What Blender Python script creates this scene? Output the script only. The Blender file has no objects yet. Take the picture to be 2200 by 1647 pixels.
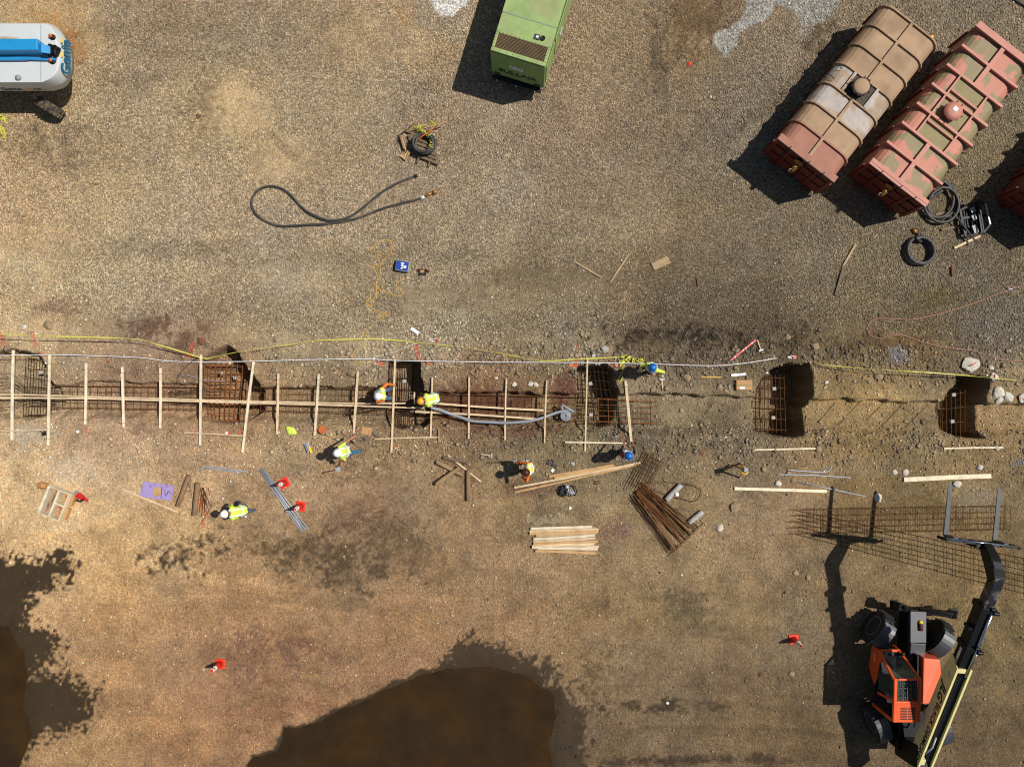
import bpy, bmesh, math, random
import numpy as np
from mathutils import Vector, Matrix, Euler
random.seed(7)
S = bpy.context.scene
COL = S.collection
H = 30.0            # camera height above the yard, metres
PPM = 56.0          # photo pixels per metre on the ground
NX, NY = 1105.0, 860.0

# ---------------------------------------------------------------- camera, world, sun, exposure
cam_d = bpy.data.cameras.new('camera')
cam = bpy.data.objects.new('camera', cam_d); COL.objects.link(cam)
cam.location = (0, 0, H); cam.rotation_euler = (0, 0, 0)
cam_d.sensor_width = 36.0; cam_d.sensor_fit = 'HORIZONTAL'
cam_d.lens = 36.0 * (PPM * H) / 2200.0
cam_d.shift_x = -(NX - 1100.0) / 2200.0
cam_d.shift_y = (NY - 823.5) / 2200.0
cam_d.clip_start = 0.5; cam_d.clip_end = 1200.0
S.camera = cam
SUN_EL = math.radians(58.0)
SD = Vector((0.974, 0.225, 0)).normalized()          # horizontal direction towards the sun
W = bpy.data.worlds.new('World'); S.world = W; W.use_nodes = True
wn = W.node_tree.nodes; bg = wn['Background']
sky = wn.new('ShaderNodeTexSky'); sky.sky_type = 'NISHITA'; sky.sun_disc = False
sky.sun_elevation = SUN_EL; sky.sun_rotation = math.atan2(SD.x, SD.y)
sky.air_density = 1.0; sky.dust_density = 1.0
W.node_tree.links.new(sky.outputs[0], bg.inputs[0]); bg.inputs[1].default_value = 0.05
sl = bpy.data.lights.new('sun', 'SUN'); sl.energy = 4.2; sl.angle = math.radians(0.5); sl.color = (1.0, 0.96, 0.90)
sun = bpy.data.objects.new('sun', sl); COL.objects.link(sun)
sun.rotation_euler = (Vector((-SD.x * math.cos(SUN_EL), -SD.y * math.cos(SUN_EL), -math.sin(SUN_EL)))).to_track_quat('-Z', 'Y').to_euler()
sun.location = (20, 5, 40)
S.view_settings.view_transform = 'Standard'; S.view_settings.look = 'None'
S.cycles.filter_width = 1.1 if hasattr(S, 'cycles') else 1.5
S.view_settings.exposure = 0.12; S.view_settings.gamma = 1.0; S.view_settings.use_curve_mapping = False

# ---------------------------------------------------------------- helpers
def g(px, py, h=0.0):
    k = (1.0 - h / H) / PPM
    return Vector(((px - NX) * k, -(py - NY) * k, h))
def lin(c):
    out = []
    for v in c[:3]:
        v = v / 255.0
        out.append(v / 12.92 if v <= 0.04045 else ((v + 0.055) / 1.055) ** 2.4)
    return tuple(out)
_tab = {}
def vnoise(x, y, s, seed):
    """smooth value noise in -1..1, feature size s metres"""
    if seed not in _tab:
        _tab[seed] = np.random.RandomState(seed).rand(257, 257).astype(np.float32)
    t = _tab[seed]
    u = np.asarray(x, dtype=np.float64) / s + 91.7 + seed * 3.3; v = np.asarray(y, dtype=np.float64) / s + 47.1 + seed * 1.7
    ui = np.floor(u); vi = np.floor(v); fu = u - ui; fv = v - vi
    ui = ui.astype(np.int64) % 256; vi = vi.astype(np.int64) % 256
    fu = fu * fu * (3 - 2 * fu); fv = fv * fv * (3 - 2 * fv)
    a = t[vi, ui]; b = t[vi, ui + 1]; c = t[vi + 1, ui]; d = t[vi + 1, ui + 1]
    return ((a * (1 - fu) + b * fu) * (1 - fv) + (c * (1 - fu) + d * fu) * fv) * 2 - 1
def fbm(x, y, s, seed, o=4):
    r = 0; a = 1.0; n = 0
    for i in range(o):
        r = r + a * vnoise(x, y, s, seed + i * 11); n += a; a *= 0.55; s *= 0.5
    return r / n
def sst(a, b, x):
    t = np.clip((x - a) / (b - a), 0, 1); return t * t * (3 - 2 * t)
def poly_sd(px, py, poly):
    """signed distance to polygon in px, negative inside"""
    px = np.asarray(px, dtype=np.float64); py = np.asarray(py, dtype=np.float64)
    d = np.full(px.shape, 1e9); ins = np.zeros(px.shape, bool)
    n = len(poly)
    for i in range(n):
        x0, y0 = poly[i]; x1, y1 = poly[(i + 1) % n]
        ex, ey = x1 - x0, y1 - y0; L = ex * ex + ey * ey + 1e-9
        t = np.clip(((px - x0) * ex + (py - y0) * ey) / L, 0, 1)
        d = np.minimum(d, (px - x0 - t * ex) ** 2 + (py - y0 - t * ey) ** 2)
        c = ((y0 > py) != (y1 > py)) & (px < (x1 - x0) * (py - y0) / (y1 - y0 + 1e-12) + x0)
        ins ^= c
    d = np.sqrt(d); return np.where(ins, -d, d)

MATS = {}
def mat(name, rgb, rough=0.7, metal=0.0, var=0.15, vs=3.0, bump=0.0, bs=40.0, rgb2=None, ms=2.0, mlo=0.45, mhi=0.6, spec=0.5, fine=0.0, coat=0.0, alpha=1.0, trans=0.0, wave=None):
    if name in MATS: return MATS[name]
    m = bpy.data.materials.new(name); m.use_nodes = True; MATS[name] = m
    N = m.node_tree.nodes; L = m.node_tree.links; b = N['Principled BSDF']
    b.inputs['Roughness'].default_value = rough; b.inputs['Metallic'].default_value = metal
    b.inputs['Specular IOR Level'].default_value = spec
    if coat: b.inputs['Coat Weight'].default_value = coat
    if trans: b.inputs['Transmission Weight'].default_value = trans
    if alpha < 1: b.inputs['Alpha'].default_value = alpha
    tc = N.new('ShaderNodeTexCoord')
    c = lin(rgb) + (1,)
    n1 = N.new('ShaderNodeTexNoise'); n1.inputs['Scale'].default_value = vs; n1.inputs['Detail'].default_value = 6; n1.inputs['Roughness'].default_value = 0.65
    L.new(tc.outputs['Object'], n1.inputs['Vector'])
    mr = N.new('ShaderNodeMapRange'); mr.inputs[1].default_value = 0.3; mr.inputs[2].default_value = 0.7
    mr.inputs[3].default_value = 1 - var; mr.inputs[4].default_value = 1 + var * 0.6
    L.new(n1.outputs['Fac'], mr.inputs[0])
    mx = N.new('ShaderNodeMix'); mx.data_type = 'RGBA'; mx.blend_type = 'MULTIPLY'; mx.inputs['Factor'].default_value = 1.0
    L.new(mr.outputs[0], mx.inputs['B'])
    if rgb2 is not None:
        n2 = N.new('ShaderNodeTexNoise'); n2.inputs['Scale'].default_value = ms; n2.inputs['Detail'].default_value = 5
        L.new(tc.outputs['Object'], n2.inputs['Vector'])
        r2 = N.new('ShaderNodeMapRange'); r2.inputs[1].default_value = mlo; r2.inputs[2].default_value = mhi
        L.new(n2.outputs['Fac'], r2.inputs[0])
        m2 = N.new('ShaderNodeMix'); m2.data_type = 'RGBA'
        m2.inputs['A'].default_value = c; m2.inputs['B'].default_value = lin(rgb2) + (1,)
        L.new(r2.outputs[0], m2.inputs['Factor']); L.new(m2.outputs['Result'], mx.inputs['A'])
    else:
        mx.inputs['A'].default_value = c
    L.new(mx.outputs['Result'], b.inputs['Base Color'])
    if bump:
        n3 = N.new('ShaderNodeTexNoise'); n3.inputs['Scale'].default_value = bs; n3.inputs['Detail'].default_value = 4
        L.new(tc.outputs['Object'], n3.inputs['Vector'])
        bp = N.new('ShaderNodeBump'); bp.inputs['Strength'].default_value = bump; bp.inputs['Distance'].default_value = 0.02
        L.new(n3.outputs['Fac'], bp.inputs['Height']); L.new(bp.outputs[0], b.inputs['Normal'])
    return m
def wood(name, rgb, var=0.2, rough=0.8):
    """sawn timber: grain runs along the piece (local x)"""
    if name in MATS: return MATS[name]
    m = mat(name, rgb, rough=rough, var=var, vs=2.0)
    N = m.node_tree.nodes; L = m.node_tree.links
    tc = [n for n in N if n.type == 'TEX_COORD'][0]; n1 = [n for n in N if n.type == 'TEX_NOISE'][0]
    mp = N.new('ShaderNodeMapping'); mp.inputs['Scale'].default_value = (1.0, 14.0, 14.0)
    oi = N.new('ShaderNodeObjectInfo'); rm = N.new('ShaderNodeMapRange'); rm.inputs[3].default_value = 0.88; rm.inputs[4].default_value = 1.14; L.new(oi.outputs['Random'], rm.inputs[0])
    nb = N.new('ShaderNodeTexNoise'); nb.inputs['Scale'].default_value = 3.2; nb.inputs['Detail'].default_value = 6; L.new(tc.outputs['Object'], nb.inputs['Vector']); L.new(oi.outputs['Random'], nb.inputs['W']) if 'W' in nb.inputs and nb.inputs['W'].enabled else None
    rb = N.new('ShaderNodeMapRange'); rb.inputs[1].default_value = 0.42; rb.inputs[2].default_value = 0.62; rb.inputs[3].default_value = 1.0; rb.inputs[4].default_value = 0.78; L.new(nb.outputs['Fac'], rb.inputs[0])
    mm = N.new('ShaderNodeMath'); mm.operation = 'MULTIPLY'; L.new(rm.outputs[0], mm.inputs[0]); L.new(rb.outputs[0], mm.inputs[1])
    bs_ = N.new('ShaderNodeVectorMath'); bs_.operation = 'SCALE'; pb = N['Principled BSDF']; src = pb.inputs['Base Color'].links[0].from_socket; L.new(src, bs_.inputs[0]); L.new(mm.outputs[0], bs_.inputs['Scale']); L.new(bs_.outputs[0], pb.inputs['Base Color'])
    L.new(tc.outputs['Object'], mp.inputs[0]); L.new(mp.outputs[0], n1.inputs['Vector'])
    return m

class MB:
    def __init__(s): s.v = []; s.f = []; s.sm = []
    def add(s, vs, fs, smooth=False):
        o = len(s.v); s.v += [tuple(v) for v in vs]
        for f in fs: s.f.append(tuple(i + o for i in f)); s.sm.append(smooth)
        return s
    def box(s, x0, x1, y0, y1, z0, z1):
        return s.add([(x0,y0,z0),(x1,y0,z0),(x1,y1,z0),(x0,y1,z0),(x0,y0,z1),(x1,y0,z1),(x1,y1,z1),(x0,y1,z1)],
                     [(3,2,1,0),(4,5,6,7),(0,1,5,4),(1,2,6,5),(2,3,7,6),(3,0,4,7)])
    def beam(s, p0, p1, w, h, up=(0,0,1)):
        p0 = Vector(p0); p1 = Vector(p1); d = (p1 - p0).normalized(); u = Vector(up)
        r = d.cross(u)
        if r.length < 1e-4: r = d.cross(Vector((0,1,0)))
        r.normalize(); u = r.cross(d).normalized(); r = r * w / 2; u = u * h / 2
        return s.add([p0-r-u,p0+r-u,p0+r+u,p0-r+u,p1-r-u,p1+r-u,p1+r+u,p1-r+u],
                     [(3,2,1,0),(4,5,6,7),(0,1,5,4),(1,2,6,5),(2,3,7,6),(3,0,4,7)])
    def cone(s, p0, p1, r0, r1, n=12, smooth=True, caps=True):
        p0 = Vector(p0); p1 = Vector(p1); d = (p1 - p0).normalized()
        a = d.orthogonal().normalized(); b = d.cross(a)
        vs = []
        for p, r in ((p0, r0), (p1, r1)):
            for i in range(n):
                t = 2 * math.pi * i / n; vs.append(p + (a * math.cos(t) + b * math.sin(t)) * r)
        s.add(vs, [(i, (i+1) % n, n + (i+1) % n, n + i) for i in range(n)], smooth)
        if caps:
            o = len(s.v) - 2 * n
            s.f.append(tuple(o + i for i in reversed(range(n)))); s.sm.append(False)
            s.f.append(tuple(o + n + i for i in range(n))); s.sm.append(False)
        return s
    def tube(s, pts, r, n=7, closed=False, rs=None, flat=None):
        pts = [Vector(p) for p in pts]; m = len(pts)
        up = Vector((0, 0, 1)); vs = []
        for i, p in enumerate(pts):
            a = pts[i-1] if (i > 0 or closed) else p
            b = pts[(i+1) % m] if (i < m-1 or closed) else p
            d = (b - a)
            if d.length < 1e-7: d = Vector((1,0,0))
            d.normalize()
            q = d.cross(up)
            if q.length < 1e-3: q = d.cross(Vector((0,1,0)))
            q.normalize(); w = q.cross(d)
            rr = rs[i] if rs else r
            ff = flat if flat else 1.0
            for k in range(n):
                t = 2 * math.pi * k / n
                vs.append(p + q * math.cos(t) * rr + w * math.sin(t) * rr * ff)
        fs = []
        for i in range(m if closed else m - 1):
            j = (i + 1) % m
            for k in range(n): fs.append((i*n+k, i*n+(k+1)%n, j*n+(k+1)%n, j*n+k))
        s.add(vs, fs, True)
        if not closed:
            o = len(s.v) - m * n
            s.f.append(tuple(o + k for k in reversed(range(n)))); s.sm.append(False)
            s.f.append(tuple(o + (m-1)*n + k for k in range(n))); s.sm.append(False)
        return s
    def prism(s, poly, z0, z1, poly2=None):
        n = len(poly); q = poly2 or poly
        s.add([(x,y,z0) for x,y in poly] + [(x,y,z1) for x,y in q],
              [tuple(reversed(range(n))), tuple(range(n, 2*n))] + [(i, (i+1)%n, n+(i+1)%n, n+i) for i in range(n)])
        return s
    def rings(s, rs, smooth=False, caps=True):
        n = len(rs[0]); o = len(s.v); s.v += [tuple(p) for r in rs for p in r]
        for j in range(len(rs) - 1):
            for i in range(n):
                s.f.append((o+j*n+i, o+j*n+(i+1)%n, o+(j+1)*n+(i+1)%n, o+(j+1)*n+i)); s.sm.append(smooth)
        if caps:
            s.f.append(tuple(o+i for i in reversed(range(n)))); s.sm.append(False)
            s.f.append(tuple(o+(len(rs)-1)*n+i for i in range(n))); s.sm.append(False)
        return s
    def lathe(s, prof, c=(0,0,0), n=16, ax='z', smooth=True):
        """profile [(r, z)] about an axis"""
        c = Vector(c); rs = []
        for r, z in prof:
            ring = []
            for i in range(n):
                t = 2*math.pi*i/n; a, b = r*math.cos(t), r*math.sin(t)
                if ax == 'z': p = Vector((a, b, z))
                elif ax == 'x': p = Vector((z, a, b))
                else: p = Vector((b, z, a))
                ring.append(c + p)
            rs.append(ring)
        return s.rings(rs, smooth)
    def xf(s, M):
        s.v = [tuple(M @ Vector(v)) for v in s.v]; return s
    def obj(s, name, m, parent=None, loc=None, rz=0.0, bevel=0.0):
        me = bpy.data.meshes.new(name); me.from_pydata(s.v, [], s.f); me.validate()
        if len(me.polygons) == len(s.sm): me.polygons.foreach_set('use_smooth', s.sm)
        me.materials.append(m)
        o = bpy.data.objects.new(name, me); COL.objects.link(o)
        bm = bmesh.new(); bm.from_mesh(me); bmesh.ops.recalc_face_normals(bm, faces=bm.faces); bm.to_mesh(me); bm.free()
        if parent: o.parent = parent
        if loc is not None: o.location = loc
        if rz: o.rotation_euler = (0, 0, rz)
        if bevel:
            bv = o.modifiers.new('bevel', 'BEVEL'); bv.width = bevel; bv.segments = 2; bv.limit_method = 'ANGLE'; bv.angle_limit = 0.7
        return o
def tag(o, label, cat, group=None):
    o['label'] = label; o['category'] = cat
    if group: o['group'] = group
    return o
def thing(name, label, cat, loc=(0,0,0), rz=0.0, group=None):
    o = bpy.data.objects.new(name, None); COL.objects.link(o); o.location = loc; o.rotation_euler = (0, 0, rz)
    o.empty_display_size = 0.2
    return tag(o, label, cat, group)
def spline(pts, step=0.06, closed=False):
    """Catmull-Rom through Vector points"""
    P = [Vector(p) for p in pts]; out = []; n = len(P)
    for i in range(n if closed else n - 1):
        p0 = P[(i-1) % n] if (closed or i > 0) else P[i]; p1 = P[i]; p2 = P[(i+1) % n]
        p3 = P[(i+2) % n] if (closed or i + 2 < n) else P[(i+1) % n]
        k = max(1, int((p2 - p1).length / step))
        for j in range(k):
            t = j / k; t2 = t*t; t3 = t2*t
            out.append(0.5 * ((2*p1) + (p2-p0)*t + (2*p0-5*p1+4*p2-p3)*t2 + (3*p1-p0-3*p2+p3)*t3))
    if not closed: out.append(P[-1])
    return out
def text_obj(name, s, m, parent, size, mw, extrude=0.003, shear=0.0, bold=0.0, align='CENTER'):
    c = bpy.data.curves.new(name, 'FONT'); c.body = s; c.size = size; c.extrude = extrude; c.shear = shear; c.offset = bold
    c.align_x = align; c.align_y = 'CENTER'; c.resolution_u = 3
    t = bpy.data.objects.new('tmp_text', c); COL.objects.link(t)
    dg = bpy.context.evaluated_depsgraph_get()
    me = bpy.data.meshes.new_from_object(t.evaluated_get(dg)); me.name = name
    bpy.data.objects.remove(t); bpy.data.curves.remove(c)
    me.materials.clear(); me.materials.append(m)
    o = bpy.data.objects.new(name, me); COL.objects.link(o); o.parent = parent; o.matrix_local = mw
    return o
def frame(origin, xdir, ydir):
    x = Vector(xdir).normalized(); y = Vector(ydir); z = x.cross(y).normalized(); y = z.cross(x)
    M = Matrix((x, y, z)).transposed().to_4x4(); M.translation = Vector(origin); return M
# ---------------------------------------------------------------- terrain
def interp(px, pts):
    xs = [p[0] for p in pts]; ys = [p[1] for p in pts]; return np.interp(px, xs, ys)
TR_TOP = [(-400,822),(100,824),(200,818),(400,820),(600,831),(800,831),(940,842),(1180,842),(1300,842),(1500,847),(1620,850),(1760,856),(1960,860),(2200,868),(2600,870)]
TR_BOT = [(-400,893),(100,893),(400,902),(600,905),(820,908),(1000,915),(1200,922),(1450,930),(1620,936),(1800,930),(2000,934),(2200,932),(2600,930)]
PITS = [
 ([(-60,770),(20,748),(60,752),(84,758),(96,780),(102,815),(128,850),(128,868),(104,890),(60,902),(20,900),(-60,890)], 0.75),
 ([(436,764),(462,752),(492,742),(506,752),(522,776),(540,800),(550,818),(562,842),(562,880),(536,900),(500,912),(445,908),(424,880),(420,800)], 1.25),
 ([(834,776),(870,774),(905,776),(906,815),(912,838),(930,850),(928,900),(912,918),(860,920),(838,914),(830,880),(832,800)], 1.15),
 ([(1240,786),(1262,780),(1300,780),(1318,790),(1324,820),(1332,842),(1322,900),(1306,916),(1250,914),(1238,900),(1236,820)], 1.35),
 ([(1645,800),(1668,786),(1690,778),(1738,780),(1744,800),(1748,840),(1742,870),(1732,880),(1730,936),(1712,944),(1668,938),(1626,925),(1622,870),(1628,830)], 1.75),
 ([(2054,806),(2122,806),(2126,822),(2122,862),(2106,872),(2108,930),(2116,944),(2060,940),(2028,922),(2020,866),(2040,838),(2054,826)], 1.6)]
WATER_POLY = [(528,1655),(545,1628),(592,1616),(612,1567),(682,1553),(760,1512),(830,1480),(910,1448),(960,1440),(1020,1432),(1080,1440),(1130,1455),(1185,1490),(1190,1540),(1180,1600),(1200,1680),(1160,1820),(560,1830),(500,1720)]
WATER2_POLY = [(-120,1330),(10,1345),(48,1400),(56,1450),(46,1520),(66,1580),(40,1640),(20,1720),(-160,1720)]
WET_POLYS = [
 [(515,1660),(540,1622),(588,1610),(608,1562),(680,1548),(758,1506),(828,1474),(900,1440),(950,1425),(966,1392),(1010,1366),(1060,1383),(1115,1398),(1152,1408),(1205,1450),(1240,1500),(1256,1545),(1262,1600),(1290,1650),(1300,1850),(480,1850)],
 [(-150,1180),(60,1205),(100,1185),(140,1190),(150,1225),(120,1262),(84,1290),(62,1330),(104,1352),(124,1385),(108,1420),(80,1446),(140,1450),(205,1478),(214,1510),(180,1555),(120,1590),(64,1600),(40,1647),(20,1800),(-150,1800)]]
# wheel tracks: polyline, half width px, tone, tread period px (0 = smooth), raggedness
TRACKS = [([(300,1205),(430,1238),(560,1252),(700,1268),(850,1288),(1000,1280)],11,.16,0),([(330,1240),(520,1280),(700,1300),(900,1322)],9,-.10,0),([(380,1260),(600,1300),(800,1330)],7,.08,0),
 ([(560,1250),(700,1256)],12,-.10,5),([(330,1285),(420,1262),(480,1270)],14,-.12,5),([(420,1560),(520,1530),(600,1500),(680,1470),(760,1440)],14,.10,0),([(480,1590),(580,1550),(690,1500)],7,-.09,0),
 ([(1230,1600),(1500,1590),(1800,1600),(2000,1640)],12,.12,0),([(1300,1575),(1500,1560),(1700,1568),(1850,1590)],8,-.16,0),([(1350,1500),(1560,1512),(1800,1530)],10,-.12,0),([(1400,1545),(1700,1555),(1900,1575)],6,.10,0),([(1600,1490),(1800,1505)],5,-.12,0),
 ([(1408,50),(1412,120),(1420,215)],15,-.22,6),([(1428,0),(1432,120),(1428,260),(1400,380)],6,-.16,0),([(1390,440),(1450,340),(1520,240),(1545,160)],7,-.14,0),([(1550,300),(1610,255),(1690,195),(1750,120)],15,-.18,6),([(1520,40),(1500,200),(1440,360)],8,.08,0),
 ([(70,235),(95,330),(120,400)],16,-.22,6),([(130,250),(150,340),(170,420)],13,-.16,6),([(40,430),(60,560)],14,-.10,5),([(150,30),(180,110),(170,180)],12,-.08,5),
 ([(560,150),(430,110),(330,110),(250,70)],12,-.10,0),([(620,60),(740,70),(860,40)],14,.10,0),([(570,280),(610,320),(660,362)],10,-.26,3),([(520,170),(580,260),(640,330)],8,.12,0),([(480,330),(560,400),(620,470)],9,.10,0),
 ([(230,520),(400,535),(560,520),(700,530)],16,-.10,0),([(300,560),(500,580),(700,555)],9,.08,0),([(560,640),(640,600),(760,560),(900,545)],12,-.08,0),([(1050,600),(1150,590),(1300,600),(1420,590)],14,-.12,6),([(1100,500),(1250,520),(1400,500),(1560,440)],12,.08,0),
 ([(1340,700),(1500,640),(1650,610),(1850,600)],12,-.07,5),([(2140,1260),(2175,1330),(2195,1420)],15,-.14,6),([(2100,1300),(2130,1370),(2160,1430),(2170,1500)],10,.12,0),([(2180,1230),(2200,1300)],12,.14,6),
 ([(1790,1220),(1850,1270),(1900,1330)],16,-.14,6),([(1760,1180),(1700,1210),(1640,1250)],10,.10,0),([(2050,1085),(2120,1060),(2190,1050)],14,.10,6),([(1640,1340),(1700,1330),(1800,1290)],12,-.10,5),([(1480,1330),(1560,1350),(1640,1420)],10,-.10,0),
 ([(880,1150),(930,1180),(1000,1200)],14,-.12,5),([(540,1150),(620,1160),(700,1180)],16,-.10,5),([(780,1240),(900,1200),(960,1215)],18,-.14,5),([(540,1525),(600,1550)],5,-.25,3),([(1150,1230),(1300,1245),(1450,1230)],12,.08,0),([(1180,1280),(1350,1290),(1500,1270)],8,-.08,0)]
def tracks(px, py, x, y):
    dz = np.zeros(px.shape); cm = np.ones(px.shape); nz = fbm(x, y, 0.6, 201, 3)
    for pts, hw, tone, per in TRACKS:
        ax = [p[0] for p in pts]; ay = [p[1] for p in pts]
        m = (px > min(ax) - hw * 3) & (px < max(ax) + hw * 3) & (py > min(ay) - hw * 3) & (py < max(ay) + hw * 3)
        if not np.any(m): continue
        P_ = spline([Vector((a_, b_, 0)) for a_, b_ in pts], 40.0)
        qx, qy = px[m] + 5 * nz[m], py[m] + 5 * nz[m]; best = np.full(qx.shape, 1e9); s = np.zeros(qx.shape); acc = 0.0; tot = sum((P_[i+1]-P_[i]).length for i in range(len(P_)-1))
        for i in range(len(P_) - 1):
            x0, y0, x1, y1 = P_[i].x, P_[i].y, P_[i+1].x, P_[i+1].y; ex, ey = x1-x0, y1-y0; L = math.hypot(ex, ey) + 1e-6
            t = np.clip(((qx-x0)*ex + (qy-y0)*ey) / (L*L), 0, 1); d = np.hypot(qx-x0-t*ex, qy-y0-t*ey); b = d < best
            best = np.where(b, d, best); s = np.where(b, acc + t * L, s); acc += L
        k = (1 - sst(hw * 0.55, hw * 1.15, best)) * np.clip(0.75 + 0.9 * nz[m], 0, 1) * sst(0, 45, s) * (1 - sst(tot - 45, tot, s))
        edge = np.exp(-((best - hw * 1.15) / 2.5) ** 2) * k.clip(0.25, 1) * sst(0, 45, s) * (1 - sst(tot - 45, tot, s))
        r_ = np.sin((s + best * 0.7) * 2 * math.pi / per) if per else 0.0
        dz[m] += -0.018 * k + 0.010 * edge + (0.016 * k * r_ if per else 0)
        cm[m] *= 1 + tone * 1.25 * k * (1 + (0.55 * r_ if per else 0)) + 0.07 * edge
    return dz, cm
def height(x, y, fine=True):
    x = np.asarray(x, dtype=np.float64); y = np.asarray(y, dtype=np.float64)
    px = x * PPM + NX; py = -y * PPM + NY
    z = 0.035 * fbm(x, y, 4.0, 1, 3)
    lump = np.exp(-((py - 765) / 60.0) ** 2) + np.exp(-((py - 945) / 50.0) ** 2)
    lump *= sst(330, 900, px) * 0.6 + 0.4
    z = z + lump * (0.07 * fbm(x, y, 0.55, 5, 4) + 0.01)
    if fine:
        z = z + 0.014 * fbm(x, y, 0.35, 9, 4) + (0.010 + 0.035 * lump) * np.maximum(fbm(x, y, 0.16, 14, 2), 0.05)
    wx = 9.0 * fbm(x, y, 0.55, 21, 5); wy = 9.0 * fbm(x, y, 0.55, 31, 5)
    top = interp(px, TR_TOP) + wy; bot = interp(px, TR_BOT) + wy * 1.2
    eb = np.exp(-((py - top + 8) / 13.0) ** 2) + np.exp(-((py - bot) / 16.0) ** 2)
    z = z + eb * (0.075 * fbm(x, y, 0.26, 16, 4) + 0.02) * (0.3 + 0.7 * sst(300, 900, px))
    d = sst(0, 4, py - top) * (1 - sst(-15, 8, py - bot))
    dep = interp(px, [(-400,0.3),(0,0.32),(200,0.36),(600,0.45),(1300,0.48),(1600,0.34),(2300,0.34)])
    z = z - d * (dep + z * 0.6)
    for poly, pd in PITS:
        xs = [p[0] for p in poly]; ys = [p[1] for p in poly]
        m = (px > min(xs) - 30) & (px < max(xs) + 30) & (py > min(ys) - 30) & (py < max(ys) + 30)
        if not np.any(m): continue
        sd = poly_sd(px[m] + wx[m] * 0.8, py[m] + wy[m] * 0.8, poly)
        k = 1 - sst(-6, 0.5, sd)
        z[m] = z[m] * (1 - k) + (-pd + 0.07 * fbm(x[m], y[m], 0.5, 41, 3)) * k
    # puddle basins
    for poly in (WATER_POLY, WATER2_POLY):
        xs = [p[0] for p in poly]; ys = [p[1] for p in poly]
        m = (px > min(xs) - 80) & (px < max(xs) + 80) & (py > min(ys) - 80) & (py < max(ys) + 80)
        if not np.any(m): continue
        sd = poly_sd(px[m] + wx[m], py[m] + wy[m], poly)
        k = 1 - sst(-26, 26, sd)
        z[m] = z[m] * (1 - k) * np.clip(1 - k, 0.3, 1) - 0.11 * k
    if fine: z = z + tracks(px, py, x, y)[0]
    return z
def zg(x, y):
    return float(height(np.array([x]), np.array([y]), False)[0])
def gp(px, py, up=0.0):
    """point resting on the ground seen at a photo pixel"""
    p = g(px, py); z = zg(p.x, p.y)
    if z < -0.15:
        p = g(px, py, z)
    p.z = z + up; return p

# soil colours, with the vignette's darker right side painted in, as places in the yard
CP = """100 60 165 140 100;300 60 140 122 98;600 60 140 122 98;850 60 152 130 100;1250 60 138 118 92;1400 60 132 112 86;1500 60 115 95 68;1650 60 125 110 90;2100 60 120 108 88
0 250 156 134 102;120 250 150 132 102;300 250 150 132 105;500 250 160 138 100;700 250 150 132 106;1000 250 138 120 97;1250 250 135 115 92;1450 250 122 106 86;1600 250 118 106 88;2150 250 112 102 82
60 450 160 138 108;300 450 158 140 112;500 450 155 135 108;700 450 148 130 105;1000 450 142 125 102;1300 450 132 116 94;1600 450 115 102 82;1850 450 108 97 78;2100 450 105 94 74
50 600 172 150 112;300 600 162 144 115;600 600 150 134 108;900 600 140 124 98;1200 600 118 104 82;1500 600 108 95 74;1800 600 112 102 84;2100 600 104 96 80
100 720 152 131 100;350 720 130 106 84;600 720 135 118 92;900 720 140 126 102;1200 720 125 112 90;1450 720 86 73 54;1600 720 84 72 54;1800 720 98 85 64;2050 720 96 83 60;2190 720 108 101 88
60 860 125 108 84;250 860 128 100 76;480 860 122 94 66;700 860 122 102 76;1000 860 108 80 58;1150 860 112 92 64;1450 860 122 107 84;1550 860 112 100 80;1850 860 142 120 80;2150 860 130 108 72
50 960 180 152 114;200 960 168 142 114;400 960 157 130 100;650 960 150 128 96;900 960 127 108 82;1150 960 114 99 69;1400 960 99 89 70;1600 960 106 91 68;1850 960 120 101 67;2100 960 118 100 70
100 1080 190 162 120;300 1080 166 139 99;550 1080 150 122 88;750 1080 127 100 74;950 1080 128 106 80;1200 1080 116 99 73;1500 1080 119 101 75;1700 1080 126 103 76;1900 1080 103 85 54;2150 1080 104 88 60
20 1160 176 146 104;150 1200 170 138 95;350 1200 160 130 88;600 1200 125 102 74;750 1200 112 92 68;900 1200 118 97 72;1100 1200 130 106 78;1350 1200 125 105 78;1600 1200 122 100 72;1850 1200 113 93 65;2150 1200 106 86 56
250 1320 150 118 80;450 1320 142 110 75;650 1320 140 110 76;850 1320 130 100 70;1050 1320 125 100 72;1300 1320 116 96 70;1550 1320 113 95 67;1800 1320 102 86 62;2150 1320 107 90 54
300 1450 145 112 75;500 1450 130 98 70;700 1450 130 98 68;900 1450 124 94 67;1300 1450 112 92 67;1550 1450 106 86 63;1750 1450 95 81 60;2150 1450 91 77 56
200 1600 140 110 72;400 1600 135 102 68;500 1600 130 98 68;1350 1600 96 79 57;1550 1600 96 78 55;1750 1600 89 74 53;2150 1600 88 73 52"""
CPS = []
for row in CP.split('\n'):
    for e in row.split(';'):
        a = [float(t) for t in e.split()]; CPS.append((a[0], a[1]) + lin(a[2:]))
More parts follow.
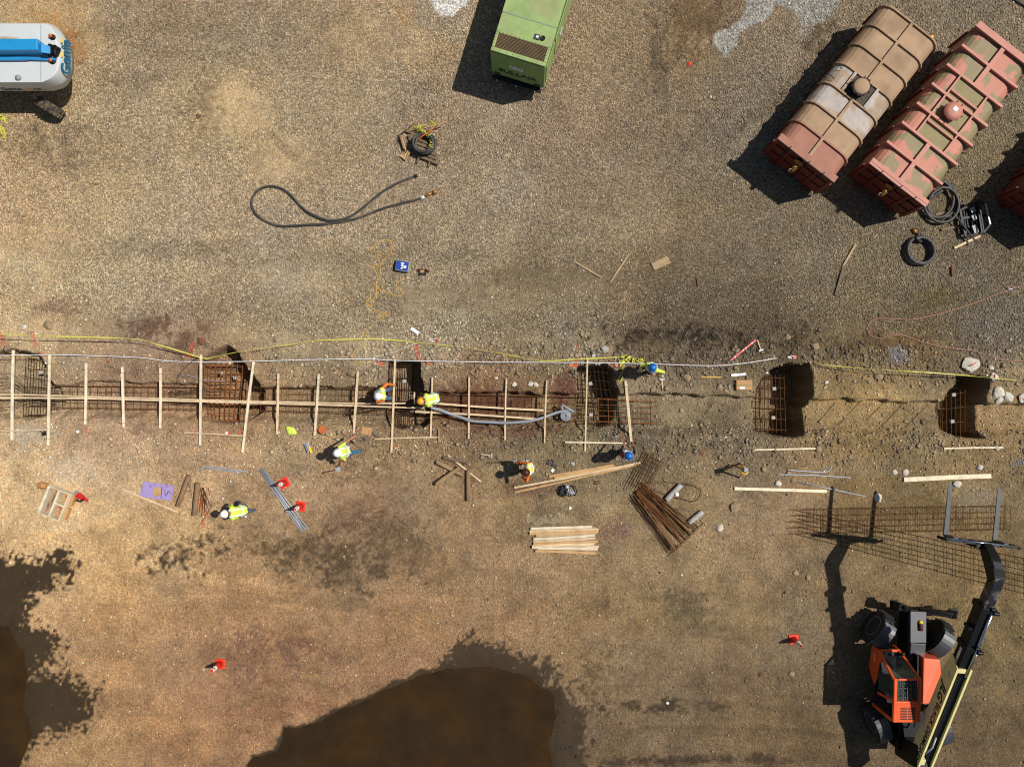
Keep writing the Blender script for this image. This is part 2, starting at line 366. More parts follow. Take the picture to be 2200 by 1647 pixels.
# blots: cx cy rx ry  r g b  strength  raggedness
BLOTS = [
 (400,1190,75,32, 66,52,34, .95,.9),(660,1195,110,52, 82,68,48, .9,.9),(760,1225,90,45, 80,66,48,.85,.9),(850,1165,90,60,88,72,52,.7,.9),(760,1120,110,70,105,82,62,.5,.8),
 (330,700,70,32, 92,64,50,.8,.7),(130,665,50,22,128,98,80,.6,.7),(400,735,50,40,96,70,54,.7,.7),
 (1430,722,150,26, 50,41,28,.95,.8),(1590,728,120,30,50,41,28,.9,.8),(1400,770,120,30,78,66,46,.6,.8),(1760,745,120,35,80,68,45,.6,.8),(1560,885,80,30,96,86,72,.4,.8),(1500,950,110,30,84,76,62,.6,.9),
 (1900,745,80,30,84,66,38,.7,.8),(1980,745,60,30,110,76,34,.5,.8),(2150,700,90,50,112,105,92,.6,.6),(2020,630,60,22,100,92,55,.6,.7),
 (1050,865,130,32,86,46,36,.75,.5),(1215,835,40,30,90,52,44,.7,.6),(1090,925,90,14,104,70,58,.7,.7),(330,835,80,22,136,104,78,.4,.7),(60,830,60,60,140,128,104,.5,.5),(170,775,55,25,150,136,112,.6,.5),
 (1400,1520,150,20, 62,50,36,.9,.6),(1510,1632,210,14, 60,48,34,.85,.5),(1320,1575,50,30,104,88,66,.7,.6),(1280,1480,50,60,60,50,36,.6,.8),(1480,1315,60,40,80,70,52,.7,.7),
 (1600,1320,120,26,150,130,98,.45,1),(1400,1330,60,22,150,124,84,.4,1),(1690,1400,90,40,126,112,90,.5,.7),
 (560,1520,120,30,128,92,68,.6,.6),(560,1400,130,60,112,84,66,.5,.7),(620,1380,90,50,110,82,66,.5,.7),(880,1350,90,40,154,126,84,.4,.9),(720,1345,50,30,154,126,82,.3,.9),(680,1455,30,14,166,138,92,.4,1),
 (500,235,60,60, 186,162,122,.5,.7),(560,330,110,40,176,154,118,.4,.7),(430,230,50,55,112,94,72,.6,.8),(300,60,180,20,130,112,86,.4,.6),(330,170,120,20,124,108,86,.4,.7),
 (1500,40,60,90,98,78,52,.7,.7),(1410,100,18,90,92,80,66,.6,.8),(1760,70,60,50,96,80,56,.7,.7),(900,30,60,30,176,146,104,.7,.6),
 (100,50,45,50,180,132,76,.6,.6),(150,90,30,50,150,104,60,.7,.6),
 (60,400,60,90,186,158,118,.5,.6),(100,300,90,50,112,96,76,.6,.9),(360,535,120,22,126,112,90,.45,.7),(560,640,60,24,108,94,74,.4,.9),(1180,600,160,34,116,102,80,.6,.5),(1000,640,150,36,120,104,80,.5,.7),(640,560,130,22,134,118,92,.4,.7),
 (70,930,60,40,176,166,146,.6,.5),(250,1030,70,60,182,158,126,.5,.6),(150,1010,60,40,190,172,146,.6,.5),(120,1110,60,30,208,182,142,.6,.5),(25,1100,40,60,190,160,118,.4,.5),
 (540,1105,100,30,110,92,68,.5,.9),(780,1010,70,24,104,88,66,.6,.9),(1130,1045,60,20,98,70,56,.5,.7),(1300,1140,60,22,112,84,74,.6,.6),(1370,1130,40,18,92,78,84,.4,.8),
 (1180,1120,40,14,166,150,124,.5,.7),(2160,1400,60,70,124,106,68,.4,.9),(2130,1470,40,30,130,114,76,.4,.9),(1900,1180,120,50,112,96,62,.4,.6),(1990,1090,140,30,92,74,42,.5,.6),
 (1640,1215,80,24,132,116,94,.5,.8),(1850,1010,90,22,128,116,94,.4,.7),(2090,1070,50,34,134,124,104,.6,.7),(1000,545,60,26,112,104,84,.5,.6),(960,880,0.1,0.1,90,60,40,0,0)]
# spray-paint marks: x0 y0 x1 y1 halfwidth rgb
MARKS = [(3,718,8,748,2.2,(225,95,70)),(70,712,77,745,2.2,(225,95,70)),(88,758,95,759,1.5,(225,95,70)),(228,765,233,778,2.5,(150,80,50)),(186,915,188,928,1.8,(235,100,75)),
 (412,735,411,757,2,(215,80,60)),(400,764,410,765,2,(215,90,70)),(419,917,419,940,1.6,(205,110,90)),(516,920,514,932,2.2,(205,100,80)),(485,930,495,930,2.2,(230,60,60)),
 (683,920,681,932,2.6,(222,120,90)),(765,916,766,927,2.2,(220,90,60)),(893,742,901,772,2.6,(222,80,50)),(805,777,822,782,3.4,(214,104,74)),(912,778,925,782,2.4,(205,100,70)),(853,958,851,966,2.5,(190,90,75)),
 (1240,739,1241,748,2.6,(205,85,45)),(1238,774,1239,786,2.2,(235,95,45)),(1225,785,1240,784,3,(235,100,50)),(1315,785,1332,785,2.6,(232,95,45)),(1306,771,1308,775,2.4,(215,85,45)),(1337,934,1338,946,2.2,(185,95,75)),
 (438,1115,436,1130,1.6,(225,90,70)),(1500,970,1508,975,3,(130,70,50)),(735,700,738,704,2,(150,100,60))]
def soil(x, y):
    px = x * PPM + NX; py = -y * PPM + NY
    wxx = px + 38 * fbm(x, y, 1.6, 61, 3); wyy = py + 26 * fbm(x, y, 1.6, 71, 3)
    cx = np.clip(wxx, -150, 2350); cy = np.clip(wyy, -80, 1740)
    acc = np.zeros(px.shape + (3,)); ws = np.zeros(px.shape)
    for (ax, ay, r, gg, b) in CPS:
        d2 = ((cx - ax) / 1.25) ** 2 + (cy - ay) ** 2
        w = np.exp(-d2 / (2 * 62.0 ** 2)) + 1e-9 / (1 + d2 * 1e-4)
        ws += w; acc[..., 0] += w * r; acc[..., 1] += w * gg; acc[..., 2] += w * b
    c = acc / ws[..., None]
    med = fbm(x, y, 0.9, 81, 5); sm = fbm(x, y, 0.22, 91, 3)
    c = c * np.array([1.48, 1.43, 1.27]) * (1 + 0.05 * sst(950, 1150, py))[..., None]; lum = c @ np.array([.3, .55, .15]); c = c * 0.84 + lum[..., None] * np.array([1.03, 1.0, 0.9]) * 0.16
    gmk = gravel_mask(x, y)
    stk = fbm(x * 0.22 + 0.15 * y, y, 0.5, 191, 4)
    c = c * (1 + (0.40 - 0.22 * gmk) * med + (0.26 - 0.12 * gmk) * sm + 0.14 * stk * (1 - 0.5 * gmk))[..., None]
    c = c * tracks(px, py, x, y)[1][..., None]
    red = fbm(x, y, 2.2, 101, 4); c[..., 0] *= 1 + 0.07 * red; c[..., 2] *= 1 - 0.13 * red
    rag = fbm(x, y, 0.45, 111, 5)
    rag2 = fbm(x, y, 1.3, 121, 3); rag3 = fbm(x, y, 0.12, 125, 2); rag4 = fbm(x, y, 0.2, 127, 4)
    for (bx, by, rx, ry, r, gg, b, st, ra) in BLOTS:
        m = (np.abs(px - bx) < rx * 2.2) & (np.abs(py - by) < ry * 2.2)
        if not np.any(m): continue
        q = np.sqrt(((px[m] - bx) / rx) ** 2 + ((py[m] - by) / ry) ** 2) + ra * (1.5 * rag[m] + 1.1 * rag3[m]) + 0.6 * rag2[m]
        k = (1 - sst(0.40, 1.18, q)) * st
        if ra >= .8: k = k * np.clip(0.62 + 1.5 * rag4[m], 0, 1)
        col = np.array(lin((r, gg, b))) * 1.15
        c[m] = c[m] * (1 - k[..., None]) + col * (1 + 0.2 * sm[m])[..., None] * k[..., None]
    wet = np.zeros(px.shape)
    for i, poly in enumerate(WET_POLYS):
        xs = [p[0] for p in poly]; ys = [p[1] for p in poly]
        m = (px > min(xs) - 80) & (px < max(xs) + 80) & (py > min(ys) - 80) & (py < max(ys) + 80)
        if not np.any(m): continue
        rt = sst(900, 1000, px[m]) if i == 0 else 1.0
        sd = poly_sd(px[m], py[m], poly) + (10 + 26*rt if i == 0 else 24) * rag[m] + (16*rt if i == 0 else 10) * rag2[m] + (4 + 32*rt) * rag3[m]
        k = 1 - sst(-3 - 8*rt, 4 + 10*rt, sd)
        wet[m] = np.maximum(wet[m], k)
    wc = np.array(lin((58, 46, 29)))
    c = c * (1 - wet[..., None]) + (wc * (1 + 0.22 * med + 0.12 * sm)[..., None]) * wet[..., None]
    # spilled pale powder and slurry
    def patch(poly, col, amp, soft, rg=rag):
        nonlocal c
        xs = [p[0] for p in poly]; ys = [p[1] for p in poly]
        m = (px > min(xs) - 60) & (px < max(xs) + 60) & (py > min(ys) - 60) & (py < max(ys) + 60)
        if not np.any(m): return
        sd = poly_sd(px[m], py[m], poly) + amp * rg[m]
        k = (1 - sst(-soft, soft, sd))[..., None]
        c[m] = c[m] * (1 - k) + np.array(lin(col)) * (1 + 0.12 * med[m] + 0.14 * sm[m])[..., None] * k
    patch([(885,0),(1010,-40),(1015,60),(985,110),(940,75),(890,50)], (170,152,124), 22, 14)
    patch([(915,-60),(1000,-60),(1000,10),(975,38),(945,36),(925,10)], (236,232,224), 14, 3)
    patch([(1560,125),(1532,90),(1545,68),(1590,45),(1600,18),(1620,-60),(1700,-60),(1660,20),(1640,50),(1610,55),(1590,70),(1585,98)], (168,166,156), 9, 2)
    patch([(1660,-60),(1830,-60),(1800,10),(1775,36),(1752,52),(1720,56),(1705,30),(1668,8)], (160,158,148), 12, 3)
    patch([(1705,60),(1745,55),(1735,80),(1712,92)], (150,140,124), 12, 8)
    patch([(1905,748),(1935,745),(1955,765),(1940,782),(1915,775)], (128,122,118), 9, 5)
    for (x0, y0, x1, y1, hw, col) in MARKS:
        m = (px > min(x0, x1) - 8) & (px < max(x0, x1) + 8) & (py > min(y0, y1) - 8) & (py < max(y0, y1) + 8)
        if not np.any(m): continue
        ex, ey = x1 - x0, y1 - y0; t = np.clip(((px[m]-x0)*ex + (py[m]-y0)*ey) / (ex*ex+ey*ey+1e-6), 0, 1)
        d = np.hypot(px[m]-x0-t*ex, py[m]-y0-t*ey) + 1.4 * fbm(x[m], y[m], 0.12, 131, 2)
        k = (1 - sst(hw - 0.8, hw + 0.8, d))[..., None] * 0.8
        c[m] = c[m] * (1 - k) + np.array(lin(col)) * k
    return np.clip(c, 0.004, 0.9), wet
def gravel_mask(x, y, wet=None):
    px = x * PPM + NX; py = -y * PPM + NY
    w = 26 * fbm(x, y, 1.5, 141, 4)
    lim = interp(px, [(-200,700),(300,690),(900,740),(1150,730),(1400,730),(1700,735),(1850,690),(2000,740),(2300,790)])
    k = 1 - sst(-30, 18, py + w - lim)
    bare = 0
    for (bx, by, rx, ry, s) in [(500,240,90,80,.9),(600,340,90,60,.7),(1180,605,190,36,.9),(980,640,160,46,.8),(60,560,110,120,.45),(100,60,160,90,.7),(820,90,180,60,.35),(150,700,160,40,.5),(640,600,140,60,.4),(1050,240,110,60,.3),(1500,60,70,110,.5)]:
        q = np.sqrt(((px-bx)/rx)**2 + ((py-by)/ry)**2) + 0.5 * fbm(x, y, 0.7, 151, 4)
        bare = np.maximum(bare, (1 - sst(0.5, 1.1, q)) * s)
    k = k * (1 - bare)
    lump = np.exp(-((py - 770) / 45.0) ** 2) * 0.55 + np.exp(-((py - 950) / 45.0) ** 2) * 0.30
    k = np.maximum(k, lump * (0.6 + 0.4 * fbm(x, y, 0.8, 161, 3)) * sst(300, 900, px))
    return np.clip(k, 0, 1)

def grid_axis(lo, hi, step, far):
    a = list(np.arange(lo, hi + 1e-6, step)); s = step * 2
    p = lo; left = []
    while p > -far: p -= s; left.append(p); s *= 1.35
    s = step * 2; p = a[-1]; right = []
    while p < far: p += s; right.append(p); s *= 1.35
    return np.array(left[::-1] + a + right)
xs = grid_axis(-20.6, 20.6, 0.056, 320)
ya = np.arange(-15.0, -2.45, 0.058); yb = np.arange(-2.45, 2.5, 0.036); yc = np.arange(2.5, 16.1, 0.058)
ymid = np.concatenate([ya, yb, yc])
lo = []; p, s = ymid[0], 0.12
while p > -320: p -= s; lo.append(p); s *= 1.35
hi = []; p, s = ymid[-1], 0.12
while p < 320: p += s; hi.append(p); s *= 1.35
ys = np.concatenate([np.array(lo[::-1]), ymid, np.array(hi)])
X, Y = np.meshgrid(xs, ys); nx, ny = len(xs), len(ys)
Zt = height(X, Y)
C, WET = soil(X, Y); G = gravel_mask(X, Y)
me = bpy.data.meshes.new('ground')
me.vertices.add(nx * ny); me.vertices.foreach_set('co', np.stack([X, Y, Zt], -1).astype(np.float32).ravel())
ii = np.arange((nx - 1) * (ny - 1)); r = ii // (nx - 1); c0 = ii % (nx - 1); a = r * nx + c0
quads = np.stack([a, a + 1, a + nx + 1, a + nx], -1).astype(np.int32)
me.loops.add(quads.size); me.loops.foreach_set('vertex_index', quads.ravel())
me.polygons.add(len(quads)); me.polygons.foreach_set('loop_start', np.arange(0, quads.size, 4, dtype=np.int32))
me.polygons.foreach_set('use_smooth', np.ones(len(quads), bool))
me.update(calc_edges=True)
ca = me.attributes.new('soil', 'FLOAT_COLOR', 'POINT'); ca.data.foreach_set('color', np.concatenate([C, np.ones(C.shape[:2] + (1,))], -1).astype(np.float32).ravel())
fa = me.attributes.new('gravel', 'FLOAT', 'POINT'); fa.data.foreach_set('value', G.astype(np.float32).ravel())
fw = me.attributes.new('wet', 'FLOAT', 'POINT'); fw.data.foreach_set('value', WET.astype(np.float32).ravel())
ground = bpy.data.objects.new('ground', me); COL.objects.link(ground); ground['kind'] = 'structure'
def ground_mat():
    m = bpy.data.materials.new('soil_and_gravel'); m.use_nodes = True
    N = m.node_tree.nodes; L = m.node_tree.links; b = N['Principled BSDF']
    def nd(t, **k):
        n = N.new(t)
        for a_, v_ in k.items(): setattr(n, a_, v_)
        return n
    def math_(op, a_, b_=None, clamp=False):
        n = nd('ShaderNodeMath', operation=op, use_clamp=clamp)
        for i, v_ in ((0, a_), (1, b_)):
            if v_ is None: continue
            if isinstance(v_, (int, float)): n.inputs[i].default_value = v_
            else: L.new(v_, n.inputs[i])
        return n.outputs[0]
    tc = nd('ShaderNodeTexCoord'); co = tc.outputs['Object']
    at = nd('ShaderNodeAttribute', attribute_name='soil'); ag = nd('ShaderNodeAttribute', attribute_name='gravel'); aw = nd('ShaderNodeAttribute', attribute_name='wet')
    def noise(s, d=4, r=0.6):
        n = nd('ShaderNodeTexNoise'); n.inputs['Scale'].default_value = s; n.inputs['Detail'].default_value = d; n.inputs['Roughness'].default_value = r
        L.new(co, n.inputs['Vector']); return n
    n1 = noise(9, 6, 0.72); n2 = noise(34, 3, 0.6)
    v1 = nd('ShaderNodeTexVoronoi'); v1.inputs['Scale'].default_value = 17; v1.inputs['Randomness'].default_value = 1; L.new(co, v1.inputs['Vector'])
    v2 = nd('ShaderNodeTexVoronoi'); v2.inputs['Scale'].default_value = 7.5; L.new(co, v2.inputs['Vector'])
    sep = nd('ShaderNodeSeparateColor'); L.new(v1.outputs['Color'], sep.inputs[0])
    sep2 = nd('ShaderNodeSeparateColor'); L.new(v2.outputs['Color'], sep2.inputs[0])
    # stones: per-cell brightness, strong in gravel, weak in packed soil
    gs = math_('POWER', sep.outputs[0], 1.6)
    gv = math_('MULTIPLY_ADD', gs, 0.88); N[gv.node.name].inputs[2].default_value = 0.66
    n1c = nd('ShaderNodeMapRange'); n1c.inputs[1].default_value = 0.30; n1c.inputs[2].default_value = 0.70; n1c.inputs[3].default_value = 0.58; n1c.inputs[4].default_value = 1.42; L.new(n1.outputs['Fac'], n1c.inputs[0])
    n2c = nd('ShaderNodeMapRange'); n2c.inputs[1].default_value = 0.3; n2c.inputs[2].default_value = 0.7; n2c.inputs[3].default_value = 0.66; n2c.inputs[4].default_value = 1.32; L.new(n2.outputs['Fac'], n2c.inputs[0])
    dv = math_('MULTIPLY', n1c.outputs[0], n2c.outputs[0])
    # scattered pebbles in the soil: a few cells much brighter
    pk = math_('GREATER_THAN', sep.outputs[1], 0.93); pk2 = math_('LESS_THAN', v1.outputs['Distance'], 0.38); pk3 = math_('MULTIPLY', pk, pk2)
    peb = math_('MULTIPLY_ADD', pk3, 0.75); N[peb.node.name].inputs[2].default_value = 1.0
    dv = math_('MULTIPLY', dv, peb)
    mix = nd('ShaderNodeMix', data_type='FLOAT'); L.new(ag.outputs['Fac'], mix.inputs['Factor']); L.new(dv, mix.inputs['A'])
    gvn = math_('MULTIPLY', gv, n1c.outputs[0]); L.new(gvn, mix.inputs['B'])
    wetlim = nd('ShaderNodeMix', data_type='FLOAT'); L.new(aw.outputs['Fac'], wetlim.inputs['Factor']); L.new(mix.outputs[0], wetlim.inputs['A']); wetlim.inputs['B'].default_value = 1.0
    cm = nd('ShaderNodeVectorMath', operation='SCALE'); L.new(at.outputs['Color'], cm.inputs[0]); L.new(wetlim.outputs[0], cm.inputs['Scale'])
    # hue jitter between warm and grey stones
    hs = nd('ShaderNodeMix', data_type='RGBA', blend_type='MULTIPLY'); hs.inputs['Factor'].default_value = 0.5
    cr = nd('ShaderNodeMix', data_type='RGBA'); cr.inputs['A'].default_value = (1.12, 0.96, 0.80, 1); cr.inputs['B'].default_value = (0.95, 1.0, 1.10, 1); L.new(sep.outputs[2], cr.inputs['Factor'])
    L.new(cm.outputs[0], hs.inputs['A']); L.new(cr.outputs['Result'], hs.inputs['B'])
    L.new(hs.outputs['Result'], b.inputs['Base Color'])
    rr = nd('ShaderNodeMapRange'); rr.inputs[3].default_value = 0.92; rr.inputs[4].default_value = 0.62; L.new(aw.outputs['Fac'], rr.inputs[0]); L.new(rr.outputs[0], b.inputs['Roughness'])
    b.inputs['Specular IOR Level'].default_value = 0.25
    # relief
    dinv = math_('SUBTRACT', 0.6, v1.outputs['Distance'])
    hgt = math_('MULTIPLY', dinv, math_('MULTIPLY_ADD', ag.outputs['Fac'], 0.9))
    N[hgt.node.name]
    h2 = math_('MULTIPLY', n1.outputs['Fac'], 1.6); h3 = math_('MULTIPLY', n2.outputs['Fac'], 0.45)
    hh = math_('ADD', math_('ADD', hgt, h2), h3)
    bp = nd('ShaderNodeBump'); bp.inputs['Distance'].default_value = 0.06; L.new(hh, bp.inputs['Height'])
    bs = nd('ShaderNodeMapRange'); bs.inputs[3].default_value = 1.0; bs.inputs[4].default_value = 0.12; L.new(aw.outputs['Fac'], bs.inputs[0]); L.new(bs.outputs[0], bp.inputs['Strength'])
    L.new(bp.outputs[0], b.inputs['Normal'])
    return m
me.materials.append(ground_mat())

# ---------------------------------------------------------------- loose gravel, real little stones (uncountable)
def stones(n, name, keep, rmin, rmax, seed, bright=1.0, xlim=(-20.4, 20.4), ylim=(-14.6, 15.8), contrast=1.0, sink=0.35):
    R = np.random.RandomState(seed)
    x = R.uniform(xlim[0], xlim[1], n); y = R.uniform(ylim[0], ylim[1], n)
    k = keep(x, y); m = R.rand(n) < k; x = x[m]; y = y[m]; n = len(x)
    z = height(x, y); col, wet = soil(x, y)
    r = rmin + (rmax - rmin) * R.rand(n) ** 2.6
    base = np.array([(1,0,0),(-1,0,0),(0,1,0),(0,-1,0),(0,0,1),(0,0,-1),], float)
    F = np.array([(0,2,4),(2,1,4),(1,3,4),(3,0,4),(2,0,5),(1,2,5),(3,1,5),(0,3,5)])[:, ::1]
    V = base[None] * (0.65 + 0.7 * R.rand(n, 6, 3)) + R.uniform(-.28, .28, (n, 6, 3))
    V[:, :, 2] *= 0.62
    V *= r[:, None, None]
    th = R.rand(n) * 6.283; ct, st_ = np.cos(th)[:, None], np.sin(th)[:, None]
    vx = V[:, :, 0] * ct - V[:, :, 1] * st_; vy = V[:, :, 0] * st_ + V[:, :, 1] * ct
    V = np.stack([vx + x[:, None], vy + y[:, None], V[:, :, 2] + (z + r * sink)[:, None]], -1)
    lum = np.exp(R.normal(0.05, 0.33 * contrast, n)) * bright
    tint = R.rand(n, 1); jit = (1 - tint) * np.array([1.10, 0.98, 0.84]) + tint * np.array([1.0, 1.0, 1.0])
    grey = col.mean(1, keepdims=True) * np.array([1.12, 1.0, 0.82])
    cc = np.clip((col * 0.5 + grey * 0.5) * lum[:, None] * jit, 0.01, 0.75)
    me = bpy.data.meshes.new(name)
    me.vertices.add(n * 6); me.vertices.foreach_set('co', V.astype(np.float32).ravel())
    fi = (F[None] + (np.arange(n) * 6)[:, None, None]).reshape(-1, 3).astype(np.int32)
    me.loops.add(fi.size); me.loops.foreach_set('vertex_index', fi.ravel())
    me.polygons.add(len(fi)); me.polygons.foreach_set('loop_start', np.arange(0, fi.size, 3, dtype=np.int32))
    me.update(calc_edges=True)
    at = me.attributes.new('soil', 'FLOAT_COLOR', 'POINT')
    at.data.foreach_set('color', np.repeat(np.concatenate([cc, np.ones((n, 1))], 1), 6, 0).astype(np.float32).ravel())
    o = bpy.data.objects.new(name, me); COL.objects.link(o); o['kind'] = 'stuff'
    me.materials.append(stone_mat); return o
stone_mat = bpy.data.materials.new('pebble'); stone_mat.use_nodes = True
_n = stone_mat.node_tree.nodes; _a = _n.new('ShaderNodeAttribute'); _a.attribute_name = 'soil'
stone_mat.node_tree.links.new(_a.outputs['Color'], _n['Principled BSDF'].inputs['Base Color']); _n['Principled BSDF'].inputs['Roughness'].default_value = 0.85
def kg(x, y): return np.clip(gravel_mask(x, y) * 1.0, 0, 1)
def kd(x, y):
    px = x * PPM + NX; py = -y * PPM + NY
    k = 0.10 + 0.9 * (np.exp(-((py - 770) / 60.0) ** 2) + np.exp(-((py - 955) / 55.0) ** 2)) * (0.35 + 0.65 * sst(300, 1000, px))
    for poly in (WATER_POLY, WATER2_POLY):
        k = k * sst(-10, 10, poly_sd(px, py, poly))
    return k * (0.75 + 0.5 * fbm(x, y, 0.9, 171, 4))
stones(130000, 'gravel', kg, 0.012, 0.040, 3, bright=1.12, ylim=(1.2, 15.8), contrast=1.0)
stones(110000, 'loose_stones', kd, 0.010, 0.055, 5, bright=1.35, ylim=(-14.6, 4.5), contrast=1.2)

def kc(x, y):
    px = x * PPM + NX; py = -y * PPM + NY
    return (np.exp(-((py - 775) / 42.0) ** 2) + 0.8 * np.exp(-((py - 948) / 38.0) ** 2)) * (0.2 + 0.8 * sst(350, 1000, px)) * np.clip(0.55 + 1.1 * fbm(x, y, 0.8, 181, 3), 0, 1)
stones(24000, 'clods', kc, 0.028, 0.11, 15, bright=1.0, ylim=(-3.2, 3.4), contrast=0.5, sink=0.15)
def kp_(x, y):
    px = x * PPM + NX; py = -y * PPM + NY
    return np.exp(-((py - 722) / 30.0) ** 2 - ((px - 1010) / 190.0) ** 2) + 0.6 * np.exp(-((py - 800) / 36.0) ** 2 - ((px - 1120) / 160.0) ** 2) + 0.5 * np.exp(-((py - 640) / 60.0) ** 2 - ((px - 1450) / 300.0) ** 2)
stones(16000, 'pale_gravel', kp_, 0.014, 0.045, 19, bright=2.0, xlim=(-9, 14), ylim=(0.4, 6.5), contrast=0.9)
# ---------------------------------------------------------------- puddles
def puddle(name, poly, z):
    m = bpy.data.materials.get('muddy_water')
    if not m:
        m = mat('muddy_water', (58, 41, 21), rough=0.16, var=0.28, vs=0.8, rgb2=(50, 38, 23), ms=0.5, mlo=0.42, mhi=0.58, bump=0.05, bs=9.0, spec=0.22)
    P = [g(a_, b_) for a_, b_ in poly]
    c = sum(P, Vector()) / len(P)
    P2 = [(c.x + (p.x - c.x) * 1.12, c.y + (p.y - c.y) * 1.12) for p in P]
    b = MB(); b.add([(x, y, z) for x, y in P2], [tuple(range(len(P2)))])
    o = b.obj(name, m); o['kind'] = 'structure'; return o
puddle('puddle_water', WATER_POLY, -0.052)
puddle('puddle_water', WATER2_POLY, -0.052)
# ---------------------------------------------------------------- materials
M_PINE = wood('fresh_pine', (214, 188, 150)); M_PINE2 = wood('pale_pine', (228, 212, 180), var=0.12); M_PINE3 = wood('weathered_pine', (178, 150, 112))
M_TAN = wood('tan_lumber', (196, 156, 104)); M_OLD = wood('old_wood', (120, 100, 76)); M_LOG = wood('peeled_log', (150, 122, 88), var=0.3)
M_RUST = mat('rusty_rebar', (88, 60, 36), rough=0.9, var=0.4, vs=6, spec=.2, rgb2=(122, 80, 44), ms=3)
M_RUSTD = mat('dark_rebar', (64, 46, 30), rough=0.9, spec=.2, var=0.4, vs=6)
M_RUSTO = mat('orange_rebar', (138, 84, 46), rough=0.9, spec=.2, var=0.3, vs=6)
M_BLACK = mat('black_steel', (16, 16, 17), rough=0.5, var=0.3, vs=4, spec=0.3)
M_BLKM = mat('matte_black', (18, 18, 18), rough=0.7)
M_RUBBER = mat('rubber', (34, 33, 32), rough=0.75, var=0.3, vs=8)
M_HOSE = mat('black_hose', (58, 57, 55), rough=0.55, var=0.3, vs=5, rgb2=(92, 84, 72), ms=2, mlo=0.5, mhi=0.7)
M_CHROME = mat('chrome', (200, 205, 212), rough=0.18, metal=1.0, var=0.1)
M_GALV = mat('galvanised', (168, 172, 178), rough=0.5, metal=0.3, var=0.2, vs=10)
M_BRASS = mat('brass', (170, 120, 60), rough=0.4, metal=0.6)
M_WHITE = mat('white_plastic', (232, 232, 230), rough=0.4, var=0.06)
M_GREY = mat('grey_plastic', (140, 142, 145), rough=0.5)
M_YEL = mat('yellow_plastic', (232, 200, 40), rough=0.5, var=0.1)
M_TAPE = mat('yellow_tape', (212, 206, 84), rough=0.4, var=0.2, vs=20)
M_CORD = mat('yellow_cord', (216, 170, 36), rough=0.5, var=0.1)
M_LIME = mat('lime_vest', (204, 226, 84), rough=0.7, var=0.12, vs=9, bump=0.4, bs=14)
M_ORNG = mat('orange_vest', (226, 84, 30), rough=0.7, var=0.15, vs=9, bump=0.4, bs=14)
M_ORSL = mat('orange_sleeve', (228, 110, 24), rough=0.7, var=0.12, vs=9)
M_REFL = mat('reflective_tape', (216, 218, 214), rough=0.35, var=0.05)
M_JEAN = mat('blue_denim', (62, 86, 112), rough=0.8, var=0.2, vs=14)
M_JEAN2 = mat('bright_denim', (44, 110, 140), rough=0.8, var=0.15, vs=14)
M_DARKP = mat('dark_trousers', (44, 42, 40), rough=0.85)
M_SKIN = mat('skin', (176, 116, 84), rough=0.55, var=0.08)
M_SKIN2 = mat('brown_skin', (132, 78, 50), rough=0.55, var=0.08)
M_BOOT = mat('boot_leather', (92, 66, 44), rough=0.7)
M_HHW = mat('white_hard_hat', (240, 240, 238), rough=0.3, var=0.03)
M_HHB = mat('blue_hard_hat', (20, 108, 190), rough=0.3, var=0.05)
M_HHD = mat('brown_hard_hat', (74, 34, 26), rough=0.3, var=0.2)
M_HHY = mat('orange_hard_hat', (236, 158, 40), rough=0.35, var=0.1)
M_HAIR = mat('dark_hair', (30, 22, 18), rough=0.8)
M_CONE = mat('cone_orange', (232, 52, 26), rough=0.5, var=0.1, vs=8)
M_CARD = mat('cardboard', (184, 140, 92), rough=0.9, var=0.1)
M_PURP = mat('purple_foam', (158, 138, 186), rough=0.8, var=0.06)
M_RED = mat('red_plastic', (196, 34, 34), rough=0.4, var=0.1)
M_BLUE = mat('blue_plastic', (30, 66, 150), rough=0.4, var=0.1)
M_CONC = mat('concrete', (168, 164, 156), rough=0.9, var=0.25, vs=9, bump=0.5, bs=22)
M_ROCK = mat('tan_rock', (150, 128, 98), rough=0.9, var=0.3, vs=7, bump=0.6, bs=18)
M_ROCKW = mat('pale_rock', (200, 192, 176), rough=0.9, var=0.25, vs=7, bump=0.6, bs=18)
M_ROCKB = mat('brown_rock', (112, 76, 54), rough=0.9, var=0.3, vs=7, bump=0.6, bs=18)
M_INK = mat('black_ink', (16, 16, 18), rough=0.5, var=0)

ORD = ['first','second','third','fourth','fifth','sixth','seventh','eighth','ninth','tenth','eleventh','twelfth','thirteenth','fourteenth','fifteenth','sixteenth','seventeenth','eighteenth']
# ---------------------------------------------------------------- timber
def board(name, a, b, w, th, m, label, cat, group=None, h0=None, h1=None, lift=0.0, parent=None):
    """sawn board between two photo pixels; w, th in metres; h0/h1 heights of its underside above the yard"""
    if h0 is None:
        A = gp(*a); B = gp(*b)
        z0, z1 = A.z + 0.02 + lift, B.z + 0.02 + lift
    else: z0, z1 = h0, (h1 if h1 is not None else h0)
    A = g(a[0], a[1], z0 + th / 2); B = g(b[0], b[1], z1 + th / 2)
    d = B - A; L = d.length; mid = (A + B) / 2
    bm = MB(); k = 5
    R = random.Random(int(a[0] * 31 + a[1] * 7 + b[0])); bow = R.uniform(-0.006, 0.006) * L / 2
    rs = []
    for i in range(k + 1):
        t = i / k; x = (t - 0.5) * L; y = bow * math.sin(t * math.pi) * 2
        rs.append([(x, y - w/2, -th/2), (x, y + w/2, -th/2), (x, y + w/2, th/2), (x, y - w/2, th/2)])
    bm.rings(rs)
    o = bm.obj(name, m, parent)
    o.matrix_world = Matrix.Translation(mid) @ d.to_track_quat('X', 'Z').to_matrix().to_4x4()
    if label: tag(o, label, cat, group)
    return o
